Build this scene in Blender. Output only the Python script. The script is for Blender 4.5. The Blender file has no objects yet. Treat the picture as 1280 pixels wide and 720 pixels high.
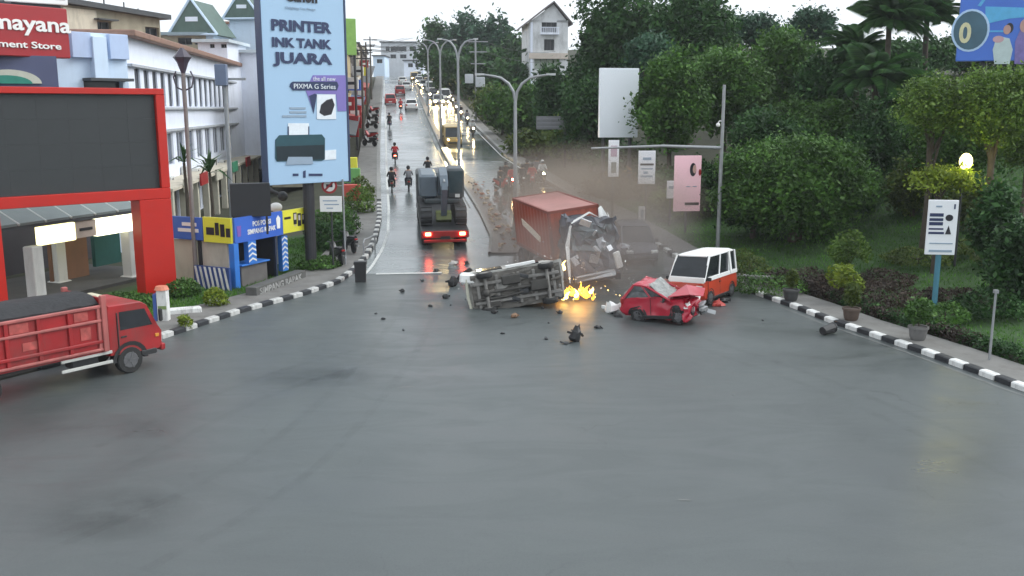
import bpy, bmesh, math, random
import numpy as np
from mathutils import Vector, Matrix, noise
R = math.radians
rnd = random.Random(7)
scene = bpy.context.scene
col = scene.collection
# ------------------------------------------------------------------ camera, sky, sun, exposure
F, HC, PITCH = 1180.0, 7.6, math.atan(225 / 1180)
cam_d = bpy.data.cameras.new('camera'); cam = bpy.data.objects.new('camera', cam_d); col.objects.link(cam)
cam_d.sensor_width = 36; cam_d.lens = 36 * F / 1280; cam_d.clip_end = 3000; cam_d.clip_start = 0.2
cam.location = (0, 0, HC); cam.rotation_euler = (R(90) - PITCH, 0, 0)
scene.camera = cam
SUN_EL, SUN_AZ = 40.0, 82.0          # azimuth: clockwise from +Y
w = bpy.data.worlds.new('World'); scene.world = w; w.use_nodes = True
wn = w.node_tree; wn.nodes.clear()
sky = wn.nodes.new('ShaderNodeTexSky'); sky.sky_type = 'NISHITA'; sky.sun_disc = False
sky.sun_elevation = R(SUN_EL); sky.sun_rotation = R(SUN_AZ); sky.air_density = 1.0; sky.dust_density = 6.0; sky.ozone_density = 1.0
hs = wn.nodes.new('ShaderNodeHueSaturation'); hs.inputs['Saturation'].default_value = 0.16
tint = wn.nodes.new('ShaderNodeVectorMath'); tint.operation = 'MULTIPLY'; tint.inputs[1].default_value = (.93, 1.0, 1.055)
bg = wn.nodes.new('ShaderNodeBackground'); bg.inputs['Strength'].default_value = 0.15
wo = wn.nodes.new('ShaderNodeOutputWorld')
wn.links.new(sky.outputs[0], hs.inputs['Color']); wn.links.new(hs.outputs[0], tint.inputs[0]); 
# an even layer of cloud over that sky, with faint soft tone
ctc = wn.nodes.new('ShaderNodeTexCoord'); cn = wn.nodes.new('ShaderNodeTexNoise'); cn.inputs['Scale'].default_value = 3.0; cn.inputs['Detail'].default_value = 5
wn.links.new(ctc.outputs['Generated'], cn.inputs['Vector'])
cl = wn.nodes.new('ShaderNodeMix'); cl.data_type = 'RGBA'; cl.inputs[6].default_value = (4.6, 5.0, 5.4, 1); cl.inputs[7].default_value = (5.9, 6.3, 6.6, 1); wn.links.new(cn.outputs[0], cl.inputs[0])
cm_ = wn.nodes.new('ShaderNodeMix'); cm_.data_type = 'RGBA'; cm_.inputs[0].default_value = .72; wn.links.new(tint.outputs[0], cm_.inputs[6]); wn.links.new(cl.outputs[2], cm_.inputs[7])
wn.links.new(cm_.outputs[2], bg.inputs[0]); wn.links.new(bg.outputs[0], wo.inputs[0])
sd = bpy.data.lights.new('sun', 'SUN'); so = bpy.data.objects.new('sun', sd); col.objects.link(so)
sd.energy = 0.6; sd.angle = R(40); sd.color = (1, .97, .93)
_v = Vector((math.sin(R(SUN_AZ)) * math.cos(R(SUN_EL)), math.cos(R(SUN_AZ)) * math.cos(R(SUN_EL)), math.sin(R(SUN_EL))))
so.rotation_euler = _v.to_track_quat('Z', 'Y').to_euler()
scene.view_settings.view_transform = 'Standard'; scene.view_settings.look = 'None'
scene.view_settings.exposure = 0.82; scene.view_settings.gamma = 1
try:
    scene.cycles.volume_bounces = 1; scene.cycles.volume_step_rate = 2.0; scene.cycles.max_bounces = 6
    scene.cycles.diffuse_bounces = 3; scene.cycles.sample_clamp_indirect = 6
except Exception: pass

# ------------------------------------------------------------------ survey helpers (photo pixel -> place on the site)
cp, sp = math.cos(PITCH), math.sin(PITCH)
def ray(px, py):
    x = (px - 640) / F; y = (360 - py) / F
    return Vector((x, cp + y * sp, -sp + y * cp))
def at(px, py, Y):
    d = ray(px, py); t = Y / d.y
    return Vector((d.x * t, Y, HC + d.z * t))
S = 0.078
def ramp(Y):
    a, b, c, d = 39.5, 46.0, 225.0, 265.0
    if Y <= a: return 0.0
    if Y <= b: return S * (Y - a) ** 2 / (2 * (b - a))
    z = S * (b - a) / 2
    if Y <= c: return z + S * (Y - b)
    z += S * (c - b)
    if Y <= d: return z + S * ((Y - c) - (Y - c) ** 2 / (2 * (d - c)))
    return z + S * (d - c) / 2
def G(px, py):
    d = ray(px, py); Y = 3.0
    while Y < 600:
        t = Y / d.y
        if HC + d.z * t <= ramp(Y): break
        Y += 0.05
    t = Y / d.y
    return Vector((d.x * t, Y, ramp(Y)))
def interp(tab, Y):
    if Y <= tab[0][0]: return tab[0][1]
    for (a, xa), (b, xb) in zip(tab, tab[1:]):
        if Y <= b: return xa + (xb - xa) * (Y - a) / (b - a)
    (a, xa), (b, xb) = tab[-2], tab[-1]
    return xb + (xb - xa) / (b - a) * (Y - b)
def tabpx(pts): return [(G(*p).y, G(*p).x) for p in pts]
LK = [(-30, -75), (5, -40), (15, -27), (24, -15.6)] + tabpx([(200, 425), (300, 392), (380, 370), (425, 354), (447, 338), (462, 320), (472, 300), (477, 275), (476, 240), (475, 200), (476, 150), (478, 120)])
RK = [(-30, 48), (5, 26), (16, 17.2)] + tabpx([(1280, 490), (1220, 468), (1150, 442), (1080, 418), (1040, 405), (990, 385), (925, 362), (870, 338), (820, 308), (755, 268), (690, 232), (632, 196), (592, 157), (576, 138)])
def xL(Y): return interp(LK, Y)
def xR(Y): return interp(RK, Y)
def sstep(a, b, x):
    t = min(1, max(0, (x - a) / (b - a))); return t * t * (3 - 2 * t)
def zt(X, Y):
    r = X - xR(Y) - 5; l = xL(Y) - X
    z = ramp(Y)
    if l + 5 > 4 and Y < 126:   # the terrace in front of the white row stays lower than the hill road
        z *= 1 - .78 * sstep(3.2, 8, l) * (1 - sstep(104, 126, Y))
    if r > 0:
        k = sstep(20, 40, Y)
        z += k * min(7.0, 0.10 * r + 0.012 * r * r * 0.5)
    return z

# ------------------------------------------------------------------ mesh + object helpers
class MB:
    def __init__(s): s.v = []; s.f = []; s.m = []
    def add(s, vs, fs, mi=0):
        o = len(s.v); s.v += [tuple(p) for p in vs]
        for f in fs: s.f.append([i + o for i in f]); s.m.append(mi)
        return s
    def box(s, c, size, mi=0, rot=None, bev=0.0):
        x, y, z = [k / 2 for k in size]
        if bev <= 0:
            vs = [Vector((a * x, b * y, d * z)) for a in (-1, 1) for b in (-1, 1) for d in (-1, 1)]
            fs = [(0, 1, 3, 2), (4, 6, 7, 5), (0, 4, 5, 1), (2, 3, 7, 6), (0, 2, 6, 4), (1, 5, 7, 3)]
        else:
            b = min(bev, x * .49, y * .49, z * .49)
            vs = []; 
            for zz, ins in ((-z, b), (-z + b, 0), (z - b, 0), (z, b)):
                X, Y = x - ins, y - ins; q = b * .7
                for (px_, py_) in ((-X + q, -Y), (X - q, -Y), (X, -Y + q), (X, Y - q), (X - q, Y), (-X + q, Y), (-X, Y - q), (-X, -Y + q)):
                    vs.append(Vector((px_, py_, zz)))
            fs = [tuple(range(7, -1, -1)), tuple(range(24, 32))]
            for k in range(3):
                for i in range(8):
                    j = (i + 1) % 8; fs.append((k * 8 + i, k * 8 + j, k * 8 + 8 + j, k * 8 + 8 + i))
        if rot is not None: vs = [rot @ p for p in vs]
        c = Vector(c); return s.add([p + c for p in vs], fs, mi)
    def cyl(s, p0, p1, r0, r1=None, n=10, mi=0, cap=True):
        if r1 is None: r1 = r0
        p0 = Vector(p0); p1 = Vector(p1); d = (p1 - p0).normalized()
        a = d.orthogonal().normalized(); b = d.cross(a)
        vs = []
        for p, r in ((p0, r0), (p1, r1)):
            for i in range(n):
                t = 2 * math.pi * i / n; vs.append(p + a * (r * math.cos(t)) + b * (r * math.sin(t)))
        fs = [(i, (i + 1) % n, n + (i + 1) % n, n + i) for i in range(n)]
        if cap: fs += [tuple(range(n - 1, -1, -1)), tuple(range(n, 2 * n))]
        return s.add(vs, fs, mi)
    def tube(s, pts, rs, n=8, mi=0):
        pts = [Vector(p) for p in pts]
        if not isinstance(rs, (list, tuple)): rs = [rs] * len(pts)
        rings = []; ref = None
        for i, p in enumerate(pts):
            d = (pts[min(i + 1, len(pts) - 1)] - pts[max(i - 1, 0)]).normalized()
            a = d.orthogonal().normalized() if ref is None else (ref - d * ref.dot(d)).normalized()
            ref = a; b = d.cross(a)
            rings.append([p + a * (rs[i] * math.cos(2 * math.pi * k / n)) + b * (rs[i] * math.sin(2 * math.pi * k / n)) for k in range(n)])
        return s.loft(rings, mi)
    def loft(s, rings, mi=0, cap=True):
        n = len(rings[0]); vs = [p for r in rings for p in r]; fs = []
        for k in range(len(rings) - 1):
            for i in range(n):
                j = (i + 1) % n; fs.append((k * n + i, k * n + j, k * n + n + j, k * n + n + i))
        if cap: fs += [tuple(range(n - 1, -1, -1)), tuple(range((len(rings) - 1) * n, len(rings) * n))]
        return s.add(vs, fs, mi)
    def ball(s, c, r, n=10, m=6, mi=0, jit=0.0):
        c = Vector(c); rx, ry, rz = (r, r, r) if not isinstance(r, (tuple, list)) else r
        vs = [c + Vector((0, 0, -rz))]
        for k in range(1, m):
            ph = math.pi * k / m - math.pi / 2
            for i in range(n):
                t = 2 * math.pi * i / n; q = 1 + jit * rnd.uniform(-1, 1)
                vs.append(c + Vector((rx * math.cos(ph) * math.cos(t) * q, ry * math.cos(ph) * math.sin(t) * q, rz * math.sin(ph) * q)))
        vs.append(c + Vector((0, 0, rz)))
        fs = [(0, 1 + (i + 1) % n, 1 + i) for i in range(n)]
        for k in range(m - 2):
            for i in range(n):
                a = 1 + k * n + i; b = 1 + k * n + (i + 1) % n; fs.append((a, b, b + n, a + n))
        top = len(vs) - 1; o = 1 + (m - 2) * n
        fs += [(o + i, o + (i + 1) % n, top) for i in range(n)]
        return s.add(vs, fs, mi)
    def prism(s, poly, y0, y1, mi=0, axis='y'):
        # poly in (x, z) extruded along y; axis 'x': poly in (y, z) extruded along x; axis 'z': (x, y) along z
        def P(a, b, t): return {'y': (a, t, b), 'x': (t, a, b), 'z': (a, b, t)}[axis]
        n = len(poly); vs = [P(a, b, y0) for a, b in poly] + [P(a, b, y1) for a, b in poly]
        fs = [tuple(range(n)), tuple(range(2 * n - 1, n - 1, -1))] + [(i, n + i, n + (i + 1) % n, (i + 1) % n) for i in range(n)]
        return s.add(vs, fs, mi)
    def quad(s, a, b, c, d, mi=0): return s.add([a, b, c, d], [(0, 1, 2, 3)], mi)
    def build(s, name, mats, parent=None, smooth=None, loc=None, fn=None, recalc=True, cuts=0):
        me = bpy.data.meshes.new(name)
        vs = s.v if fn is None or cuts else [tuple(fn(Vector(p))) for p in s.v]
        me.from_pydata(vs, [], s.f)
        if not isinstance(mats, (list, tuple)): mats = [mats]
        for m in mats: me.materials.append(m)
        if len(mats) > 1:
            for p, mi in zip(me.polygons, s.m): p.material_index = mi
        if cuts and fn is not None:
            bm = bmesh.new(); bm.from_mesh(me); bmesh.ops.triangulate(bm, faces=[f for f in bm.faces if len(f.verts) > 4]); bmesh.ops.subdivide_edges(bm, edges=bm.edges, cuts=cuts, use_grid_fill=True)
            for v in bm.verts: v.co = fn(v.co.copy())
            bm.to_mesh(me); bm.free()
        if recalc:
            bm = bmesh.new(); bm.from_mesh(me); bmesh.ops.recalc_face_normals(bm, faces=bm.faces); bm.to_mesh(me); bm.free()
        if smooth:
            me.polygons.foreach_set('use_smooth', [True] * len(me.polygons))
            me.set_sharp_from_angle(angle=R(smooth))
        me.update()
        return link(name, me, parent, loc)
def link(name, me, parent=None, loc=None):
    o = bpy.data.objects.new(name, me); col.objects.link(o)
    if parent is not None: o.parent = parent
    if loc is not None: o.location = loc
    return o
def tag(o, label, cat, group=None):
    o['label'] = label; o['category'] = cat
    if group: o['group'] = group
    return o
def thing(name, label, cat, loc=(0, 0, 0), rz=0.0, group=None, rot=None):
    o = bpy.data.objects.new(name, None); col.objects.link(o); o.empty_display_size = .2
    o.location = loc; o.rotation_euler = rot if rot else (0, 0, rz)
    return tag(o, label, cat, group)
def struct(o): o['kind'] = 'structure'; return o
def stuff(o): o['kind'] = 'stuff'; return o
KIDS = {}
def copy_tree(o, parent=None, top=True):
    c = o.copy(); col.objects.link(c)
    if parent is not None: c.parent = parent
    for ch in list(o.children): copy_tree(ch, c, False)
    return c
def dup(o, loc, rz, label=None, group=None):
    c = copy_tree(o); c.location = loc; c.rotation_euler = (0, 0, rz) if isinstance(rz, (int, float)) else rz
    if label: c['label'] = label
    if group: c['group'] = group
    return c

# ------------------------------------------------------------------ materials
MATS = {}
def M(name, rgb, rough=.6, metal=0.0, var=.12, scale=3.0, bump=0.0, bscale=None, spec=.5, emit=0.0, dirt=0.0, coat=0.0, ecol=None):
    if name in MATS: return MATS[name]
    m = bpy.data.materials.new(name); MATS[name] = m; m.use_nodes = True
    nt = m.node_tree; b = nt.nodes['Principled BSDF']
    b.inputs['Roughness'].default_value = rough; b.inputs['Metallic'].default_value = metal
    b.inputs['Specular IOR Level'].default_value = spec; b.inputs['Coat Weight'].default_value = coat
    tc = nt.nodes.new('ShaderNodeTexCoord')
    n = nt.nodes.new('ShaderNodeTexNoise'); n.inputs['Scale'].default_value = scale; n.inputs['Detail'].default_value = 6
    nt.links.new(tc.outputs['Object'], n.inputs['Vector'])
    mx = nt.nodes.new('ShaderNodeMix'); mx.data_type = 'RGBA'
    mx.inputs[6].default_value = (*[c * (1 - var * 1.6) for c in rgb], 1); mx.inputs[7].default_value = (*[min(1, c * (1 + var * 1.6)) for c in rgb], 1)
    nt.links.new(n.outputs[0], mx.inputs[0]); out = mx.outputs[2]
    if dirt > 0:
        n2 = nt.nodes.new('ShaderNodeTexNoise'); n2.inputs['Scale'].default_value = scale * .6; n2.inputs['Detail'].default_value = 9; n2.inputs['Roughness'].default_value = .7
        mp = nt.nodes.new('ShaderNodeMapping'); mp.inputs['Scale'].default_value = (1.6, 1.6, .45)
        nt.links.new(tc.outputs['Object'], mp.inputs[0]); nt.links.new(mp.outputs[0], n2.inputs['Vector'])
        r = nt.nodes.new('ShaderNodeMapRange'); r.inputs[1].default_value = .5; r.inputs[2].default_value = .72; r.inputs[4].default_value = dirt
        nt.links.new(n2.outputs[0], r.inputs[0])
        m2 = nt.nodes.new('ShaderNodeMix'); m2.data_type = 'RGBA'; m2.inputs[7].default_value = (.07, .06, .05, 1)
        nt.links.new(r.outputs[0], m2.inputs[0]); nt.links.new(out, m2.inputs[6]); out = m2.outputs[2]
    nt.links.new(out, b.inputs['Base Color'])
    if bump > 0:
        n3 = nt.nodes.new('ShaderNodeTexNoise'); n3.inputs['Scale'].default_value = bscale or scale * 8; n3.inputs['Detail'].default_value = 4
        nt.links.new(tc.outputs['Object'], n3.inputs['Vector'])
        bp = nt.nodes.new('ShaderNodeBump'); bp.inputs['Strength'].default_value = bump; bp.inputs['Distance'].default_value = .05
        nt.links.new(n3.outputs[0], bp.inputs['Height']); nt.links.new(bp.outputs[0], b.inputs['Normal'])
    if emit > 0:
        b.inputs['Emission Color'].default_value = (*(ecol or rgb), 1); b.inputs['Emission Strength'].default_value = emit
    return m
def asphalt_mat(name='wet_asphalt', k=1.0, wet=0.0):
    m = bpy.data.materials.new(name); m.use_nodes = True; nt = m.node_tree; b = nt.nodes['Principled BSDF']
    tc = nt.nodes.new('ShaderNodeTexCoord'); L = nt.links
    def N(scale, det=6, rough=.5, vec=None, dist=0):
        n = nt.nodes.new('ShaderNodeTexNoise'); n.inputs['Scale'].default_value = scale; n.inputs['Detail'].default_value = det
        n.inputs['Roughness'].default_value = rough; n.inputs['Distortion'].default_value = dist
        L.new(vec or tc.outputs['Object'], n.inputs['Vector']); return n.outputs[0]
    def mr(x, a, b_, c, d):
        r = nt.nodes.new('ShaderNodeMapRange'); r.inputs[1].default_value = a; r.inputs[2].default_value = b_; r.inputs[3].default_value = c; r.inputs[4].default_value = d
        L.new(x, r.inputs[0]); return r.outputs[0]
    def mix(f, a, c):
        k = nt.nodes.new('ShaderNodeMix'); k.data_type = 'RGBA'; L.new(f, k.inputs[0])
        for i, x in ((6, a), (7, c)):
            if isinstance(x, tuple): k.inputs[i].default_value = (*x, 1)
            else: L.new(x, k.inputs[i])
        return k.outputs[2]
    big = N(.09, 5, .55, dist=.6); mid = N(.7, 6, .6)
    mp = nt.nodes.new('ShaderNodeMapping'); mp.inputs['Scale'].default_value = (.3, .8, 1); mp.inputs['Rotation'].default_value = (0, 0, R(-18)); L.new(tc.outputs['Object'], mp.inputs[0])
    streak = N(.9, 7, .65, mp.outputs[0], .8); fine = N(40, 3, .7)
    c = mix(mr(big, .35, .68, 0, 1), (.029, .037, .038), (.083, .099, .099))
    c = mix(mr(mid, .3, .75, 0, .45), c, (.070, .082, .080))
    c = mix(mr(streak, .56, .74, 0, .5), c, (.024, .026, .027))
    c = mix(mr(fine, .35, .7, 0, .35), c, (.13, .135, .135))
    vo = nt.nodes.new('ShaderNodeTexVoronoi'); vo.feature = 'DISTANCE_TO_EDGE'; vo.inputs['Scale'].default_value = .22; vo.inputs['Randomness'].default_value = 1
    dv_ = nt.nodes.new('ShaderNodeTexNoise'); dv_.inputs['Scale'].default_value = .8; dv_.inputs['Detail'].default_value = 7; L.new(tc.outputs['Object'], dv_.inputs['Vector'])
    ad = nt.nodes.new('ShaderNodeMix'); ad.data_type = 'VECTOR'; ad.inputs[0].default_value = .72; L.new(dv_.outputs[1], ad.inputs[4]); L.new(tc.outputs['Object'], ad.inputs[5])
    sc_ = nt.nodes.new('ShaderNodeVectorMath'); sc_.operation = 'MULTIPLY_ADD'; L.new(dv_.outputs[1], sc_.inputs[0]); sc_.inputs[1].default_value = (2.2, 2.2, 0); L.new(tc.outputs['Object'], sc_.inputs[2]); L.new(sc_.outputs[0], vo.inputs['Vector'])
    msk = N(.13, 4, .6)
    ck = nt.nodes.new('ShaderNodeMath'); ck.operation = 'MULTIPLY'; L.new(mr(vo.outputs['Distance'], .0, .006, 1, 0), ck.inputs[0]); L.new(mr(msk, .5, .62, 0, .6), ck.inputs[1])
    c = mix(ck.outputs[0], c, (.02, .021, .022))
    c = mix(mr(N(.33, 8, .75, dist=1.2), .60, .78, 0, .55), c, (.030, .032, .033))
    c = mix(mr(N(55, 3, .8), .52, .70, 0, .55), c, (.15, .16, .158))
    c = mix(mr(N(17, 4, .8), .52, .72, 0, .45), c, (.035, .040, .041))
    kk = nt.nodes.new('ShaderNodeVectorMath'); kk.operation = 'SCALE'; L.new(c, kk.inputs[0]); kk.inputs['Scale'].default_value = k; L.new(kk.outputs[0], b.inputs['Base Color'])
    r1 = mr(big, .3, .7, .27, .54)
    mth = nt.nodes.new('ShaderNodeMath'); mth.operation = 'ADD'; L.new(r1, mth.inputs[0]); L.new(mr(streak, .4, .7, .07, -.08), mth.inputs[1])
    wt = nt.nodes.new('ShaderNodeMath'); wt.operation = 'SUBTRACT'; wt.use_clamp = True; L.new(mth.outputs[0], wt.inputs[0]); wt.inputs[1].default_value = wet; L.new(wt.outputs[0], b.inputs['Roughness']); b.inputs['Specular IOR Level'].default_value = .5
    b.inputs['Specular IOR Level'].default_value = .5 if wet == 0 else .9
    bp = nt.nodes.new('ShaderNodeBump'); bp.inputs['Strength'].default_value = .14 if wet == 0 else .06; bp.inputs['Distance'].default_value = .02
    L.new(N(22, 5, .7), bp.inputs['Height']); L.new(bp.outputs[0], b.inputs['Normal'])
    return m
def leaf_mat(name, c0, c1, trans=.25, hue=None):
    m = bpy.data.materials.new(name); m.use_nodes = True; nt = m.node_tree; nt.nodes.clear(); L = nt.links
    g = nt.nodes.new('ShaderNodeNewGeometry'); rp = nt.nodes.new('ShaderNodeValToRGB')
    e = rp.color_ramp.elements; e[0].position = 0; e[0].color = (*c0, 1); e[1].position = 1; e[1].color = (*c1, 1)
    k = rp.color_ramp.elements.new(.62); k.color = (*[(a * .6 + b_ * .4) for a, b_ in zip(c0, c1)], 1)
    L.new(g.outputs['Random Per Island'], rp.inputs[0])
    tc = nt.nodes.new('ShaderNodeTexCoord'); n = nt.nodes.new('ShaderNodeTexNoise'); n.inputs['Scale'].default_value = .55; n.inputs['Detail'].default_value = 3
    L.new(tc.outputs['Object'], n.inputs['Vector'])
    mp = nt.nodes.new('ShaderNodeMapRange'); mp.inputs[1].default_value = .32; mp.inputs[2].default_value = .68; mp.inputs[3].default_value = .5; mp.inputs[4].default_value = 1.75
    L.new(n.outputs[0], mp.inputs[0])
    mu = nt.nodes.new('ShaderNodeVectorMath'); mu.operation = 'SCALE'; L.new(rp.outputs[0], mu.inputs[0]); L.new(mp.outputs[0], mu.inputs['Scale'])
    b = nt.nodes.new('ShaderNodeBsdfPrincipled'); b.inputs['Roughness'].default_value = .55; b.inputs['Specular IOR Level'].default_value = .25
    t = nt.nodes.new('ShaderNodeBsdfTranslucent'); mx = nt.nodes.new('ShaderNodeMixShader'); mx.inputs[0].default_value = trans
    L.new(mu.outputs[0], b.inputs['Base Color']); L.new(mu.outputs[0], t.inputs[0])
    o = nt.nodes.new('ShaderNodeOutputMaterial'); L.new(b.outputs[0], mx.inputs[1]); L.new(t.outputs[0], mx.inputs[2]); L.new(mx.outputs[0], o.inputs[0])
    return m
ASPH = asphalt_mat(); ASPH2 = asphalt_mat('wet_hill_asphalt', 1.55, .22)
GLASS = M('dark_glass', (.018, .022, .026), .1, 0, .3, 2, spec=.4)
TYRE = M('tyre_rubber', (.018, .018, .018), .75, 0, .2, 6)
RIM = M('steel_rim', (.13, .13, .135), .5, .5, .2, 5, dirt=.4)
BLACK = M('black_plastic', (.02, .02, .021), .5)
CHROME = M('bare_metal', (.45, .46, .47), .35, .8, .15, 4)
WHITE = M('white_paint', (.78, .78, .77), .45, 0, .05, 2, dirt=.12)
RED = M('red_paint', (.36, .012, .012), .35, 0, .12, 2, coat=.3)
TAIL = M('lit_tail_lamp', (.9, .08, .05), .3, emit=16, ecol=(1, .10, .05))
HEAD = M('lit_head_lamp', (1, .9, .7), .3, emit=110, ecol=(1, .70, .32))
LENS = M('lamp_lens', (.7, .7, .68), .15)
TAILOFF = M('tail_lens', (.35, .02, .02), .2)
DARKMETAL = M('dark_metal', (.05, .052, .055), .5, .4, .2, 4)
GREYMETAL = M('grey_metal', (.32, .33, .34), .5, .4, .12, 4, dirt=.3)
SKIN = M('skin', (.33, .19, .12), .6)

# ------------------------------------------------------------------ lettering
def letters(body, parent, name, mat, x0, x1, z0, z1, y=-.03, depth=.012, bold=0.0, keep=False):
    cu = bpy.data.curves.new('lettering', 'FONT'); cu.body = body; cu.extrude = .02; cu.offset = bold; cu.resolution_u = 4
    ob = bpy.data.objects.new('lettering', cu); col.objects.link(ob)
    me = bpy.data.meshes.new_from_object(ob); bpy.data.objects.remove(ob)
    n = len(me.vertices); a = np.zeros(n * 3); me.vertices.foreach_get('co', a); a = a.reshape(-1, 3)
    lo = a.min(0); hi = a.max(0)
    b = np.zeros_like(a)
    b[:, 0] = x0 + (a[:, 0] - lo[0]) / (hi[0] - lo[0]) * (x1 - x0)
    b[:, 2] = z0 + (a[:, 1] - lo[1]) / (hi[1] - lo[1]) * (z1 - z0)
    b[:, 1] = y - (a[:, 2] - lo[2]) / (hi[2] - lo[2]) * depth
    me.vertices.foreach_set('co', b.ravel()); me.materials.clear(); me.materials.append(mat); me.update(); me.name = name
    return link(name, me, parent)

class Plan:
    """a vertical face standing on plan line A->B (left to right as seen); local x along it, y into it, z up from zbase"""
    def __init__(s, A, B, z0=0.0):
        s.A = Vector((A[0], A[1], z0)); d = Vector((B[0] - A[0], B[1] - A[1], 0)); s.W = d.length; s.d = d.normalized()
        s.n = Vector((-s.d.y, s.d.x, 0)); s.ang = math.atan2(s.d.y, s.d.x)
    def uv(s, px, py, off=0.0):
        r = ray(px, py); c = Vector((0, 0, HC)); t = (s.A + s.n * off - c).dot(s.n) / r.dot(s.n)
        p = c + r * t - s.A
        return p.dot(s.d), p.z
    def w(s, u, v, z): return s.A + s.d * u + s.n * v + Vector((0, 0, z))
def xy(px, Y):
    p = at(px, 135, Y); return (p.x, p.y)

def wall_open(mb, W, z0, z1, rects, dep=.18, y=0.0, mi=0, x0=0.0):
    """front sheet of a wall with rectangular openings and their reveals"""
    xs = sorted({x0, W} | {r[0] for r in rects} | {r[1] for r in rects}); zs = sorted({z0, z1} | {r[2] for r in rects} | {r[3] for r in rects})
    for i in range(len(xs) - 1):
        for j in range(len(zs) - 1):
            cx, cz = (xs[i] + xs[i + 1]) / 2, (zs[j] + zs[j + 1]) / 2
            if any(r[0] < cx < r[1] and r[2] < cz < r[3] for r in rects): continue
            mb.quad((xs[i], y, zs[j]), (xs[i + 1], y, zs[j]), (xs[i + 1], y, zs[j + 1]), (xs[i], y, zs[j + 1]), mi)
    for a, b, c, d in rects:
        mb.quad((a, y, c), (a, y, d), (a, y + dep, d), (a, y + dep, c), mi); mb.quad((b, y, c), (b, y + dep, c), (b, y + dep, d), (b, y, d), mi)
        mb.quad((a, y, c), (a, y + dep, c), (b, y + dep, c), (b, y, c), mi); mb.quad((a, y, d), (b, y, d), (b, y + dep, d), (a, y + dep, d), mi)
def shell(mb, W, D, z0, z1, mi=0, top=True):
    """the other sides of a building whose front is wall_open"""
    mb.quad((0, 0, z0), (0, 0, z1), (0, D, z1), (0, D, z0), mi); mb.quad((W, 0, z0), (W, D, z0), (W, D, z1), (W, 0, z1), mi)
    mb.quad((0, D, z0), (0, D, z1), (W, D, z1), (W, D, z0), mi)
    if top: mb.quad((0, 0, z1), (W, 0, z1), (W, D, z1), (0, D, z1), mi)
def window(parent, a, b, c, d, y=.18, frame=None, mull=1, trans=1, gm=None):
    fr = MB(); t = .06
    fr.box(((a + b) / 2, y - .03, c + t / 2), (b - a, .06, t)); fr.box(((a + b) / 2, y - .03, d - t / 2), (b - a, .06, t))
    for k in range(mull + 2):
        x = a + t / 2 + (b - a - t) * k / (mull + 1); fr.box((x, y - .032, (c + d) / 2), (t, .06, d - c - 2 * t))
    o = fr.build('window', frame or WHITE, parent)
    MB().quad((a, y, c), (b, y, c), (b, y, d), (a, y, d)).build('pane', gm or GLASS, o)
    return o
# ================================================================== SETTING
EARTH = M('earth', (.040, .042, .022), .95, 0, .35, .8, .4, 10)
PAVE = M('pavement_concrete', (.17, .165, .155), .8, 0, .22, 1.2, .25, 20, dirt=.55)
GRASSBASE = M('lawn_soil', (.028, .068, .014), .95, 0, .35, 1.3, .4, 14)
KWHITE = M('kerb_white', (.70, .70, .68), .65, 0, .12, 4, .2, 30, dirt=.6)
KBLACK = M('kerb_black', (.022, .024, .028), .6, 0, .3, 6, .2, 30)
KGREY = M('kerb_grey', (.25, .25, .24), .8, 0, .2, 3, .2, 30, dirt=.4)
LINE2 = M('faded_road_paint', (.15, .155, .15), .6, 0, .35, 1.8, dirt=.6)
LINE = M('worn_road_paint', (.52, .53, .51), .55, 0, .18, 2.5, dirt=.3)
Ys = [-60, -40, -25, -15, -8] + list(range(-2, 130)) + list(range(130, 300, 3)) + [320, 360, 420]
def grid_terrain():
    me = MB(); lat = [-260, -150, -90, -60, -40, -25, -14, -9, -6, -4]
    rows = []
    for Y in Ys:
        a, b = xL(Y) if Y < 400 else xL(400), xR(Y) if Y < 400 else xR(400)
        xs = [a + l for l in lat] + [a + (b - a) * k / 4 for k in range(5)] + [b + l for l in (4, 5, 6, 7.5, 9, 11, 14, 18, 23, 30, 40, 60, 90, 150, 260)]
        rows.append([(x, Y, zt(x, min(Y, 1500)) - .05) for x in xs])
    n = len(rows[0]); vs = [p for r in rows for p in r]; fs = []
    for i in range(len(rows) - 1):
        for j in range(n - 1): fs.append((i * n + j, i * n + j + 1, i * n + n + j + 1, i * n + n + j))
    me.add(vs, fs); return struct(me.build('ground', EARTH, smooth=60))
grid_terrain()
def strip(name, mat, fa, fb, Y0, Y1, h, step=1.0, edge=True, nx=1):
    mb = MB(); Y = Y0; rows = []
    while True:
        a, b = fa(Y), fb(Y); row = []
        for k in range(nx + 1):
            x = a + (b - a) * k / nx; row.append((x, Y, ramp(Y) + h))
        rows.append(row)
        if Y >= Y1: break
        Y = min(Y1, Y + step)
    n = nx + 1; vs = [p for r in rows for p in r]; fs = []
    for i in range(len(rows) - 1):
        for j in range(nx): fs.append((i * n + j, i * n + j + 1, i * n + n + j + 1, i * n + n + j))
    mb.add(vs, fs)
    if edge and h > .06:
        for k in (0, nx):
            for i in range(len(rows) - 1):
                p, q = rows[i][k], rows[i + 1][k]
                mb.quad(p, q, (q[0], q[1], q[2] - h - .05), (p[0], p[1], p[2] - h - .05))
    return struct(mb.build(name, mat))
strip('road', ASPH, xL, xR, -30, 43, 0.0, 1.0, nx=4)
strip('hill_road', ASPH2, xL, xR, 43, 300, 0.0, 1.0, nx=4)
strip('left_pavement', PAVE, lambda Y: xL(Y) - (1.9 if Y > 50 else 2.3), lambda Y: xL(Y) - .28, 22, 260, .14)
strip('right_pavement', PAVE, lambda Y: xR(Y) + .28, lambda Y: xR(Y) + 1.75 - .5 * sstep(55, 70, Y), 10, 200, .14)
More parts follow.
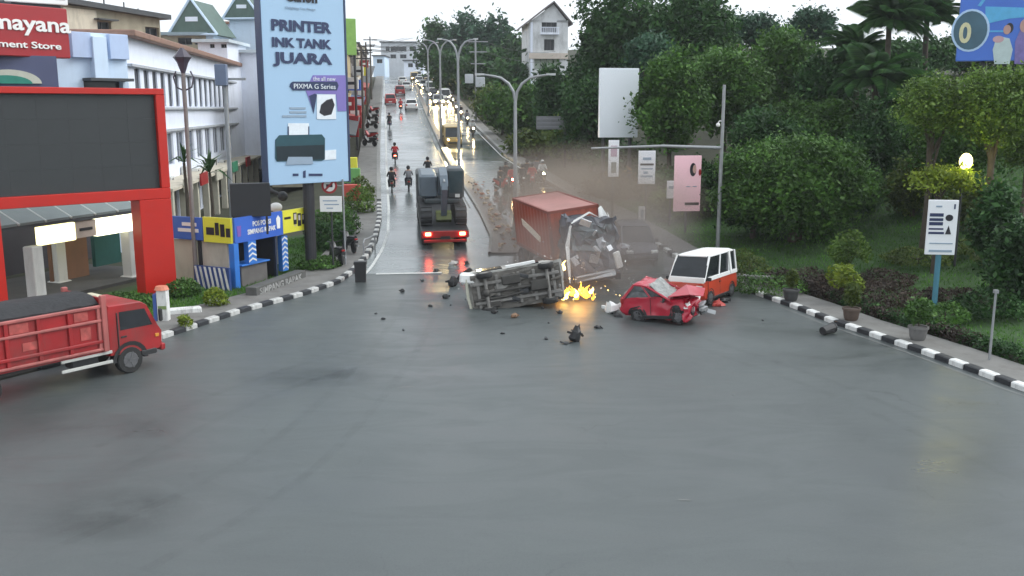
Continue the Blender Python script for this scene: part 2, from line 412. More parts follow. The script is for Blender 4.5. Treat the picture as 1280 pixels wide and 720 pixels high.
# kerb stones, each its own piece
def kerb(name, fx, sgn, Y0, Y1, alt, near=0.62):
    k = struct(thing_plain(name))
    ms = MB().box((0, 0, 0), (.28, near - .03, .24), bev=.035)
    a = ms.build('kerb_stone', M('kerb_white_worn', (.5, .5, .48), .7, 0, .2, 5, .2, 30, dirt=.75) if sgn < 0 else KWHITE, k, smooth=35); b = MB().box((0, 0, 0), (.28, near - .03, .24), bev=.03).build('kerb_stone', KBLACK, k, smooth=35)
    c = MB().box((0, 0, 0), (.28, near - .03, .24), bev=.03).build('kerb_stone', KGREY, k, smooth=35)
    Y = Y0; i = 0; used = set()
    while Y < Y1:
        x = fx(Y); dx = fx(Y + .3) - x; L = math.hypot(dx, .3); dy = .3 / L
        src = (a if i % 2 else b) if alt(Y) else c
        o = src if src not in used else src.copy()
        if src in used: col.objects.link(o)
        used.add(src)
        ym = Y + near * dy / 2; zz = ramp(ym)
        o.location = (fx(ym) + sgn * .14, ym, zz + .05)
        o.rotation_euler = (math.atan((ramp(ym + .3) - ramp(ym - .3)) / .6), rnd.uniform(-.02, .02), -math.atan2(dx, .3) + rnd.uniform(-.015, .015))
        Y += near * dy; i += 1
    for o in (a, b, c):
        if o not in used: bpy.data.objects.remove(o)
    return k
def thing_plain(name):
    o = bpy.data.objects.new(name, None); col.objects.link(o); return o
kerb('left_kerb', xL, -1, 27, 62, lambda Y: True)
kerb('right_kerb', xR, 1, 15, 62, lambda Y: Y < 52)
strip('far_left_kerb', KGREY, lambda Y: xL(Y) - .28, xL, 62.4, 260, .16)
strip('far_right_kerb', KGREY, xR, lambda Y: xR(Y) + .28, 62.4, 260, .16)
# median and brick paved traffic island
MED = tabpx([(616, 296), (603, 268), (589, 245), (565, 209), (550, 179), (534, 144), (529, 132)])
def xM(Y): return interp(MED, Y)
ISL = tabpx([(650, 312), (638, 285), (612, 252), (593, 226), (568, 209), (552, 179), (536, 144), (531, 132)])
def xI(Y): return max(interp(ISL, Y), xM(Y) + .45)
def brick_mat():
    m = M('brick_paving', (.135, .118, .108), .5, 0, .3, 4, .3, 20, dirt=.4); nt = m.node_tree; b = nt.nodes['Principled BSDF']
    br = nt.nodes.new('ShaderNodeTexBrick'); br.inputs['Scale'].default_value = 1.6; br.inputs['Color1'].default_value = (.165, .12, .105, 1); br.inputs['Color2'].default_value = (.15, .135, .12, 1); br.inputs['Mortar'].default_value = (.09, .08, .07, 1); br.inputs['Mortar Size'].default_value = .03
    tc = nt.nodes['Texture Coordinate']; nt.links.new(tc.outputs['Object'], br.inputs['Vector'])
    src = b.inputs['Base Color'].links[0].from_socket
    mx = nt.nodes.new('ShaderNodeMix'); mx.data_type = 'RGBA'; mx.inputs[0].default_value = .55
    nt.links.new(src, mx.inputs[6]); nt.links.new(br.outputs[0], mx.inputs[7]); nt.links.new(mx.outputs[2], b.inputs['Base Color']); return m
Yi0 = G(640, 318).y
strip('median_island', brick_mat(), lambda Y: xM(Y), lambda Y: xI(Y), Yi0, 245, .09)
strip('median_kerb', KGREY, lambda Y: xM(Y) - .16, lambda Y: xM(Y) - .002, Yi0, 245, .13)
# painted lines
def line_strip(fx, wd, Y0, Y1, mt=None): strip('road_marking', mt or LINE, lambda Y: fx(Y) - wd / 2, lambda Y: fx(Y) + wd / 2, Y0, Y1, .008, edge=False)
EL = tabpx([(400, 378), (440, 357), (463, 336), (478, 312), (485, 290), (486, 260), (484, 230), (483, 200), (482, 150), (481, 125)])
line_strip(lambda Y: interp(EL, Y), .15, G(448, 350).y, 220)
line_strip(lambda Y: xR(Y) - .35, .08, 16, 36, LINE2)
line_strip(lambda Y: xR(Y) - .3, .12, 75, 200)
line_strip(lambda Y: xM(Y) - .55, .12, 60, 230, LINE2)
a, b = G(470, 343), G(552, 341)
MB().quad((a.x, a.y - .15, ramp(a.y) + .01), (b.x, b.y - .15, ramp(b.y) + .01), (b.x, b.y + .15, ramp(b.y) + .014), (a.x, a.y + .15, ramp(a.y) + .014)).build('road_marking', LINE)['kind'] = 'structure'
# bits of worn paint on the open crossing
def chip(px, py, lx, ly, rz):
    p = G(px, py); mb = MB(); pts = []
    for k in range(9):
        t = 2 * math.pi * k / 9; q = rnd.uniform(.35, 1.1); pts.append((math.cos(t) * lx * q, math.sin(t) * ly * q, .007))
    mb.add(pts, [tuple(range(9))]); o = mb.build('road_marking', LINE2); o.location = p; o.rotation_euler = (0, 0, rz); struct(o)
for c in ((508, 484, .28, .07, .2), (855, 626, .25, .05, -.1), (920, 400, .6, .06, -.5), (938, 408, .4, .05, -.5), (900, 392, .4, .05, -.4)): chip(*c)
def mark_mat(name, rgb, rough, lo, hi, sc):
    m = M(name, rgb, rough, 0, .2, 2); nt = m.node_tree; ou = [n for n in nt.nodes if n.type == 'OUTPUT_MATERIAL'][0]; tr = nt.nodes.new('ShaderNodeBsdfTransparent'); mx = nt.nodes.new('ShaderNodeMixShader')
    n = nt.nodes.new('ShaderNodeTexNoise'); n.inputs['Scale'].default_value = sc; n.inputs['Detail'].default_value = 8; n.inputs['Roughness'].default_value = .65; nt.links.new(nt.nodes['Texture Coordinate'].outputs['Object'], n.inputs['Vector'])
    r = nt.nodes.new('ShaderNodeMapRange'); r.inputs[1].default_value = .38; r.inputs[2].default_value = .62; r.inputs[3].default_value = lo; r.inputs[4].default_value = hi; nt.links.new(n.outputs[0], r.inputs[0])
    fac = r.outputs[0]
    if name == 'damp_patch':   # the damp dries out towards its rim
        s1 = nt.nodes.new('ShaderNodeVectorMath'); s1.operation = 'SUBTRACT'; s1.inputs[1].default_value = (.5, .5, .5); nt.links.new(nt.nodes['Texture Coordinate'].outputs['Generated'], s1.inputs[0])
        m1 = nt.nodes.new('ShaderNodeVectorMath'); m1.operation = 'MULTIPLY'; m1.inputs[1].default_value = (2, 2, 0); nt.links.new(s1.outputs[0], m1.inputs[0])
        l1 = nt.nodes.new('ShaderNodeVectorMath'); l1.operation = 'LENGTH'; nt.links.new(m1.outputs[0], l1.inputs[0])
        f1 = nt.nodes.new('ShaderNodeMapRange'); f1.inputs[1].default_value = .15; f1.inputs[2].default_value = .85; f1.inputs[3].default_value = 1; f1.inputs[4].default_value = 0; nt.links.new(l1.outputs['Value'], f1.inputs[0])
        q1 = nt.nodes.new('ShaderNodeMath'); q1.operation = 'MULTIPLY'; nt.links.new(f1.outputs[0], q1.inputs[0]); nt.links.new(fac, q1.inputs[1]); fac = q1.outputs[0]
    nt.links.new(fac, mx.inputs[0]); nt.links.new(tr.outputs[0], mx.inputs[1]); nt.links.new(nt.nodes['Principled BSDF'].outputs[0], mx.inputs[2]); nt.links.new(mx.outputs[0], ou.inputs['Surface']); return m
RUB = mark_mat('tyre_rub', (.022, .024, .025), .45, 0, .07, 1.4)
DAMP = mark_mat('damp_patch', (.026, .032, .031), .38, .05, .38, .9)
def tyre_mark(pts, wd, h):
    P = [G(*p) for p in pts]; Q = []
    for i in range(len(P) - 1):
        p0, p1, p2, p3 = P[max(0, i - 1)], P[i], P[i + 1], P[min(len(P) - 1, i + 2)]
        for k in range(8):
            t = k / 8; Q.append(.5 * ((2 * p1) + (p2 - p0) * t + (2 * p0 - 5 * p1 + 4 * p2 - p3) * t * t + (3 * p1 - p0 - 3 * p2 + p3) * t ** 3))
    Q.append(P[-1]); mb = MB(); E = []
    for i, q in enumerate(Q):
        d = (Q[min(i + 1, len(Q) - 1)] - Q[max(i - 1, 0)]).normalized(); s_ = Vector((-d.y, d.x, 0)) * wd / 2; E.append((q + s_, q - s_))
    for (a, b), (c, d) in zip(E, E[1:]): mb.quad(*[(v.x, v.y, h) for v in (a, b, d, c)])
    struct(mb.build('tyre_mark', RUB))
for i, pts in enumerate((((120, 560), (330, 470), (520, 420), (650, 392)), ((150, 590), (350, 490), (540, 434), (668, 400)), ((520, 350), (470, 430), (330, 560), (60, 690)), ((560, 350), (520, 440), (400, 580), (180, 715)), ((1240, 560), (1020, 470), (900, 430), (820, 400)), ((1270, 600), (1040, 495), (905, 446), (800, 408)))): tyre_mark(pts, .24, .006 + .002 * i)
def damp(pts, h):
    mb = MB(); P = [G(*p) for p in pts]; n = len(P); R_ = []
    for i in range(n):
        for k in range(6):
            t = k / 6; p0, p1, p2, p3 = P[i - 1], P[i], P[(i + 1) % n], P[(i + 2) % n]; R_.append(.5 * ((2 * p1) + (p2 - p0) * t + (2 * p0 - 5 * p1 + 4 * p2 - p3) * t * t + (3 * p1 - p0 - 3 * p2 + p3) * t ** 3))
    mb.add([(p.x, p.y, h) for p in R_], [tuple(range(len(R_)))]); struct(mb.build('damp_patch', DAMP))
damp(((270, 472), (350, 458), (470, 462), (530, 480), (430, 488), (330, 484)), .022); damp(((20, 640), (120, 600), (230, 622), (260, 660), (120, 690), (20, 680)), .023);
# drain cover
# lawn (right) and verges (left)
def sheet_on(name, mat, fa, fb, Y0, Y1, h, nx, step=1.0):
    mb = MB(); rows = []; Y = Y0
    while Y <= Y1 + 1e-6:
        a, b = fa(Y), fb(Y); rows.append([(a + (b - a) * k / nx, Y, zt(a + (b - a) * k / nx, Y) + h) for k in range(nx + 1)]); Y += step
    n = nx + 1; vs = [p for r in rows for p in r]; fs = [(i * n + j, i * n + j + 1, i * n + n + j + 1, i * n + n + j) for i in range(len(rows) - 1) for j in range(nx)]
    mb.add(vs, fs); return struct(mb.build(name, mat, smooth=60))
def lawnA(Y): return xR(Y) + 1.8
lawn = sheet_on('lawn', GRASSBASE, lawnA, lambda Y: xR(Y) + 26, 20, 62, .03, 26)
verge = sheet_on('verge', GRASSBASE, lambda Y: xL(Y) - 8.5, lambda Y: xL(Y) - 2.35, 27, 52, .05, 6)
def blades(name, mat, spots, seed, h=(.06, .16), wd=.025):
    rs = np.random.default_rng(seed); n = len(spots); P = np.array(spots)
    a = rs.uniform(0, 2 * np.pi, n); hh = rs.uniform(*h, n); dx = np.cos(a) * wd; dy = np.sin(a) * wd; lx = rs.normal(0, .4, n) * hh; ly = rs.normal(0, .4, n) * hh
    v = np.empty((n, 3, 3)); v[:, 0] = P + np.stack([dx, dy, 0 * a], 1); v[:, 1] = P - np.stack([dx, dy, 0 * a], 1); v[:, 2] = P + np.stack([lx, ly, hh], 1)
    return stuff(raw_tris(name, v.reshape(-1, 3), mat))
def raw_tris(name, v, mat, parent=None):
    n = len(v); me = bpy.data.meshes.new(name); me.vertices.add(n); me.vertices.foreach_set('co', np.ascontiguousarray(v, dtype=np.float32).ravel())
    me.loops.add(n); me.loops.foreach_set('vertex_index', np.arange(n, dtype=np.int32)); me.polygons.add(n // 3)
    me.polygons.foreach_set('loop_start', np.arange(0, n, 3, dtype=np.int32)); me.materials.append(mat); me.update(calc_edges=True); me.validate()
    return link(name, me, parent)
GR = leaf_mat('grass_blades', (.045, .125, .016), (.10, .22, .03), .3)
sp_ = []
for _ in range(52000):
    Y = rnd.uniform(22, 62); X = xR(Y) + rnd.uniform(1.9, 24); sp_.append((X, Y, zt(X, Y) + .02))
blades('grass', GR, sp_, 3)
sp_ = []
for _ in range(16000):
    Y = rnd.uniform(28, 51); X = xL(Y) - rnd.uniform(2.4, 7.5); sp_.append((X, Y, zt(X, Y) + .04))
blades('grass', GR, sp_, 4)

# ================================================================== LEFT SIDE BUILDINGS
WALLW = M('white_render', (.76, .80, .90), .8, 0, .05, 1.5, .1, 25, dirt=.12)
WALLB = M('pale_blue_render', (.46, .56, .76), .8, 0, .06, 1.5, .1, 25, dirt=.15)
WALLBL = M('light_blue_render', (.60, .72, .86), .8, 0, .05, 1.5, .1, 25, dirt=.1)
WALLC = M('cream_render', (.55, .50, .40), .85, 0, .12, 1.5, .15, 25, dirt=.4)
WALLG = M('weathered_render', (.30, .27, .20), .9, 0, .25, 1.2, .2, 15, dirt=.6)
NAVY = M('navy_cladding', (.075, .085, .16), .5, 0, .1, .8)
ROOFB = M('brown_fascia', (.26, .15, .11), .7, 0, .15, 3, dirt=.3)
ROOFD = M('dark_roofing', (.06, .065, .07), .7, 0, .2, 2)
ROOFG = M('green_roofing', (.085, .135, .115), .6, 0, .15, 2, dirt=.25)
SIGNRED = M('sign_red', (.33, .014, .018), .4, 0, .06, .7)
# ---- white shophouse row
d_ = Vector((-.131, 1)).normalized()
A = xy(163, 51.0); B = (A[0] + d_.x * 66, A[1] + d_.y * 66)
pl = Plan(A, B); W = pl.W
zr = lambda px, py: pl.uv(px, py)[1]
u_ = lambda px: pl.uv(px, 135)[0]
wh = thing('shophouse_row', 'long white three storey shophouse row with rows of narrow windows, behind the red gate frame', 'building', pl.A, pl.ang)
ztop = zr(163, 47); z3t = zr(210, 92); z3b = zr(210, 133); z2t = zr(210, 166); z2b = zr(212, 207)
rects = [(1.0, W - 1, z3b, z3t)]
mids = []; u = .8
while u < W - 2: mids.append((u, u + 2.3, z2b, z2t)); u += 3.3
gr = []; u = .6
while u < W - 3: gr.append((u, u + 2.7, zt(pl.w(u, 0, 0).x, pl.w(u, 0, 0).y) + .12, 3.0)); u += 3.5
zb = -1.0
m = MB(); wall_open(m, W, zb, ztop, rects + mids + [g for g in gr if g[3] < z2b - .3], .16); shell(m, W, 11, zb, ztop); m.build('wall', WALLW, wh)
MB().box((W / 2, .12 + .05, (z3b + z3t) / 2), (W - 2, .05, z3t - z3b)).build('glazing', M('slot_glass', (.05, .055, .065), .25, 0, .3, 1), wh)
u = 1.0; fin0 = None; i = 0
fm = MB().box((0, 0, 0), (.85, .12, z3t - z3b - .01), bev=.02)
while u < W - 1:
    if fin0 is None: fin0 = fm.build('fin', WALLW, wh); o = fin0
    else: o = fin0.copy(); col.objects.link(o)
    o.location = (u, .075, (z3b + z3t) / 2); u += 2.0; i += 1
WINB = M('bluish_window', (.10, .12, .17), .2, 0, .3, .8)
for k, (a, b, c, d) in enumerate(mids): window(wh, a, b, c, d, .14, M('window_white', (.62, .64, .68), .5), 1, gm=WINB)
SHOP = M('shop_shutter', (.12, .11, .10), .6, 0, .4, .4)
for g in gr:
    if g[3] < z2b - .3: MB().box(((g[0] + g[1]) / 2, .17, (g[2] + g[3]) / 2), (g[1] - g[0], .04, g[3] - g[2])).build('shutter', SHOP, wh)
m = MB()
for zz in (z3t + .12, z3b - .12, z2t + .16): m.box((W / 2, -.12, zz), (W + .1, .3, .14))
m.build('ledge', M('ledge_grey', (.42, .44, .47), .8, 0, .1, 2, dirt=.3), wh)
MB().box((W / 2, 4, ztop + .15), (W + .6, 9.2, .34), bev=.05).build('roof_edge', ROOFB, wh)
# stained lower storey band with clutter
m = MB(); m.box((W / 2, -.05, z2b - 1.0), (W, .1, .22)); m.build('lower_ledge', WALLC, wh)
AC = MB().box((0, 0, 0), (.9, .4, .65), bev=.04).cyl((-.1, -.2, 0), (-.1, -.215, 0), .24, n=14, mi=1)
ac0 = AC.build('air_conditioner', [M('ac_white', (.6, .6, .57), .5, dirt=.3), DARKMETAL], wh)
for k, uu in enumerate((4.2, 6.9, 10.2, 11.6, 15, 18.4, 22, 25.8, 29.5)):
    o = ac0 if k == 0 else ac0.copy()
    if k: col.objects.link(o)
    o.location = (uu, -.26, z2b - .55 - .35 * (k % 3))
POST = [M('post_cream', (.50, .47, .38), .8, 0, .15, 2, dirt=.3)]
cm = MB().box((0, 0, 0), (.4, .4, 3.6), bev=.03); c0 = None
for k in range(11):
    u = .5 + 3.5 * k
    o = cm.build('column', POST, wh) if c0 is None else c0.copy()
    if c0 is None: c0 = o
    else: col.objects.link(o)
    o.location = (u + .0, -1.6, 1.35)
m = MB(); m.box((W / 2, -.9, 3.22), (W, 2.0, .16)); m.build('awning_slab', WALLC, wh)
M('banner_green', (.04, .22, .12), .5)
for k, (uu, zz, mt) in enumerate(((3.6, 3.0, 'post_cream'), (8.5, 3.0, 'sign_red'), (14, 2.9, 'post_cream'), (21, 3.0, 'banner_green'), (28, 3.0, 'sign_red'))):
    MB().box((uu, -1.98, zz + .25), (2.3, .1, .75)).build('fascia_sign', MATS[mt], wh)
# ---- pale blue stepped building beside it
A = xy(70, 47.5); B = xy(163, 50.4); pl2 = Plan(A, B)
bb = thing('blue_building', 'pale blue rendered building with stepped panels, right of the red store sign', 'building', pl2.A, pl2.ang)
U = lambda px, py=135: pl2.uv(px, py)
W2 = pl2.W; zt2 = U(100, 40)[1]
rc = [(U(107)[0], U(156)[0], U(0, 126)[1] - .3, U(0, 98)[1])]
m = MB(); wall_open(m, W2, -1, zt2, rc, .4); shell(m, W2, 9, -1, zt2); m.build('wall', WALLBL, bb)
MB().box(((rc[0][0] + rc[0][1]) / 2, .42, (rc[0][2] + rc[0][3]) / 2), (rc[0][1] - rc[0][0], .04, rc[0][3] - rc[0][2])).build('pane', GLASS, bb)
for a, b, t, bt, dp in ((93, 117, 40, 72, .35), (140, 163, 43, 74, .3), (117, 134, 46, 98, .5)):
    x0, x1 = U(a)[0], U(b)[0]; z1, z0 = U(a, t)[1], U(a, bt)[1]
    MB().box(((x0 + x1) / 2, -dp / 2 + .01, (z0 + z1) / 2), (x1 - x0, dp, z1 - z0), bev=.02).build('panel', WALLB if a != 117 else WALLBL, bb)
x0, x1 = U(106)[0], U(159)[0]; zc = U(0, 97)[1]
MB().box(((x0 + x1) / 2, -.45, zc), (x1 - x0, 1.0, .14)).build('canopy', ROOFD, bb)
# ---- weathered building behind
A = xy(85, 66); B = xy(207, 74); pl3 = Plan(A, B); U3 = pl3.uv
br = thing('old_building', 'weathered tan building with dark sloping roof edge above the pale blue walls', 'building', pl3.A, pl3.ang)
W3 = pl3.W; zt3 = U3(100, 8)[1]
rc = [(U3(126, 99)[0], U3(144, 99)[0], U3(0 + 130, 40)[1], U3(130, 27)[1]), (U3(186, 99)[0], U3(203, 99)[0], U3(190, 52)[1], U3(190, 34)[1])]
m = MB(); wall_open(m, W3, 0, zt3, rc, .3); shell(m, W3, 9, 0, zt3); m.build('wall', WALLG, br)
MB().box((U3(106, 99)[0], -.06, U3(106, 26)[1]), (U3(128, 99)[0] - U3(88, 99)[0], .1, U3(106, 12)[1] - U3(106, 40)[1])).build('panel', WALLC, br)
for r in rc: window(br, *r, .3, M('frame_dark', (.10, .10, .11), .6), 1)
x0, x1 = U3(122, 99)[0], U3(146, 99)[0]; MB().box(((x0 + x1) / 2, -.3, U3(130, 25)[1]), (x1 - x0, .7, .1)).build('canopy', ROOFD, br)
z0, z1 = U3(90, 5)[1], U3(207, 25)[1]
m = MB(); m.add([(-.5, -.6, z0), (W3 + .6, -.6, z1), (W3 + .6, 10, z1), (-.5, 10, z0), (-.5, -.6, z0 + .35), (W3 + .6, -.6, z1 + .35), (W3 + .6, 10, z1 + .35), (-.5, 10, z0 + .35)], [(0, 1, 2, 3), (4, 5, 6, 7), (0, 1, 5, 4), (1, 2, 6, 5), (2, 3, 7, 6), (3, 0, 4, 7)]); m.build('roof', ROOFD, br)
for px, top in ((186, 2), (162, -4), (209, 12), (203, 10)):
    x = U3(px, 99)[0]; MB().cyl((x, 2, U3(px, 25)[1]), (x, 2, U3(px, top)[1]), .06, n=6).build('aerial', DARKMETAL, br)
# ---- department store block with navy cladding
A = xy(-160, 42.0); B = xy(76, 46.0); pl4 = Plan(A, B); U4 = pl4.uv
st = thing('department_store', 'navy clad department store block under the big red sign', 'building', pl4.A, pl4.ang)
W4 = pl4.W; z4 = U4(60, 70)[1]
m = MB(); m.box((W4 / 2, 7, z4 / 2 - .5), (W4, 14, z4 + 1)); m.build('wall', NAVY, st)
m = MB().box((W4 / 2 - 2, -.3, z4 + .12), (W4 - 3.4, .8, .22)); m.build('ledge', WALLC, st)
# green and cream arch emblem
cx, cz = U4(12, 104); mb = MB(); pts = []
arch = [(cx + math.cos(math.pi * k / 16) * 1.35, cz + math.sin(math.pi * k / 16) * .62) for k in range(17)]
mb.prism(arch, -.12, -.003); mb.build('arch_emblem', M('arch_cream', (.5, .5, .42), .5), st)
arch = [(cx - .1 + math.cos(math.pi * k / 16) * 1.05, cz - .02 + math.sin(math.pi * k / 16) * .38) for k in range(17)]
MB().prism(arch, -.16, -.123).build('arch_emblem', M('arch_green', (.02, .22, .16), .5), st)
# ---- big red store sign
A = xy(-75, 42.0); B = xy(94, 47.0); pl5 = Plan(A, B); U5 = pl5.uv
zb5, zt5 = U5(60, 72)[1], U5(60, 9)[1]
sg = thing('store_sign', 'big red store sign with white lettering at the upper left', 'sign', pl5.A, pl5.ang)
MB().box((pl5.W / 2, .3, (zb5 + zt5) / 2), (pl5.W, .6, zt5 - zb5), bev=.04).build('board', SIGNRED, sg)
LETW = M('letter_white', (.8, .79, .76), .5, 0, .03)
x0 = U5(-47, 40)[0]; x1 = U5(88, 40)[0]
letters('Ramayana', sg, 'lettering', LETW, x0, x1, U5(60, 46)[1], U5(60, 21)[1], -.005, .06, .02)
letters('Department Store', sg, 'lettering', LETW, U5(-57, 60)[0], U5(76, 60)[0], U5(40, 63)[1], U5(40, 52)[1], -.005, .06, .015)
# rooftop sign above
A = xy(20, 50); B = xy(96, 52); p6 = Plan(A, B)
s6 = thing('rooftop_sign', 'white rooftop sign with maroon letters cut by the top edge above the red sign', 'sign', p6.A, p6.ang)
za, zb6 = p6.uv(60, 5)[1], p6.uv(60, -22)[1]
MB().box((p6.W / 2, .15, (za + zb6) / 2), (p6.W, .3, zb6 - za), bev=.03).build('board', LETW, s6)
MB().box((p6.W / 2, .3, za - .7), (p6.W * .8, .1, 1.4)).build('frame', DARKMETAL, s6)
letters('STORE', s6, 'lettering', M('maroon', (.12, .03, .05), .5), p6.W * .3, p6.W * .95, za + .25, zb6 - .2, -.005, .02, .02)
# ---- green roofed towers and white buildings behind the row
def pagoda(px, Y, ytop, yeave, halfw, label, wallbot):
    c = at(px, yeave, Y); t = at(px, ytop, Y); hw = halfw / F * Y
    th = thing('green_roof_tower', label, 'tower', (c.x, Y, ramp(Y)), -.1)
    e = c.z - ramp(Y); h = t.z - ramp(Y)
    MB().box((0, 0, e / 2), (hw * 1.5, hw * 1.5, e)).build('wall', WALLBL, th)
    m = MB(); m.add([(-hw, -hw, e), (hw, -hw, e), (hw, hw, e), (-hw, hw, e), (-hw * .05, -hw, h), (hw * .05, -hw, h), (hw * .05, hw, h), (-hw * .05, hw, h)], [(0, 1, 5, 4), (1, 2, 6, 5), (2, 3, 7, 6), (3, 0, 4, 7), (4, 5, 6, 7), (3, 2, 1, 0)]); m.build('roof', ROOFG, th)
    m = MB()
    for sx in (-1, 1): m.tube([(sx * hw * 1.02, -hw - .05, e), (sx * .03, -hw - .05, h + .1)], .12, 5)
    m.tube([(-hw, -hw - .05, e + .05), (hw, -hw - .05, e + .05)], .1, 5); m.build('roof_trim', WALLBL, th)
    zz = e + (h - e) * .45; MB().box((0, -hw - .03, zz), (hw * .5, .06, (h - e) * .13)).build('vent', WALLW, th)
pagoda(254, 92, 3, 46, 30, 'green gabled roof tower behind the white row, the left and larger of two', 50)
pagoda(312, 99, -8, 26, 24, 'green roofed tower partly behind the printer billboard', 30)
def block(name, label, pxl, pxr, Y, ytop, depth, mat, rects=(), roof=None, dY=0, ybase=None, cat='building', frame=None):
    p = Plan(xy(pxl, Y), xy(pxr, Y + dY)); t = p.uv((pxl + pxr) / 2, ytop)[1]; zb = ramp(Y) - 1.5
    th = thing(name, label, cat, p.A, p.ang)
    rr = [(p.uv(a, y0)[0], p.uv(b, y0)[0], p.uv((a + b) / 2, y1)[1], p.uv((a + b) / 2, y0)[1]) for a, b, y0, y1 in rects]
    m = MB(); wall_open(m, p.W, zb, t, rr, .25); shell(m, p.W, depth, zb, t); m.build('wall', mat, th)
    for r in rr: window(th, *r, .2, frame or MATS['frame_dark'], 1)
    if roof: MB().box((p.W / 2, depth / 2 - .2, t + .12), (p.W + .7, depth + .7, .26)).build('roof', roof, th)
    return th, p
block('white_building', 'white block with two small windows under the green gabled tower', 252, 288, 84, 53, 6, WALLW, [(262, 268, 55, 60), (276, 283, 55, 60)], M('roof_pale', (.5, .56, .6), .7))
block('white_building', 'white stair block with pale roof beside the printer billboard', 288, 330, 88, 66, 6, WALLW, [(290, 298, 72, 80)], MATS['roof_pale'])
block('white_building', 'tall pale building with brown flat roof behind the billboard edge', 282, 330, 110, 30, 7, WALLBL, [(284, 298, 38, 46)], ROOFB)
block('grey_roof_building', 'low building with long grey metal roof left of the green gabled tower', 207, 262, 90, 44, 8, WALLG, [(222, 240, 47, 56), (243, 252, 48, 56)], M('roof_greyblue', (.25, .32, .36), .6))

# ---- shops going up the hill on the left
def hill_shop(Y0, Y1, ytop, mat, label, name='hill_shop', sign=None, D=3.6, roofm=None):
    A = (xL(Y0) - D, Y0); B = (xL(Y1) - D, Y1); p = Plan(A, B)
    pm = p.A + p.d * 1.0; px = 640 + F * (pm.x / pm.y)
    t = HC + (135 - ytop) / F * Y0; g0 = ramp(Y0)
    th = thing(name, label, 'shop', p.A, p.ang)
    rr = []; n = max(2, int(p.W / 3)); nf = max(1, int((t - g0 - 3) / 2.8))
    for f in range(nf):
        for k in range(n):
            u0 = p.W * (k + .15) / n; u1 = p.W * (k + .85) / n; z0 = ramp(Y1) + 3.3 + 2.8 * f
            if z0 + 1.5 < t - .2: rr.append((u0, u1, z0, z0 + 1.5))
    g = [(p.W * (k + .08) / n, p.W * (k + .92) / n, ramp(Y0 + (Y1 - Y0) * (k + .9) / n) + .2, ramp(Y0 + (Y1 - Y0) * (k + .5) / n) + 2.5) for k in range(n)]
    m = MB(); wall_open(m, p.W, g0 - 1.2, t, rr + g, .3); shell(m, p.W, 5, g0 - 1.2, t); m.build('wall', mat, th)
    for r in rr: window(th, *r, .25, MATS['frame_dark'], 1)
    for r in g: MB().box(((r[0] + r[1]) / 2, .32, (r[2] + r[3]) / 2), (r[1] - r[0], .04, r[3] - r[2])).build('shutter', SHOP, th)
    m = MB(); m.add([(-.1, -1.7, g0 + 2.9), (p.W + .1, -1.7, ramp(Y1) + 2.9), (p.W + .1, .05, ramp(Y1) + 3.2), (-.1, .05, g0 + 3.2)] + [(-.1, -1.7, g0 + 2.8), (p.W + .1, -1.7, ramp(Y1) + 2.8), (p.W + .1, .05, ramp(Y1) + 3.1), (-.1, .05, g0 + 3.1)], [(0, 1, 2, 3), (4, 5, 6, 7), (0, 1, 5, 4), (1, 2, 6, 5), (3, 0, 4, 7)]); m.build('awning', roofm or ROOFD, th)
    MB().box((p.W / 2, 2.3, t + .1), (p.W + .3, 5.3, .22)).build('roof', ROOFD, th)
    return th, p, t
WALLD = M('sooty_render', (.16, .14, .13), .9, 0, .3, 1.2, .2, 15, dirt=.5)
WALLM = M('ochre_render', (.42, .33, .18), .9, 0, .2, 1.2, .2, 15, dirt=.35)
hill_shop(92, 106, 62, WALLD, 'sooty shop house beneath the tall green hoarding on the left of the hill road', roofm=M('awning_red', (.35, .06, .05), .6))
hill_shop(106.3, 120, 66, WALLM, 'ochre two storey shop house on the left of the hill road', roofm=M('awning_blue', (.08, .14, .3), .6))
hill_shop(120.3, 134, 56, WALLD, 'dark three storey shop house, tallest on the left side of the hill road')
hill_shop(134.3, 152, 64, WALLG, 'tan weathered shop house half way up the hill on the left', roofm=MATS['awning_red'])
hill_shop(152.3, 172, 58, WALLC, 'cream shop house with dark openings high on the left of the hill road')
hill_shop(172.3, 196, 66, WALLD, 'far dark shop house near the hilltop on the left')
hill_shop(196.3, 225, 62, WALLC, 'farthest cream shop house on the left, next to the hilltop traffic')
hd, p, t = hill_shop(76, 91.7, 86, WALLG, 'low shop house just right of the printer billboard')
# tall green hoarding
g0 = thing('green_hoarding', 'tall plain green hoarding rising behind the right edge of the printer billboard', 'billboard', (at(436, 0, 90).x, 90, ramp(90)), .25)
za = HC + (135 - 72) / F * 90 - ramp(90); zb_ = HC + (135 - 29) / F * 90 - ramp(90)
MB().box((-.4, 0, (za + zb_) / 2), (1.9, .4, zb_ - za), bev=.03).build('board', M('hoarding_green', (.26, .46, .10), .5), g0)
m = MB()
for x in (-1.1, .4): m.cyl((x, .3, 0), (x, .3, zb_ - .2), .12, n=8)
m.build('post', DARKMETAL, g0)
# hilltop buildings
block('hilltop_building', 'pale wide building with dark gable facing down at the end of the hill road', 478, 524, 285, 53, 12, M('far_white', (.55, .57, .6), .8, 0, .1, 1, dirt=.2), [(488, 508, 58, 64), (482, 487, 58, 64), (512, 520, 58, 64), (488, 495, 68, 73), (500, 508, 68, 73)], ROOFD)
block('hilltop_building', 'small bluish building left of the pale hilltop building', 468, 482, 270, 70, 10, WALLBL, [(471, 478, 74, 79)], ROOFD)
block('hilltop_building', 'low white building right of the pale hilltop building', 506, 530, 262, 76, 10, WALLW, [(510, 516, 79, 84), (519, 526, 79, 84)], ROOFD)
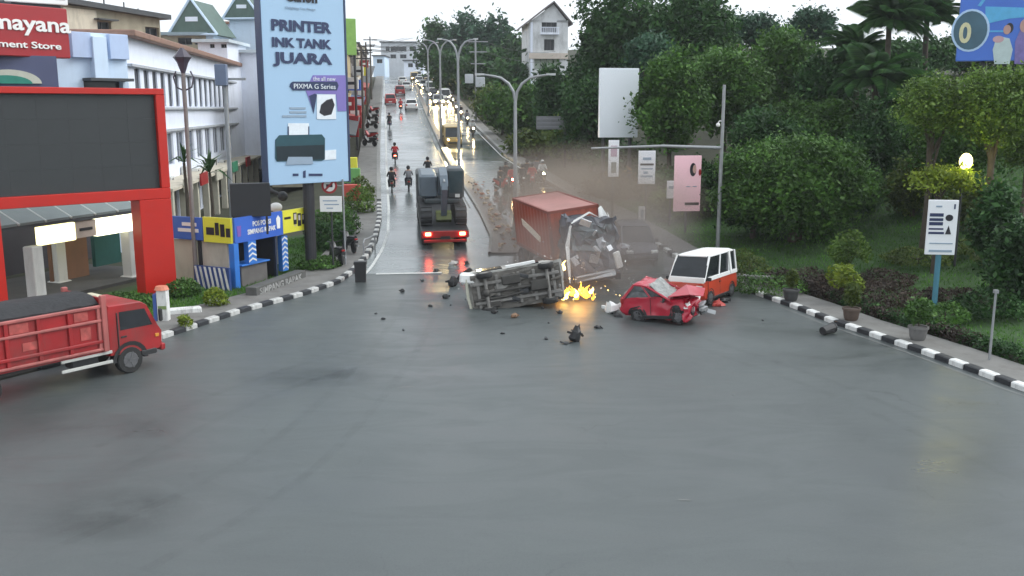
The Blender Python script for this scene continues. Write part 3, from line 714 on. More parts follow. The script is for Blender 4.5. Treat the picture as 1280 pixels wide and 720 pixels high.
# ================================================================== LEFT STREET THINGS
# ---- red gate frame with LED screen
b0 = G(222, 366); dirv = Vector((-.72, -.69)).normalized()
W = 7.5
pg = Plan((b0.x + dirv.x * W, b0.y + dirv.y * W), (b0.x, b0.y))
gate = thing('screen_gate', 'big red gate frame carrying a blank dark LED screen, behind the red dump truck', 'gate frame', pg.A, pg.ang)
VRED = M('gate_red', (.47, .011, .004), .4, 0, .08, .8, dirt=.12)
zt_ = pg.uv(150, 110)[1]; zs0 = pg.uv(190, 236)[1]; zs1 = pg.uv(150, 118)[1]; zbm = pg.uv(180, 250)[1]; us = pg.uv(200, 200)[0]
ucol = pg.uv(180, 330)[0]; cw = W - ucol
MB().box((W - cw / 2, .45, zbm / 2), (cw, .9, zbm), bev=.03).build('column', VRED, gate)
MB().box((cw / 2 - .3, .45, zbm / 2), (cw, .9, zbm), bev=.03).build('column', VRED, gate)
MB().box((W / 2, .45, (zbm + zs0) / 2), (W, .9, zs0 - zbm - .004), bev=.02).build('beam', VRED, gate)
MB().box((W / 2, .45, (zs1 + zt_) / 2), (W, .9, zt_ - zs1 - .004), bev=.02).build('beam', VRED, gate)
MB().box(((us + W) / 2 + .002, .45, (zs0 + zs1) / 2), (W - us - .006, .9, zs1 - zs0), bev=.02).build('side_frame', VRED, gate)
MB().box((.2, .45, (zs0 + zs1) / 2), (.4, .9, zs1 - zs0), bev=.02).build('side_frame', VRED, gate)
SCR = M('led_screen', (.026, .030, .032), .55, 0, .08, 1.5)
nx, nz = 6, 4; pw = (us - .41) / nx; ph = (zs1 - zs0 - .01) / nz; s0 = None
pm_ = MB().box((0, 0, 0), (pw - .003, .25, ph - .003))
for i in range(nx):
    for j in range(nz):
        o = pm_.build('screen_panel', SCR, gate) if s0 is None else s0.copy()
        if s0 is None: s0 = o
        else: col.objects.link(o)
        o.location = (.405 + pw * (i + .5), .3 + rnd.uniform(-.001, .001), zs0 + .005 + ph * (j + .5))
MB().box((us / 2, .62, (zs0 + zs1) / 2), (us - .4, .3, zs1 - zs0 - .02)).build('screen_back', BLACK, gate)
# ---- pavilion
A = (-19.6, 35.6); B = (-16.6, 43.6); pp = Plan(A, B); Wp = pp.W
pav = thing('entrance_pavilion', 'open pavilion with grey panelled roof and two glowing light boxes under the red gate', 'pavilion', pp.A, pp.ang)
LB = M('light_box_glow', (1, .97, .78), .4, emit=1.2, ecol=(1, .92, .45), var=.03); LB2 = M('light_box_glow_white', (1, .99, .92), .4, emit=1.7, ecol=(1, .96, .66), var=.03)
zf0, zf1 = 2.15, 3.0
ua, ub, uc, ud = pp.uv(49, 290)[0], pp.uv(94, 290)[0], pp.uv(120, 285)[0], pp.uv(172, 280)[0]
MB().box(((ua + ub) / 2, .1, (zf0 + zf1) / 2 - .02), (ub - ua - .02, .3, zf1 - zf0 - .1), bev=.03).build('light_box', LB, pav)
MB().box(((uc + ud) / 2, .1, (zf0 + zf1) / 2 - .02), (ud - uc - .02, .3, zf1 - zf0 - .1), bev=.03).build('light_box', LB2, pav)
MB().box(((ub + uc) / 2, .12, (zf0 + zf1) / 2), (uc - ub - .02, .26, zf1 - zf0 - .16)).build('fascia_sign', M('fascia_beige', (.45, .38, .32), .6), pav)
MB().box((ub + (uc - ub) * .5, -.03, (zf0 + zf1) / 2), ((uc - ub) * .6, .03, .12)).build('sign_text', BLACK, pav)
MB().box((Wp / 2, .35, zf1 + .02), (Wp + .6, .9, .12)).build('gutter', ROOFD, pav)
RP = M('pavilion_roof', (.20, .235, .23), .5, .2, .15, 1.2, dirt=.3)
n = 7; r0 = None
for k in range(n):
    uu = -.3 + (Wp + .6) * k / n; ww = (Wp + .6) / n
    mb = MB(); mb.add([(0, 0, 0), (ww - .08, 0, 0), (ww - .08, 3.2, 1.55), (0, 3.2, 1.55), (0, 0, .1), (ww - .08, 0, .1), (ww - .08, 3.2, 1.65), (0, 3.2, 1.65)], [(0, 1, 2, 3), (4, 5, 6, 7), (0, 1, 5, 4), (1, 2, 6, 5), (2, 3, 7, 6), (3, 0, 4, 7)])
    o = mb.build('roof_panel', RP, pav) if r0 is None else r0.copy()
    if r0 is None: r0 = o
    else: col.objects.link(o)
    o.location = (uu, -.1, zf1 + .09)
    MB().tube([(uu - .04, -.14, zf1 + .14), (uu - .04, 3.1, zf1 + 1.7)], .055, 6).build('roof_rib', M('rib_white', (.5, .52, .5), .5), pav)
PC = M('pavilion_column', (.60, .60, .57), .7, 0, .06, 1, dirt=.35)
for uu, v in ((pp.uv(45, 330)[0], .1), (pp.uv(168, 330)[0], .2), (pp.uv(116, 320)[0] + .2, 2.2), (pp.uv(150, 320)[0], 3.5)):
    m = MB(); m.box((uu, v, 1.1), (.52, .52, 2.2), bev=.04); m.box((uu, v, -.04), (.72, .72, .35), bev=.04); m.build('column', PC, pav)
m = MB(); m.box((Wp / 2 + 2, 6.2, 1.6), (Wp + 9, .3, 3.8)); m.build('back_wall', M('pavilion_back', (.05, .045, .05), .8, 0, .3, .6), pav)  # shade under the roof is put into the near-black back wall
BRN = M('brown_shutter', (.20, .10, .055), .6, 0, .15, 1, dirt=.3)
def inpav(px, py):
    q_ = G(px, py) - Vector((pp.A.x, pp.A.y, 0)); return q_.dot(pp.d), q_.dot(pp.n)
q1 = inpav(88, 350); q2 = inpav(135, 338)
MB().box((q1[0], q1[1], .95), (2.1, .2, 1.9), bev=.03).build('booth', BRN, pav)
MB().box((pp.uv(20, 340)[0], 3.0, .45), (1.2, .4, .9), bev=.04).build('bench', M('bench_tan', (.30, .21, .10), .7), pav)
MB().box((q2[0], q2[1], 1.2), (1.6, .2, 1.6)).build('green_door', M('teal_door', (.02, .09, .08), .5), pav)
MB().box((Wp / 2, 2.2, -.02), (Wp + 1, 5.2, .22)).build('plinth', M('plinth_stone', (.07, .068, .062), .8, 0, .25, 1.2, dirt=.5), pav)
# ---- billboard
c = G(393, 338); dv = Vector((.764, .645))
def on_line(px, py, cx, cy):
    r = ray(px, py); k = r.x / r.y; s_ = (k * cy - cx) / (dv.x - k * dv.y); return (cx + dv.x * s_, cy + dv.y * s_)
A = on_line(331, 120, c.x, c.y - .45); B = on_line(433, 120, c.x, c.y - .45)
pb = Plan(A, B); bbd = thing('billboard', 'tall pale blue printer billboard on a thick dark post at the street corner', 'billboard', (pb.A.x, pb.A.y, 0), pb.ang)
z0, z1 = pb.uv(390, 229)[1], pb.uv(376, -32)[1]
PB = M('billboard_blue', (.36, .53, .71), .45, 0, .03, .4)
MB().box((pb.W / 2, .26, (z0 + z1) / 2), (pb.W, .5, z1 - z0), bev=.02).build('panel', PB, bbd)
m = MB(); m.box((-.03, .26, (z0 + z1) / 2), (.055, .54, z1 - z0 + .1)); m.box((pb.W + .05, .26, (z0 + z1) / 2), (.09, .54, z1 - z0 + .1)); m.build('side_frame', M('navy_frame', (.03, .05, .11), .4), bbd)
MB().cyl((pb.uv(393, 280)[0], .45, -.3), (pb.uv(393, 280)[0], .45, z0 + .3), .26, n=14).build('post', M('dark_post', (.035, .035, .04), .5, .2), bbd)
INK = M('navy_ink', (.022, .035, .10), .5, 0, .03); INKB = M('black_ink', (.012, .012, .02), .5, 0, .03); VIO = M('violet_ink', (.20, .16, .45), .5, 0, .08, .6); GREYINK = M('grey_ink', (.28, .36, .45), .5, 0, .05)
def L(body, xa, xb, ya, yb, mt=INK, bold=.042, mid=None, y=-.012):
    letters(body, bbd, 'lettering', mt, pb.uv(xa, (ya + yb) / 2)[0], pb.uv(xb, (ya + yb) / 2)[0], pb.uv((xa + xb) / 2, yb)[1], pb.uv((xa + xb) / 2, ya)[1], y - .004, .012, bold)
L('Canon', 356, 396, -17, 3, INKB, .04); L('Delighting You Always', 357, 394, 9, 13, GREYINK, .0)
L('PRINTER', 339, 414, 26, 40); L('INK TANK', 340, 414, 48, 60); L('JUARA', 341, 415, 66, 84)
def art(pts, mt, y0, y1, name='print'):
    MB().prism([pb.uv(*p) for p in pts], y0, y1).build(name, mt, bbd)
art([(391, 94), (432, 94), (433, 139), (422, 139), (420, 118), (395, 117), (392, 140), (382, 113)], VIO, -.012, .004)
art([(393, 117), (396, 118), (392, 142), (386, 120)], INK, -.016, .004)
art([(363, 104), (366, 102), (421, 102), (423, 107), (421, 113), (366, 113), (362, 108)], INK, -.022, -.001)
L('PIXMA G Series', 367, 419, 105, 111, M('print_white', (.75, .8, .85), .5), .0, y=-.022)
L('the all new', 391, 419, 96, 101, MATS['print_white'], 0, y=-.012)
art([(396, 118), (419, 118), (420, 149), (396, 149)], MATS['print_white'], -.018, .004)
art([(399, 141), (401, 131), (408, 125), (415, 123), (418, 131), (414, 143), (405, 145)], INKB, -.024, -.005)
for a, b, y in ((362, 382, 134), (362, 383, 139), (353, 383, 144)): art([(a, y), (b, y), (b, y + 2.6), (a, y + 2.6)], GREYINK, -.012, .004)
art([(360, 154), (386, 154), (386, 170), (360, 170)], MATS['print_white'], -.012, .004)
art([(344, 175), (349, 169), (402, 168), (406, 173), (406, 199), (402, 201), (346, 202), (344, 198)], M('printer_teal', (.018, .07, .09), .35, 0, .1), -.020, .004)
art([(345, 183), (405, 181), (405, 199), (346, 201)], M('printer_black', (.01, .022, .03), .3), -.026, -.005)
art([(360, 196), (390, 196), (391, 205), (357, 206)], GREYINK, -.032, -.005)
for xx in (360.3, 385.8): art([(xx - .7, 158), (xx + .7, 158), (xx + .7, 170), (xx - .7, 170)], INK, -.016, .004)
art([(405, 188), (420, 187), (420, 199), (405, 200)], MATS['print_white'], -.016, .004)
for a, b in ((366, 373), (386, 403)): art([(a, 217), (b, 217), (b, 220), (a, 220)], INK, -.012, .004)
art([(379, 214), (382, 213), (382, 222), (379, 222)], INK, -.012, .004)
# ---- police post
c0_ = G(295, 362); rd = Vector((.42, .907)); ld = Vector((-.907, .42))
pr = Plan((c0_.x, c0_.y), (c0_.x + rd.x * 5, c0_.y + rd.y * 5))
post = thing('police_post', 'small open corner police post with blue and yellow banners', 'kiosk', pr.A, pr.ang)
BL = M('banner_blue', (.035, .12, .50), .5, 0, .06, 1); YE = M('banner_yellow', (.70, .66, .05), .5, 0, .06, 1); BPOST = M('post_blue', (.03, .17, .55), .5, 0, .1, 1, dirt=.2)
zt1, zt0 = 3.05, 1.98; fw = pr.uv(351, 280)[0]; yw = pr.uv(385, 275)[0]
MB().box((fw / 2, -.06, (zt0 + zt1) / 2), (fw, .1, zt1 - zt0)).build('blue_banner', BL, post)
letters('POS POLISI', post, 'lettering', LETW, fw * .36, fw * .74, 2.58, 2.8, -.112, .01, .02)
letters('SIMPANG RAPAK', post, 'lettering', LETW, fw * .25, fw * .84, 2.26, 2.48, -.112, .01, .02)
MB().prism([(fw * .9 - .1, 2.3), (fw * .9 + .1, 2.3), (fw * .9 + .14, 2.75), (fw * .9, 2.9), (fw * .9 - .14, 2.75)], -.125, -.112).build('emblem', LETW, post)
MB().prism([(.15, 2.25), (.35, 2.25), (.38, 2.7), (.12, 2.7)], -.125, -.112).build('emblem', M('emblem_violet', (.2, .1, .4), .5), post)
def ybanner(parent, x0, x1, rot=None, yoff=-.06):
    h = Plan
    g = MB().box(((x0 + x1) / 2, yoff, (zt0 + zt1) / 2 + .02), (x1 - x0, .1, zt1 - zt0 - .04)).build('yellow_banner', YE, parent)
    w_ = x1 - x0; mb = MB()
    for (a, b, c_, d) in ((.05, .28, .62, .72), (.38, .50, .35, .85), (.53, .66, .25, .8), (.69, .80, .3, .75), (.83, .95, .28, .62)):
        mb.box((x0 + w_ * (a + b) / 2, yoff - .056, zt0 + (zt1 - zt0) * (c_ + d) / 2), (w_ * (b - a), .008, (zt1 - zt0) * (d - c_)))
    mb.build('banner_figures', INKB, g); mb = MB()
    for (a, b, c_, d) in ((.4, .48, .55, .8), (.56, .63, .5, .72), (.71, .78, .5, .7), (.40, .47, .28, .33)):
        mb.box((x0 + w_ * (a + b) / 2, yoff - .063, zt0 + (zt1 - zt0) * (c_ + d) / 2), (w_ * (b - a), .006, (zt1 - zt0) * (d - c_)))
    mb.build('banner_print', M('banner_grey', (.55, .5, .42), .5), g)
ybanner(post, fw + .02, yw)
MB().box((yw / 2, 1.6, zt0 + .2), (yw, 3.1, .18)).build('roof_slab', M('kiosk_slab', (.33, .22, .19), .8, 0, .15, 1), post)
# left face (turned): an inner set in the same local frame
lang = math.atan2(ld.y, ld.x) - pr.ang
def LF(s, off): # point on left face: s along from corner, off outwards
    l = Vector((math.cos(lang), math.sin(lang))); nn = Vector((l.y, -l.x)); nn = -nn if nn.y > 0 or nn.x > 0 and False else nn
    return l * s + Vector((-1, -.35)).normalized() * off
rotl = Matrix.Rotation(lang, 3, 'Z')
def lbox(name, s0, s1, z0, z1, off, th, mt):
    a = LF((s0 + s1) / 2, off); return MB().box((a.x, a.y, (z0 + z1) / 2), (s1 - s0, th, z1 - z0), rot=rotl).build(name, mt, post)
s_at = lambda px: (lambda r: ((r.x / r.y) * c0_.y - c0_.x) / (ld.x - (r.x / r.y) * ld.y))(ray(px, 290))
sy, sb = s_at(256), s_at(214)
yb_ = lbox('yellow_banner', .02, sy, zt0, zt1, .06, .1, YE)
for q, (a, b, c_, d) in enumerate(((.62, .9, .3, .6), (.45, .58, .3, .8), (.25, .4, .25, .75), (.06, .2, .25, .6))):
    o = lbox('banner_figures', sy * a, sy * b, zt0 + c_ * 1.07, zt0 + d * 1.07, .125, .02, INKB)
lb_ = lbox('blue_banner', sy + .05, sb, zt0 + .05, zt1 - .05, .06, .1, BL)
for zz, a, b in ((2.62, .2, .62), (2.36, .15, .75)): lbox('banner_print', sy + (sb - sy) * a, sy + (sb - sy) * b, zz, zz + .15, .125, .02, LETW)
lbox('wall', .35, sb, 0, zt0, -.2, .2, M('kiosk_cream', (.50, .46, .38), .8, 0, .1, 1, dirt=.3))
MB().box((.05, .05, zt0 / 2), (.3, .3, zt0), bev=.02).build('post', BPOST, post)
for x, wd in ((2.75, .12), (yw - .1, .12)): MB().box((x, .05, zt0 / 2 + .05), (wd, .12, zt0 - .1)).build('post', M('post_dark', (.02, .03, .06), .5), post)
MB().box((1.45, 1.9, 1.0), (2.9, .15, 2.0)).build('back_wall', M('kiosk_dark', (.03, .03, .035), .7, 0, .3), post)  # shade inside the post is put into this near-black wall colour
MB().box((2.86, .98, 1.0), (.1, 1.75, 2.0)).build('side_wall', MATS['kiosk_dark'], post)  # end wall added to make the inside dark, shade in its colour
MB().box((1.25, .35, .47), (1.7, .7, .94), bev=.03).build('counter', M('counter_grey', (.13, .12, .115), .7, 0, .2, 2, dirt=.3), post)
MB().box((1.25, .3, .97), (1.85, .85, .07), bev=.02).build('counter_top', BPOST, post)
def striped(name, x, y, z0, z1, wd, parent, th=.25):
    o = MB().box((x, y, (z0 + z1) / 2), (wd, th, z1 - z0)).build(name, BPOST, parent)
    n = int((z1 - z0) / .22); mb = MB()
    for k in range(n):
        z = z0 + .06 + k * .22
        mb.add([(x - wd / 2, y - th / 2 - .006, z), (x, y - th / 2 - .006, z + .12), (x, y - th / 2 - .006, z + .2), (x - wd / 2, y - th / 2 - .006, z + .08)], [(0, 1, 2, 3)])
        mb.add([(x + wd / 2, y - th / 2 - .006, z), (x, y - th / 2 - .006, z + .12), (x, y - th / 2 - .006, z + .2), (x + wd / 2, y - th / 2 - .006, z + .08)], [(0, 1, 2, 3)])
    mb.build('stripes', KWHITE, o)
striped('striped_column', 1.0, -.02, 1.0, 1.97, .5, post); striped('striped_column', 3.35, .1, .3, 1.9, .4, post)
# diagonally striped barrier beside the post
bp_ = LF(.95, .55); bw = pr.w(bp_.x, bp_.y, 0)
bar = thing('striped_barrier', 'low barrier with slanted blue and white stripes, left of the police post corner', 'barrier', bw, pr.ang + lang)
MB().box((0, 0, .52), (1.9, .12, 1.0)).build('board', M('barrier_navy', (.025, .06, .2), .5), bar)
for k in range(7):
    x = -.95 + k * .26; MB().add([(x, .064, .05), (x + .12, .064, .05), (x + .32, .064, 1.0), (x + .2, .064, 1.0), (x, .07, .05), (x + .12, .07, .05), (x + .32, .07, 1.0), (x + .2, .07, 1.0)], [(4, 5, 6, 7), (0, 1, 5, 4), (1, 2, 6, 5), (2, 3, 7, 6), (3, 0, 4, 7)]).build('stripe', KWHITE, bar)
# black display above the post
e0 = pr.w(.3, 1.0, 0); A = at(292, 300, e0.y); dsp = thing('black_display', 'blank black display box on thin legs above the police post roof', 'display', (A.x, A.y, 2.2), .35)
zz0 = HC + (135 - 270) / F * A.y - 2.2; zz1 = HC + (135 - 228) / F * A.y - 2.2
MB().box((.8, .2, (zz0 + zz1) / 2), (1.65, .4, zz1 - zz0), bev=.02).build('screen', M('display_black', (.016, .016, .019), .5), dsp)
for x in (.08, 1.45): MB().cyl((x, .2, 0), (x, .2, zz0 + .02), .05, n=6).build('leg', BLACK, dsp)
# dome camera on an arm
q = at(352, 244, 44.0); cc = thing('dome_camera', 'dark dome camera on a short arm at the left lower edge of the printer billboard', 'camera', q)
MB().tube([(-.75, .25, .42), (-.45, .1, .18), (-.1, 0, .05)], .09, 8).build('arm', BLACK, cc)
MB().ball((.05, 0, -.05), .24, 12, 8).build('dome', BLACK, cc, smooth=60)
q = at(345, 259, 44.3); o = MB().ball((0, 0, 0), (.30, .3, .22), 12, 7).cyl((0, 0, -2.7), (0, 0, -.1), .05).build('globe_lamp', LETW, smooth=60); o.location = q; tag(o, 'white globe lamp on a thin post below the dome camera', 'lamp')
# ---- poles
def pole(name, px, pyb, pyt, r, label, cat, mat=GREYMETAL, Y=None):
    b = G(px, pyb); t = HC + (135 - pyt) / F * b.y
    th = thing(name, label, cat, b); MB().cyl((0, 0, 0), (0, 0, t - b.z), r, r * .8, 10).build('pole', mat, th, smooth=60); return th, t - b.z, b
th, h, b = pole('ornate_lamp', 246, 358, 88, .10, 'ornate lantern post standing in the grass right of the red gate', 'street lamp', M('pole_brown', (.22, .19, .18), .6, .2, .2, 2))
LP = M('lantern_dark', (.06, .05, .07), .4)
MB().loft([[(.16 * s_ * math.cos(k * math.pi / 3), .16 * s_ * math.sin(k * math.pi / 3), h + z_) for k in range(6)] for s_, z_ in ((.5, -.2), (1.5, .25), (2.2, .42), (2.5, .46), (.4, .85))]).build('lantern', LP, th)
m = MB()
for sx in (-1, 1): m.tube([(0, 0, h - .9), (sx * .32, 0, h - .75), (sx * .42, 0, h - .35), (sx * .3, 0, h - .1)], .035, 6)
m.build('scroll_bracket', LP, th)
MB().ball((0, 0, h + .2), .13, 8, 6).build('lamp_globe', M('violet_glass', (.25, .12, .35), .2), th)
th, h, b = pole('utility_pole', 292, 300, 84, .13, 'grey utility pole with a box in front of the white shophouse row', 'pole')
MB().box((-.1, -.2, h - .5), (.6, .35, 1.1), bev=.03).build('box', M('box_blue', (.14, .18, .27), .5), th); MB().box((.4, 0, h - .7), (1.4, .12, .12)).build('cross_arm', GREYMETAL, th)
th, h, b = pole('sign_pole', 417, 340, 246, .05, 'white notice board on a thin post at the left corner verge', 'sign', DARKMETAL)
MB().box((0, -.07, h - .25), (1.0, .05, .72), bev=.01).build('board', LETW, th)
m = MB()
for k, (a, b_) in enumerate(((-.36, .3), (-.3, .38), (-.2, .1))): m.box(((a + b_) / 2, -.098, h - .1 - .17 * k), (b_ - a, .008, .05))
m.build('print', GREYINK, th)
th, h, b = pole('prohibition_sign', 432, 334, 222, .05, 'round prohibition sign with red ring above the white notice board', 'traffic sign', GREYMETAL)
ring = MB(); ring.cyl((-.62, -.05, h - .3), (-.62, -.09, h - .3), .36, n=20); ring.build('face', LETW, th)
m = MB(); n = 24
for k in range(n):
    a0, a1 = 2 * math.pi * k / n, 2 * math.pi * (k + 1) / n; f = lambda a, r: (-.62 + r * math.cos(a), -.096, h - .3 + r * math.sin(a))
    m.quad(f(a0, .27), f(a1, .27), f(a1, .37), f(a0, .37))
m.box((-.62, -.098, h - .3), (.09, .01, .6), rot=Matrix.Rotation(R(45), 3, 'Y')); m.build('red_ring', SIGNRED, th)
MB().box((-.62, -.094, h - .3), (.3, .006, .14)).build('symbol', INKB, th); MB().box((-.31, 0, h - .3), (.6, .05, .05)).build('bracket', GREYMETAL, th)
# white-blue bollard post near the truck
b = G(203, 405); th = thing('guide_post', 'white and blue guide post with orange cap before the red gate column', 'bollard', b)
MB().box((.08, 0, .62), (.36, .3, 1.25), bev=.03).build('body', KWHITE, th); MB().box((-.18, .02, .55), (.12, .3, 1.1)).build('blue_side', M('blue_side', (.05, .10, .32), .5), th)
MB().cyl((.06, 0, 1.25), (.06, 0, 1.38), .26, .2, 12).build('cap', M('orange_cap', (.6, .2, .12), .5), th); MB().box((.09, -.153, .62), (.3, .012, .12)).build('band', M('band_green', (.2, .28, .1), .5), th)
for px, py, s_ in ((226, 396, 1), (268, 385, .9)):
    b = G(px, py); th = thing('white_block', 'rough white painted block on the left kerbside, ' + ('nearer the guide post' if px == 226 else 'farther from the guide post'), 'block', b, .4)
    MB().box((0, 0, .18), ((1.5 if px == 226 else .6) * s_, .32, .32), bev=.06).build('stone', KWHITE, th)
# dark rubbish drum at the corner
b = G(451, 352); th = thing('rubbish_drum', 'dark square waste drum standing at the left street corner', 'bin', b, .1)
MB().loft([[(-.26 * s_, -.22 * s_, z_), (.26 * s_, -.22 * s_, z_), (.26 * s_, .22 * s_, z_), (-.26 * s_, .22 * s_, z_)] for s_, z_ in ((.88, 0), (1, .8), (1.08, .8), (1.08, .9))]).build('drum', BLACK, th); MB().box((0, 0, .9), (.5, .42, .04)).build('lid', DARKMETAL, th)
# letters along the low edging of the police post pavement
ea, eb = G(338, 374), G(398, 350); pe = Plan((ea.x - .5, ea.y), (eb.x - .5, eb.y))
edg = thing('lettered_edging', 'low dark edging wall with white painted letters in front of the police post', 'low wall', pe.A, pe.ang)
MB().box((pe.W / 2, .3, .24), (pe.W, .5, .46), bev=.02).build('wall', M('edging_dark', (.09, .09, .085), .8, 0, .2, 2, dirt=.3), edg)
letters('SIMPANG RAPAK', edg, 'lettering', M('faded_letters', (.30, .30, .29), .8, 0, .4, 3, dirt=.7), .25, pe.W - .4, .12, .4, .046, .012, .03)
# red signs, stalls and bits along the hill pavement (left)
cols = [('sign_red', 'red'), ('post_cream', 'cream'), ('banner_yellow', 'yellow')]
specs = [(88, 'red', 2.6), (94, 'red', 2.8), (100, 'red', 2.6), (107, 'red', 3.0), (114, 'red', 2.6), (122, 'red', 3.0), (131, 'red', 2.7)]
for i, (Y, c_, hh) in enumerate(specs):
    words = ['nearest the corner', 'second up the hill', 'third up the hill', 'fourth up the hill', 'fifth up the hill', 'sixth up the hill', 'highest up the hill'][i]
    th = thing('shop_banner', 'red and white vertical shop banner on the left pavement, ' + words, 'banner', (xL(Y) - 2.6 + .1 * (i % 2), Y, ramp(Y)), -.1, 'red shop banners up the left pavement')
    MB().cyl((-.55, 0, 0), (-.55, 0, hh + .9), .05, n=6).build('pole', GREYMETAL, th)
    MB().box((.1, 0, hh - .2), (1.2, .08, 1.9)).build('board', SIGNRED, th); MB().box((.1, -.05, hh - .1 + .3 * (i % 2)), (.9, .03, .75)).build('print', LETW, th)
for i, (px, py, c_, nm) in enumerate(((440, 246, M('stall_red', (.5, .07, .05), .6), 'red stall board low on the left pavement by the shrubs'), (441, 222, M('stall_green', (.14, .35, .10), .6), 'green stall board above the red one on the left pavement'), (438, 206, YE, 'yellow stall board above the green one on the left pavement'))):
    b = G(px, py + 20); th = thing('stall_board', nm, 'stall', b, .1); MB().box((0, 0, 1.25), (1.1, .5, 1.0), bev=.03).build('board', c_, th)
    for sx in (-.45, .45): MB().cyl((sx, 0, 0), (sx, 0, .8), .05, n=6).build('leg', DARKMETAL, th)
# hoop rail on the pavement
b = G(462, 318); th = thing('hoop_rail', 'low bent metal hoop rail on the left pavement near the corner', 'railing', b, 1.4)
MB().tube([(-.9, 0, 0), (-.9, 0, .7), (-.75, 0, .85), (.75, 0, .85), (.9, 0, .7), (.9, 0, 0)], .035, 6).build('rail', GREYMETAL, th)
MB().tube([(-.9, 0, .45), (.9, 0, .45)], .025, 6).build('crossbar', GREYMETAL, th)
# ================================================================== LAMPS ON THE MEDIAN, GANTRY, RIGHT SIDE SIGNS
def double_lamp(px, pyb, pyt, label, halfpx, one=False):
    b = G(px, pyb); h = HC + (135 - pyt) / F * b.y - b.z; hw = halfpx / F * b.y
    th = thing('double_street_lamp', label, 'street lamp', b, 0, 'two armed street lamps along the median')
    MB().cyl((0, 0, 0), (0, 0, h * .86), .13, .085, 10).build('pole', GREYMETAL, th, smooth=60)
    MB().cyl((0, 0, 0), (0, 0, .5), .2, n=10).build('base', GREYMETAL, th)
    for sx in (-1, 1):
        pts = [(0, 0, h * .84)] + [(sx * hw * (1 - math.cos(a)) * .62, 0, h * .84 + h * .15 * math.sin(a)) for a in (.4, .8, 1.2, 1.5)] + [(sx * hw * .9, 0, h)]
        a = MB().tube(pts, [.085, .08, .075, .07, .065, .05], 7).build('arm', GREYMETAL, th, smooth=60)
        MB().loft([[(sx * hw * .86, -.07, h - .03), (sx * hw * .86, .07, h - .03), (sx * hw * .86, .07, h + .06), (sx * hw * .86, -.07, h + .06)], [(sx * hw * 1.12, -.11, h - .04), (sx * hw * 1.12, .11, h - .04), (sx * hw * 1.12, .11, h + .07), (sx * hw * 1.12, -.11, h + .07)]]).build('lamp_head', M('lamp_head', (.5, .52, .52), .4), a)
double_lamp(644, 300, 95, 'nearest double armed street lamp on the brick traffic island', 44)
double_lamp(574, 228, 53, 'second double armed street lamp up the median', 22)
double_lamp(551.5, 180, 54, 'third double armed street lamp up the median', 18)
double_lamp(536, 146, 57, 'farthest double armed street lamp up the median', 12)
# signal mast with camera
b = G(897, 310); th = thing('signal_mast', 'slim grey mast with a white camera and a long thin arm reaching over the road', 'mast', b)
h = HC + (135 - 107) / F * b.y - b.z; ha = HC + (135 - 184) / F * b.y - b.z; xa = (735 - 897) / F * b.y
MB().cyl((0, 0, 0), (0, 0, h), .11, .08, 10).build('pole', GREYMETAL, th, smooth=60)
MB().tube([(0, 0, ha + .02), (xa * .45, -.1, ha + .12), (xa, -.2, ha)], [.09, .07, .055], 8).build('arm', GREYMETAL, th, smooth=60)
hc = HC + (135 - 153) / F * b.y - b.z
MB().tube([(0, 0, hc + .08), (-.18, -.05, hc + .1), (-.24, -.05, hc)], .03, 6).ball((-.24, -.05, hc - .1), .11, 8, 6).build('camera', LETW, th)
# sign boards on the right
def board_sign(px, y0, y1, halfw, pybase, label, face, rz, lines, lmat=GREYINK, lean=0, Y=None, second=None, name='sign_board', postmat=DARKMETAL, r=.07):
    b = G(px, pybase) if Y is None else Vector((*at(px, 0, Y).xy, 0)); b.z = zt(b.x, b.y)
    t = HC + (135 - y0) / F * b.y - b.z; bt = HC + (135 - y1) / F * b.y - b.z; w_ = halfw * 2 / F * b.y / math.cos(rz)
    th = thing(name, label, 'sign', b, rz)
    MB().cyl((0, .08, -.2), (0, .08, t - .1), r, n=8).build('post', postmat, th)
    f_ = MB().box((0, 0, (t + bt) / 2), (w_, .09, t - bt), bev=.01).build('board', face, th)
    for (x0, x1, a, c_, mt) in lines:
        MB().box((w_ * ((x0 + x1) / 2 - .5), -.052, bt + (t - bt) * (a + c_) / 2), (w_ * (x1 - x0), .016, (t - bt) * (c_ - a))).build('print', mt, f_)
    return th, w_, bt, t
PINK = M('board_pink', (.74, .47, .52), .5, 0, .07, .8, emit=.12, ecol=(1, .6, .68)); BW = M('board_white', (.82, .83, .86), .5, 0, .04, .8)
board_sign(771, 174, 219, 6.5, 300, 'narrow pale banner sign hanging left of the white sign board by the trees', BW, .1, [(.2, .8, .55, .85, M('mauve', (.5, .35, .42), .5)), (.25, .75, .1, .4, M('board_dark', (.2, .22, .2), .5))], Y=56)
board_sign(814, 187, 228, 10.5, 278, 'white sign board with dark text lines on a thin post before the trees', BW, .05, [(.25, .75, .72, .8, GREYINK), (.1, .9, .56, .62, INKB), (.15, .85, .44, .48, GREYINK), (.3, .55, .3, .38, GREYINK), (.15, .85, .2, .26, GREYINK)], Y=55)
board_sign(809, 256, 276, 4, 280, 'small white plate low on the thin post below the white sign board', BW, .05, [(.3, .8, .3, .8, GREYINK)], Y=54.6, r=.04)
board_sign(846, 224, 246, 5, 262, 'small white board tucked left of the pink poster', BW, .1, [(.2, .8, .55, .7, GREYINK)], Y=54)
th, w_, bt, t = board_sign(867, 193, 262, 17, 290, 'large pale pink poster with a dark haired portrait, left of the round bushy tree', PINK, .15, [], Y=52, name='poster_board')
def oval(cx, cz, rx, rz, mt, y, nm='print'):
    MB().prism([(w_ * (cx - .5 + rx * math.cos(k * math.pi / 8)), bt + (t - bt) * (cz + rz * math.sin(k * math.pi / 8))) for k in range(16)], y - .008, y + .02).build(nm, mt, th)
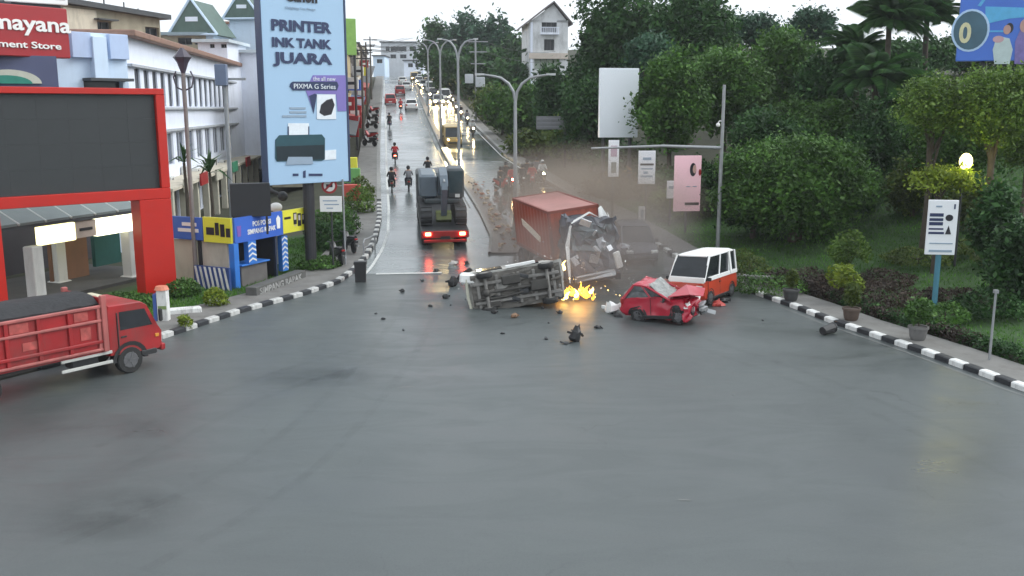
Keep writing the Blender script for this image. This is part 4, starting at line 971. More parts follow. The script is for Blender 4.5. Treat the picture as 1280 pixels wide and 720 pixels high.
oval(.69, .75, .12, .12, INKB, -.055); oval(.74, .76, .065, .075, M('portrait_skin', (.6, .36, .3), .6), -.066); oval(.95, .7, .05, .06, SIGNRED, -.055)
for (x0, x1, z0, z1, mt) in ((.42, .95, .11, .16, INKB), (.45, .6, .44, .455, GREYINK), (.7, .85, .44, .455, GREYINK)): MB().box((w_ * ((x0 + x1) / 2 - .5), -.056, bt + (t - bt) * (z0 + z1) / 2), (w_ * (x1 - x0), .02, (t - bt) * (z1 - z0))).build('print', mt, th)
# blue and white information sign on blue post
th, w_, bt, t = board_sign(1167, 248, 317, 17.5, 400, 'white information sign with blue text on a teal post standing in the lawn', BW, -.15, [(.06, .52, .70, .76, INK), (.06, .52, .62, .67, INK), (.06, .52, .54, .60, INK), (.06, .55, .46, .49, INK), (.06, .58, .38, .42, INK), (.12, .9, .20, .22, GREYINK), (.12, .9, .05, .09, GREYINK), (.25, .45, .87, .90, GREYINK), (.85, .9, .84, .93, INK)], postmat=M('post_teal', (.06, .2, .27), .5), r=.1)
MB().prism([(w_ * (.72 - .5 + .13 * math.cos(k * math.pi / 6)), bt + (t - bt) * (.68 + .06 * math.sin(k * math.pi / 6))) for k in range(12)], -.06, -.03).build('print', INKB, th)
MB().prism([(w_ * .12, bt + (t - bt) * .38), (w_ * .32, bt + (t - bt) * .38), (w_ * .22, bt + (t - bt) * .54)], -.06, -.03).build('print', INKB, th)
# grey gantry sign
b = Vector((*at(708, 0, 78).xy, 0)); b.z = zt(b.x, b.y); th = thing('road_sign', 'grey back of a road direction panel on a tall post before the trees', 'road sign', b)
t = HC + (135 - 145) / F * 78 - b.z; bt = HC + (135 - 161) / F * 78 - b.z
MB().cyl((0, .1, 0), (0, .1, t), .1, n=8).build('post', DARKMETAL, th); MB().box((-1.1, 0, (t + bt) / 2), (2.5, .08, t - bt), bev=.01).build('panel', M('sign_back', (.20, .20, .21), .6, .2), th)
m = MB()
for k in range(3): m.box((-1.1, -.06, bt + (t - bt) * (.2 + .3 * k)), (2.4, .05, .05))
m.build('rib', GREYMETAL, th)
# tall blank white billboard among the trees
p = Plan(xy(750, 63), xy(798, 63.5)); zb_, zt2_ = p.uv(760, 172)[1], p.uv(760, 85)[1]; g = zt(p.A.x + 1, p.A.y)
th = thing('white_billboard', 'tall blank white billboard half hidden by dark leaves', 'billboard', (p.A.x, p.A.y, 0), p.ang)
MB().box((p.W / 2, .2, (zb_ + zt2_) / 2), (p.W, .35, zt2_ - zb_), bev=.02).build('panel', M('blank_white', (.86, .90, .95), .5, 0, .03, .5), th)
for x in (.4, p.W - .4): MB().cyl((x, .45, g - .5), (x, .45, zt2_ - .3), .13, n=8).build('post', DARKMETAL, th)
# blue billboard top right
p = Plan(xy(1190, 56), xy(1330, 54)); z0, z1 = p.uv(1235, 76)[1], p.uv(1235, -70)[1]; g = zt(p.A.x + 2, p.A.y)
th = thing('blue_billboard', 'big blue advertising billboard with a ringed emblem, cut by the top right corner', 'billboard', (p.A.x, p.A.y, 0), p.ang)
MB().box((p.W / 2, .3, (z0 + z1) / 2), (p.W, .5, z1 - z0), bev=.03).build('panel', M('advert_blue', (.06, .17, .62), .45, 0, .12, .35), th)
for x in (1.5, p.W - 1.5): MB().cyl((x, .7, g - .5), (x, .7, z1 - .5), .2, n=8).build('post', DARKMETAL, th)
def disc(px, py, rx, ry, mt, y, nm='print'):
    u, z = p.uv(px, py); kx = rx / F * 56; kz = ry / F * 56
    MB().prism([(u + kx * math.cos(k * math.pi / 12), z + kz * math.sin(k * math.pi / 12)) for k in range(24)], y - .01, y + .02).build(nm, mt, th)
disc(1213, 38, 21, 25, M('ring_pale', (.45, .62, .85), .5), .04); disc(1213, 38, 18.5, 22.5, M('emblem_teal', (.05, .12, .17), .5, 0, .3, 1), .025)
letters('0', th, 'lettering', M('digit_gold', (.65, .62, .38), .5), p.uv(1199, 40)[0], p.uv(1214, 40)[0], p.uv(1206, 54)[1], p.uv(1206, 28)[1], .01, .02, .03)
def apoly(pts, mt, y): MB().prism([p.uv(*q) for q in pts], y - .01, y + .02).build('print', mt, th)
CY = M('advert_cyan', (.10, .42, .72), .5)
apoly([(1232, 8), (1300, 10), (1300, 20), (1262, 23), (1232, 30)], CY, .042)
apoly([(1230, 38), (1262, 38), (1262, 40), (1230, 40)], CY, .042); apoly([(1222, 7), (1232, -6), (1236, -6), (1226, 8)], CY, .036)
apoly([(1243, 80), (1241, 62), (1245, 49), (1253, 46), (1262, 48), (1266, 62), (1262, 80)], M('shirt_pale', (.5, .6, .6), .6), .034)
disc(1259, 37, 4, 5.5, M('portrait_skin2', (.5, .3, .26), .6), .03); disc(1262, 35, 4.2, 6, INKB, .036); disc(1248, 49, 6, 4, M('scarf_rose', (.55, .35, .38), .6), .028)
apoly([(1268, 80), (1269, 52), (1276, 36), (1290, 34), (1290, 80)], M('shirt_violet', (.2, .16, .4), .6, 0, .3, 3), .022)
disc(1282, 32, 6, 8, MATS['portrait_skin2'], .015)
# yellow park lamp in the leaves
b = Vector((*at(1224, 0, 41).xy, 0)); b.z = zt(b.x, b.y); h = HC + (135 - 200) / F * 41 - b.z
th = thing('park_lamp', 'lit park lamp glaring among yellow lit leaves at the right', 'lamp', b)
MB().cyl((0, .1, -.1), (0, .1, h), .06, n=8).build('post', DARKMETAL, th)
MB().ball((0, -.1, h), (.27, .27, .36), 12, 8).build('bulb', M('lamp_glow', (1, .98, .7), .3, emit=2.6, ecol=(1, .88, .30)), th, smooth=60)
MB().cyl((0, 0, h + .2), (0, 0, h + .3), .28, .1, 10).build('lamp_cap', DARKMETAL, th)
ld_ = bpy.data.lights.new('park_lamp_light', 'POINT'); lo = bpy.data.objects.new('park_lamp_light', ld_); col.objects.link(lo); lo.parent = th; lo.location = (0, -.45, h); ld_.energy = 85; ld_.color = (1, .9, .25); ld_.shadow_soft_size = .25
# thin grey post at the right
th, h, b = pole('thin_post', 1236, 456, 362, .04, 'thin pale metal post at the right edge of the pavement', 'post', GREYMETAL)
MB().box((0, 0, h - .06), (.12, .12, .1)).build('cap', GREYMETAL, th)
# utility pole with wires
b = Vector((*at(594, 0, 118).xy, 0)); b.z = zt(b.x, b.y); h = HC + (135 - 52) / F * 118 - b.z
th = thing('utility_pole', 'thin utility pole with cross arms beside the dark far trees', 'pole', b)
MB().cyl((0, 0, 0), (0, 0, h), .14, .1, 8).build('pole', GREYMETAL, th)
for k, z in enumerate((h - .4, h - 1.6, h - 3)): MB().box((.3, 0, z), (2.4 - .3 * k, .12, .12)).build('cross_arm', GREYMETAL, th)
MB().box((.55, -.2, h - 5.2), (1.1, .6, 1.2), bev=.05).build('transformer', M('transformer', (.5, .52, .55), .5), th); MB().box((-.8, -.2, h - 4.8), (1.0, .6, 1.1), bev=.05).build('transformer', MATS['transformer'], th)
m = MB()
for (a, c_) in (((.9, 0, h - .3), (14, 30, h + 1)), ((.9, 0, h - 1.5), (15, 30, h - .5)), ((-.6, 0, h - .3), (-7, 90, h + 6.5))):
    a, c_ = Vector(a), Vector(c_); m.tube([a.lerp(c_, k / 8) - Vector((0, 0, 1.2 * (1 - (k / 4 - 1) ** 2))) for k in range(9)], .03, 4)
m.build('wire', BLACK, th)
b = Vector((*at(610, 0, 108).xy, 0)); b.z = zt(b.x, b.y)
# ================================================================== VEHICLES
def wheel_at(parent, x, y, r, wd, name='wheel', fn=None, dual=False):
    sx = 1 if x > 0 else -1
    m = MB(); pr = [(-.5, .62), (-.5, .93), (-.38, 1), (.38, 1), (.5, .93), (.5, .62)]; n = 18
    rings = [[(x + a * wd, y + q * r * math.cos(2 * math.pi * k / n), r + q * r * math.sin(2 * math.pi * k / n)) for k in range(n)] for a, q in pr]
    m.loft(rings, cap=True); o = m.build(name, TYRE, parent, smooth=40, fn=fn)
    m = MB(); xo = x + sx * wd * .44
    m.cyl((xo, y, r), (xo + sx * wd * .1, y, r), r * .62, r * .56, 14); m.cyl((xo, y, r), (xo + sx * wd * .16, y, r), r * .2, r * .17, 8)
    for k in range(5):
        a = 2 * math.pi * k / 5; m.box((xo + sx * wd * .11, y + .36 * r * math.cos(a), r + .36 * r * math.sin(a)), (.02, r * .12, r * .5), rot=Matrix.Rotation(math.pi / 2 - a, 3, 'X').inverted())
    m.build('rim', RIM, o, fn=fn); return o
def rr(y, hw, z0, z1, b=.09, crown=.03):
    """a rounded car section at station y"""
    return [(-hw + b, y, z0), (hw - b, y, z0), (hw, y, z0 + b), (hw * 1.01, y, z0 + (z1 - z0) * .55), (hw - b * .3, y, z1 - b * .5), (hw - b * 1.2, y, z1), (0, y, z1 + crown), (-hw + b * 1.2, y, z1), (-hw + b * .3, y, z1 - b * .5), (-hw * 1.01, y, z0 + (z1 - z0) * .55), (-hw, y, z0 + b)]
def car(name, label, cat, paint, L=3.9, Wd=1.68, H=1.5, kind='hatch', loc=(0, 0, 0), rz=0, group=None, lights=(False, False), fn=None, roofm=None, rot=None, wr=.29):
    th = thing(name, label, cat, loc, rz, group, rot); h = L / 2; w_ = Wd / 2; gz = .17
    if kind == 'hatch': st = [(-h, .84, .36, .86), (-h + .12, .95, gz + .08, .95), (-h + .8, 1, gz, .97), (.1, 1, gz, .95), (h - 1.15, 1, gz, .93), (h - .45, .97, gz + .02, .84), (h - .1, .9, gz + .1, .72), (h, .8, .33, .6)]; gb = (-h + .12, h - 1.0); gt = (-h + .55, h - 1.95); belt = .93
    elif kind == 'sedan': st = [(-h, .84, .36, .88), (-h + .12, .95, gz + .08, .97), (-h + .8, 1, gz, .98), (.1, 1, gz, .95), (h - 1.25, 1, gz, .93), (h - .45, .97, gz + .02, .84), (h - .1, .9, gz + .1, .72), (h, .8, .33, .6)]; gb = (-h + .65, h - 1.15); gt = (-h + 1.25, h - 2.0); belt = .94
    else: st = [(-h, .92, .36, .98), (-h + .08, .98, gz + .1, 1.02), (-h + .8, 1, gz, 1.02), (.1, 1, gz, 1.0), (h - .6, 1, gz, 1.0), (h - .18, .96, gz + .06, .96), (h - .04, .93, gz + .12, .88), (h, .88, .36, .72)]; gb = (-h + .06, h - .12); gt = (-h + .16, h - .85); belt = .98
    m = MB(); m.loft([rr(y, w_ * k, z0, z1) for y, k, z0, z1 in st]); body = m.build('body', paint, th, smooth=38, fn=fn, cuts=3)
    g = lambda yb, z, k: [(-w_ * k, yb, z), (w_ * k, yb, z)]
    kb, kt = .93, .78 if kind != 'van' else .86; zt_ = H - .06
    m = MB(); B_ = [(-w_ * kb, gb[0]), (w_ * kb, gb[0]), (w_ * kb, gb[1]), (-w_ * kb, gb[1])]; T_ = [(-w_ * kt, gt[0]), (w_ * kt, gt[0]), (w_ * kt, gt[1]), (-w_ * kt, gt[1])]
    m.loft([[(x, y, belt - .02) for x, y in B_], [(x, y, zt_) for x, y in T_]]); m.build('window', GLASS, th, fn=fn, cuts=3)
    rm = roofm or paint
    m = MB(); cx = (gt[0] + gt[1]) / 2; ly = (gt[1] - gt[0]) / 2
    m.loft([[(x * (w_ * kt + .03 - i), cx + y * (ly + .05 - i), z) for x, y in ((-.8, -1), (.8, -1), (1, -.85), (1, .85), (.8, 1), (-.8, 1), (-1, .85), (-1, -.85))] for i, z in ((0, zt_ - .03), (0, zt_ + .01), (.12, H), (.3, H + .015))]); m.build('roof', rm, th, smooth=40, fn=fn, cuts=3)
    m = MB()
    for sx in (-1, 1):
        for (yb, yt, r) in ((gb[0], gt[0], .055), (gb[1], gt[1], .045), (gb[0] * .45 + gb[1] * .55, gt[0] * .42 + gt[1] * .58, .04)) + (((gb[0] * .75 + gb[1] * .25, gt[0] * .75 + gt[1] * .25, .04),) if kind == 'van' else ()):
            MB().tube([(sx * w_ * kb, yb, belt - .03), (sx * w_ * kt, yt, zt_)], r, 5).build('pillar', rm, th, fn=fn)
    for sx in (-1, 1):
        MB().box((sx * w_ * .68, h - .1, .66 if kind != 'van' else .72), (.36, .16, .17), rot=Matrix.Rotation(-sx * .25, 3, 'Z'), bev=.05).build('headlight', HEAD if lights[0] else LENS, th, fn=fn)
        MB().box((sx * w_ * .78, -h + .06, .8), (.24, .16, .24), bev=.05).build('taillight', TAIL if lights[1] else TAILOFF, th, fn=fn)
        MB().box((sx * (w_ + .09), gb[1] - .25, belt + .06), (.16, .09, .13), bev=.04).build('mirror', BLACK, th, fn=fn)
        MB().box((sx * (w_ * 1.005), .12, .80), (.025, .16, .03)).build('door_handle', BLACK, th, fn=fn)
        for y in (h - .72, -h + .68): wheel_at(th, sx * (w_ - .09), y, wr, .2, fn=fn)
    for sx in (-1, 1):
        for y in (h - .72, -h + .68):   # wheel arches
            m = MB(); n = 10
            for k in range(n):
                a0, a1 = math.pi * k / n, math.pi * (k + 1) / n; P = lambda a, q, e_: (sx * (w_ * 1.0 + e_), y + q * math.cos(a), wr + q * math.sin(a))
                m.add([P(a0, wr * 1.02, .004), P(a1, wr * 1.02, .004), P(a1, wr * 1.24, .012), P(a0, wr * 1.24, .012), P(a0, wr * 1.02, -.12), P(a1, wr * 1.02, -.12)], [(0, 1, 2, 3), (0, 4, 5, 1)])
            m.build('wheel_arch', BLACK, th, fn=fn, recalc=False)
        for y in (gb[0] * .45 + gb[1] * .55, gb[1] - .35): MB().box((sx * w_ * 1.002, y, .62), (.012, .014, .6)).build('door_seam', BLACK, th, fn=fn)
        MB().box((sx * w_ * .985, 0, .24), (.05, L * .5, .1), bev=.02).build('sill', BLACK, th, fn=fn)
    MB().box((0, h - .02, .42), (Wd * .6, .1, .18), bev=.03).build('grille', BLACK, th, fn=fn)
    MB().box((0, -h - .0, .48), (.5, .04, .13)).build('number_plate', LETW, th, fn=fn); MB().box((0, h + .035, .4), (.46, .03, .12)).build('number_plate', BLACK, th, fn=fn)
    return th
def head(hx, hy): return math.atan2(-hx, hy)
UP = head(-.131, 1); DOWN = UP + math.pi
def slope_rot(rz_, Y):
    s_ = math.atan(S) if 44 < Y < 235 else 0
    q = Matrix.Rotation(-s_ * 0, 3, 'X'); n = Vector((0, -math.sin(s_), math.cos(s_)))
    f_ = Vector((-math.sin(rz_), math.cos(rz_), 0)); f_ = (f_ - n * f_.dot(n)).normalized(); r_ = f_.cross(n)
    return Matrix((r_, f_, n)).transposed().to_euler()
def crumple(y0, k, seed, amt=.16, sgn=1):
    def fn(p):
        t = max(0, (p.y * sgn - y0) * k); t = min(1, t)
        o = Vector((seed * 3.1, seed * 1.7, seed)); a = noise.noise_vector(p * 2.3 + o) + .5 * noise.noise_vector(p * 6 + o)
        q = p + a * (amt * t); q.y -= sgn * t * t * .35; return q
    return fn
# ---- red crumpled hatchback
CRED = M('crash_red', (.42, .010, .032), .3, 0, .12, 1.5, coat=.4, dirt=.1)
b = G(836, 400)
def crumple2(p):
    q = crumple(.15, .9, 2, .26)(p); q = q + noise.noise_vector(p * 3 + Vector((9, 2, 1))) * .07 + noise.noise_vector(p * 7 + Vector((3, 2, 8))) * .025
    d_ = (p - Vector((.75, -.2, .75))).length; q.x -= .16 * max(0, 1 - d_ / .7)
    if p.z > .95: q.z -= .20 * max(0, min(1, (p.y + .9))); 
    return q
rc = car('red_hatchback', 'crumpled red hatchback rammed against the front of the minibus', 'car', CRED, 3.0, 1.62, 1.45, 'hatch', (b.x - .05, b.y + .1, .02), 0, None, (False, False), crumple2, rot=(R(4), R(3), head(.87, -.49)))
for ch in rc.children:
    if ch.name.startswith('window'): ch.data.materials[0] = M('shattered_glass', (.06, .065, .068), .35, 0, .9, 7)
m = MB(); m.add([(-.74, .35, 1.0), (.74, .35, 1.0), (.78, 1.2, 1.12), (.1, 1.45, .92), (-.74, 1.25, 1.02), (0, .8, 1.3)], [(0, 1, 5), (1, 2, 5), (2, 3, 5), (3, 4, 5), (4, 0, 5)]); o = m.build('bent_bonnet', CRED, rc); o.modifiers.new('solid', 'SOLIDIFY').thickness = .03
m = MB(); g_ = 7
for i in range(g_):
    for j in range(g_):
        f_ = lambda a, b_: Vector(((-.70 + 1.4 * a) * (1 - .12 * b_), .53 - .93 * b_, .96 + .52 * b_ + .02))
        m.quad(f_(i / g_, j / g_), f_((i + 1) / g_, j / g_), f_((i + 1) / g_, (j + 1) / g_), f_(i / g_, (j + 1) / g_))
m.build('crazed_windscreen', M('crazed_pane', (.22, .23, .22), .35, 0, .6, 9), rc, fn=crumple2)
for k in range(7): MB().box((rnd.uniform(-.7, .7), 1.3 + rnd.uniform(-.2, .3), rnd.uniform(.25, .75)), (rnd.uniform(.15, .5), rnd.uniform(.05, .2), rnd.uniform(.06, .25)), rot=Matrix.Rotation(rnd.uniform(-1, 1), 3, Vector((rnd.random(), rnd.random(), rnd.random())).normalized())).build('torn_metal', CHROME, rc)
# ---- white over orange minibus
VORG = M('van_orange_red', (.45, .045, .018), .35, 0, .1, 1.2, coat=.3, dirt=.12); VWH = M('van_white', (.82, .82, .80), .4, 0, .05, 1.5, dirt=.08)
b = G(884, 379)
van = car('public_minibus', 'white and orange red public minibus hit by the red hatchback beside the right kerb', 'minibus', VORG, 3.6, 1.56, 1.94, 'van', (b.x - .02, b.y + .75, .0), 0, None, (False, False), crumple(1.2, 1.2, 5, .09), roofm=VWH, rot=(R(1), R(3), head(-.56, -.83)))
m = MB()
for sx in (-1, 1):
    m.box((sx * .77, -.2, 1.02), (.05, 3.0, .16), bev=.02); m.box((sx * .75, -1.0, 1.45), (.05, .16, .9), rot=Matrix.Rotation(sx * -.12, 3, 'Y'))
m.box((0, 1.68, 1.0), (1.44, .08, .2), bev=.03); m.box((0, 1.74, .6), (1.46, .1, .16), bev=.04); m.build('white_band', VWH, van, fn=crumple(1.2, 1.2, 5, .09))
m = MB(); m.add([(.8, .25, .35), (.8, .25, 1.95), (1.25, 1.05, 1.9), (1.32, 1.1, .4)], [(0, 1, 2, 3)])
MB().box((.95, 1.35, .78), (.05, .7, .42), rot=Matrix.Rotation(-.5, 3, 'Z') @ Matrix.Rotation(.5, 3, 'Y'), bev=.02).build('torn_flap', M('flap_pale', (.6, .36, .3), .5, 0, .2, 3), van)
# ---- container truck
RUST = M('container_rust', (.30, .055, .025), .6, 0, .14, .9, dirt=.35); RUSTTOP = M('container_top', (.36, .17, .15), .65, 0, .12, .8, dirt=.25)
ry = head(.30, -.954); org = at(688, 262, 42.0); fwd = Vector((.30, -.954, 0)); wid = Vector((.954, .30, 0)); CW, CL, CH = 2.44, 5.3, 2.35
rb = Vector((org.x, org.y, org.z)) + wid * (CW / 2) - fwd * (CL / 2); 
ct = thing('container_truck', 'truck with rust red container and crushed dark cab at the centre of the crash', 'truck', (rb.x, rb.y, 0.0), ry)
zc = org.z - CH
tiltM = Matrix.Rotation(R(6.5), 3, 'Y'); ce = Vector((0, 0, zc + CH / 2))
def tilt(p): return tiltM @ (p - ce) + ce + Vector((0, -(p.y) * 0 , 0)) + Vector((0, 0, .12 - p.y * .03))
m = MB(); hx, hy = CW / 2, CL / 2
for sx in (-1, 1):   # corrugated sides
    n = 22; pts = []
    for k in range(n + 1):
        y = -hy + .1 + (CL - .2) * k / n; off = .035 if k % 2 else 0; pts += [(sx * (hx - off), y)] if False else [(sx * (hx - (.035 if (k // 1) % 2 else 0)), y)]
    for k in range(n):
        (x0, y0), (x1, y1) = pts[k], pts[k + 1]; m.quad((x0, y0, zc + .12), (x1, y1, zc + .12), (x1, y1, zc + CH - .1), (x0, y0, zc + CH - .1))
for sy in (-1, 1):
    n = 12
    for k in range(n):
        x0 = -hx + .08 + (CW - .16) * k / n; x1 = x0 + (CW - .16) / n; o0 = .03 if k % 2 else 0; o1 = .03 if (k + 1) % 2 else 0
        m.quad((x0, sy * (hy - o0), zc + .12), (x1, sy * (hy - o1), zc + .12), (x1, sy * (hy - o1), zc + CH - .1), (x0, sy * (hy - o0), zc + CH - .1))
m.box((0, 0, zc + .06), (CW - .02, CL - .02, .12))
cont = m.build('container', RUST, ct, fn=tilt)
m = MB(); m.box((0, 0, zc + CH - .06), (CW - .05, CL - .05, .09)); m.build('container_roof', RUSTTOP, cont, fn=tilt)
m = MB()
for sx in (-1, 1):
    m.box((sx * (hx - .04), 0, zc + CH - .05), (.1, CL, .12)); m.box((sx * (hx - .04), 0, zc + .07), (.1, CL, .16))
    for sy in (-1, 1): m.box((sx * (hx - .05), sy * (hy - .05), zc + CH / 2), (.12, .12, CH))
for sy in (-1, 1): m.box((0, sy * (hy - .04), zc + CH - .05), (CW, .1, .12)); m.box((0, sy * (hy - .04), zc + .07), (CW, .1, .16))
m.build('container_frame', M('container_edge', (.20, .05, .035), .6, 0, .15, 2), cont, fn=tilt)
m = MB(); m.add([(hx + .01, -1.3, zc + 1.5), (hx + .01, .2, zc + 1.25), (hx + .01, 1.3, zc + 1.0), (hx + .01, 1.25, zc + .75), (hx + .01, .1, zc + .95), (hx + .01, -1.2, zc + 1.2)], [tuple(range(6))]); o = m.build('torn_strip', M('strip_pale', (.72, .62, .5), .7, 0, .12, 4), ct, fn=lambda p: tilt(p)); o.modifiers.new('solid', 'SOLIDIFY').thickness = .04
m = MB(); [m.box((sx * .42, .6, .62), (.14, CL + 1.9, .22)) for sx in (-1, 1)]; [m.box((0, y, .58), (1.9, .14, .16)) for y in (-2.2, -1, .2, 1.5, 2.8)]
m.cyl((0, -2.4, .5), (0, 2.5, .55), .07); m.build('chassis', DARKMETAL, ct)
for y in (-1.75, 2.95):
    for sx in (-1, 1):
        wheel_at(ct, sx * (.98 if y > 0 else 1.05), y, .42, .26)
        if y < 0: wheel_at(ct, sx * .76, y, .42, .24)
CABM = M('cab_slate', (.045, .055, .075), .4, .1, .7, 2.2, dirt=.3)
def cabfn(p):
    o = Vector((4, 7, 1)); a = noise.noise_vector(p * 1.7 + o) + .6 * noise.noise_vector(p * 4.5 + o); t = min(1, max(0, (p.z - .5) * .8))
    q = p + a * (.22 * (.35 + t)); q.y -= .5 * t * max(0, p.y - 2.7); q.x -= .12 * t; q.x -= .22; return q
def dense_box(x0, x1, y0, y1, z0, z1, n=7):
    m = MB()
    def face(f_):
        for i in range(n):
            for j in range(n): m.quad(f_(i / n, j / n), f_((i + 1) / n, j / n), f_((i + 1) / n, (j + 1) / n), f_(i / n, (j + 1) / n))
    dx, dy, dz = x1 - x0, y1 - y0, z1 - z0
    face(lambda a, b: (x0 + dx * a, y0, z0 + dz * b)); face(lambda a, b: (x0 + dx * a, y1, z0 + dz * b)); face(lambda a, b: (x0, y0 + dy * a, z0 + dz * b)); face(lambda a, b: (x1, y0 + dy * a, z0 + dz * b)); face(lambda a, b: (x0 + dx * a, y0 + dy * b, z0)); face(lambda a, b: (x0 + dx * a, y0 + dy * b, z1)); return m
cab = dense_box(-1.1, 1.1, 2.75, 4.7, .2, 2.75, 9).build('cab', CABM, ct, fn=cabfn)
dense_box(-.95, .95, 4.7, 4.75, 1.4, 2.5, 7).build('windscreen', M('crazed_glass', (.07, .10, .115), .25, 0, .7, 4, spec=.8), cab, fn=cabfn)
dense_box(-1.05, -1.0, 3.1, 3.9, 1.45, 2.1, 4).build('side_window', MATS['crazed_glass'], cab, fn=cabfn)
m = MB(); m.box((.1, 4.8, .42), (1.9, .16, .26), rot=Matrix.Rotation(.12, 3, 'Y'), bev=.04); m.build('bumper', CHROME, ct, fn=cabfn)
TSILV = M('torn_silver', (.5, .52, .55), .4, .4, .3, 5)
m = MB(); m.tube([(1.12, 4.75, 2.5), (1.18, 4.8, 1.7), (1.3, 4.9, .9), (1.38, 4.95, .2)], [.05, .07, .06, .03], 6); m.tube([(1.1, 4.7, 2.6), (.2, 4.6, 2.9), (-.6, 4.4, 2.75)], [.05, .06, .03], 6); m.build('cab_edge', VWH, ct, fn=cabfn)
MB().box((-1.15, 4.8, 1.1), (.3, .12, .75), rot=Matrix.Rotation(.3, 3, 'Y'), bev=.04).build('torn_fender', VWH, ct)
for k in range(11):
    MB().box((rnd.uniform(-1, 1), rnd.uniform(4.3, 5.1), rnd.uniform(.4, 2.9)), (rnd.uniform(.06, .6), rnd.uniform(.02, .1), rnd.uniform(.03, .4)), rot=Matrix.Rotation(rnd.uniform(-1.5, 1.5), 3, Vector((rnd.random(), rnd.random(), rnd.random())).normalized())).build('torn_metal', TSILV, ct)
# bent white panel sticking up by the cab
q = at(757, 282, 42.6); th = thing('bent_panel', 'bent white sheet panel standing up behind the crushed cab', 'wreckage', q, .2)
m = MB(); m.add([(-.28, 0, -.1), (.02, 0, -.2), (.12, .05, .42), (-.2, .1, .9), (-.34, .05, .8), (.42, 0, -.2), (.1, .1, .62)], [(0, 1, 2, 3, 4), (1, 5, 6, 2)]); o = m.build('sheet', VWH, th); o.modifiers.new('solid', 'SOLIDIFY').thickness = .04
m = MB().tube([(0, .1, -2.0), (.05, .1, -.1)], .05, 6); m.build('strut', DARKMETAL, th)
# ---- overturned white van, underside to the viewer
b = G(650, 386); L_ = 3.75; Wv = 1.62; Hv = 1.75
tv = thing('overturned_van', 'overturned white van lying on its side with its grimy underside showing, left of the container', 'van', (b.x, b.y + .25, 0.0), 0, None, (R(-3), R(-8), R(7)))
# local: x along the body (nose to +x), y depth away from viewer (roof), z up (one flank up)
UND = M('underbody', (.15, .14, .125), .7, .2, .35, 2.2, .4, 14, dirt=.5); UND2 = M('underbody_pale', (.24, .23, .215), .6, .3, .3, 3, dirt=.5)
m = MB(); hl = L_ / 2
m.loft([[(x, y0 + .02, .05), (x, y1 - .35, .1), (x, y1, .28), (x, y1, Wv - .28), (x, y1 - .35, Wv - .1), (x, y0 + .02, Wv - .04), (x, y0 + .0, Wv * .5)] for x, y0, y1 in ((-hl, .1, 1.2), (-hl + .15, .02, 1.7), (0, 0, Hv), (hl - .9, 0, Hv), (hl - .35, .04, 1.1), (hl, .12, .8))])
m.build('body', M('dirty_white', (.42, .41, .38), .55, 0, .3, 1.6, dirt=.75), tv, smooth=35, cuts=3, fn=lambda p: p + noise.noise_vector(p * 2.2) * .09)
m = MB(); m.box((0, -.03, Wv / 2 - .02), (L_ - .25, .06, Wv - .16)); m.build('floor_pan', UND, tv, cuts=12, fn=lambda p: p + Vector((0, .10 * noise.noise(p * 2.5) + .05 * noise.noise(p * 7), 0)))
for k in range(22): MB().box((rnd.uniform(-1.7, 1.7), rnd.uniform(-.2, -.05), rnd.uniform(.15, 1.45)), (rnd.uniform(.08, .45), rnd.uniform(.06, .2), rnd.uniform(.05, .3)), rot=Matrix.Rotation(rnd.uniform(-.5, .5), 3, 'Y'), bev=.02).build('underside_fitting', rnd.choice([UND, UND2, DARKMETAL]), tv)
m = MB()
for z in (.42, Wv - .46): m.box((0, -.12, z), (L_ - .4, .14, .12), bev=.02)
for x in (-1.5, -.75, .1, .7, 1.45): m.box((x, -.1, Wv / 2), (.12, .12, Wv - .4), bev=.02)
m.build('chassis_rail', UND2, tv)
m = MB(); m.tube([(-1.2, -.2, .8), (.9, -.22, .82)], .06, 8); m.tube([(-1.75, -.16, .55), (-.6, -.2, .55), (.2, -.2, .62)], .05, 8); m.ball((-1.22, -.2, .8), .17, 10, 6); m.box((.85, -.2, .8), (.7, .26, .45), bev=.08); m.box((-.2, -.17, 1.18), (.75, .2, .4), bev=.07); m.box((-1.0, -.15, .3), (.6, .16, .22), bev=.06)
m.build('drive_train', M('drive_train', (.07, .066, .06), .6, .3, .3, 4), tv, smooth=40)
for x in (-1.2, 1.2):
    MB().cyl((x, -.22, .05), (x, -.22, Wv - .05), .065, n=8).build('axle', UND2, tv)
    for z in (.13, Wv - .13):
        mm = MB(); n = 16; mm.loft([[(x + q * .31 * math.cos(2 * math.pi * k / n), -.2 + q * .31 * math.sin(2 * math.pi * k / n), z + a * .2) for k in range(n)] for a, q in ((-.5, .6), (-.5, .92), (-.35, 1), (.35, 1), (.5, .92), (.5, .6))]); o = mm.build('wheel', TYRE, tv, smooth=40)
        MB().cyl((x, -.2, z - .105), (x, -.2, z + .105), .18, n=12).build('rim', UND2, o)
m = MB(); m.box((-.95, .5, Wv - .03), (1.0, .7, .05)); m.box((.45, .55, Wv - .03), (1.1, .6, .05)); m.build('window', GLASS, tv)
m = MB(); m.box((-hl + .04, .18, Wv - .2), (.6, .5, .42), rot=Matrix.Rotation(.2, 3, 'Y'), bev=.08); m.build('torn_corner', VWH, tv)
m = MB(); m.tube([(-hl - .03, -.02, Wv - .2), (-hl - .06, -.05, .7), (-hl + .02, -.02, .08)], .06, 6); m.build('sill_edge', M('cream_sill', (.5, .49, .40), .6), tv)
m = MB(); m.box((.25, .0, Wv + .05), (1.15, .2, .09), rot=Matrix.Rotation(-.03, 3, 'Y')); m.build('side_trim', VWH, tv)
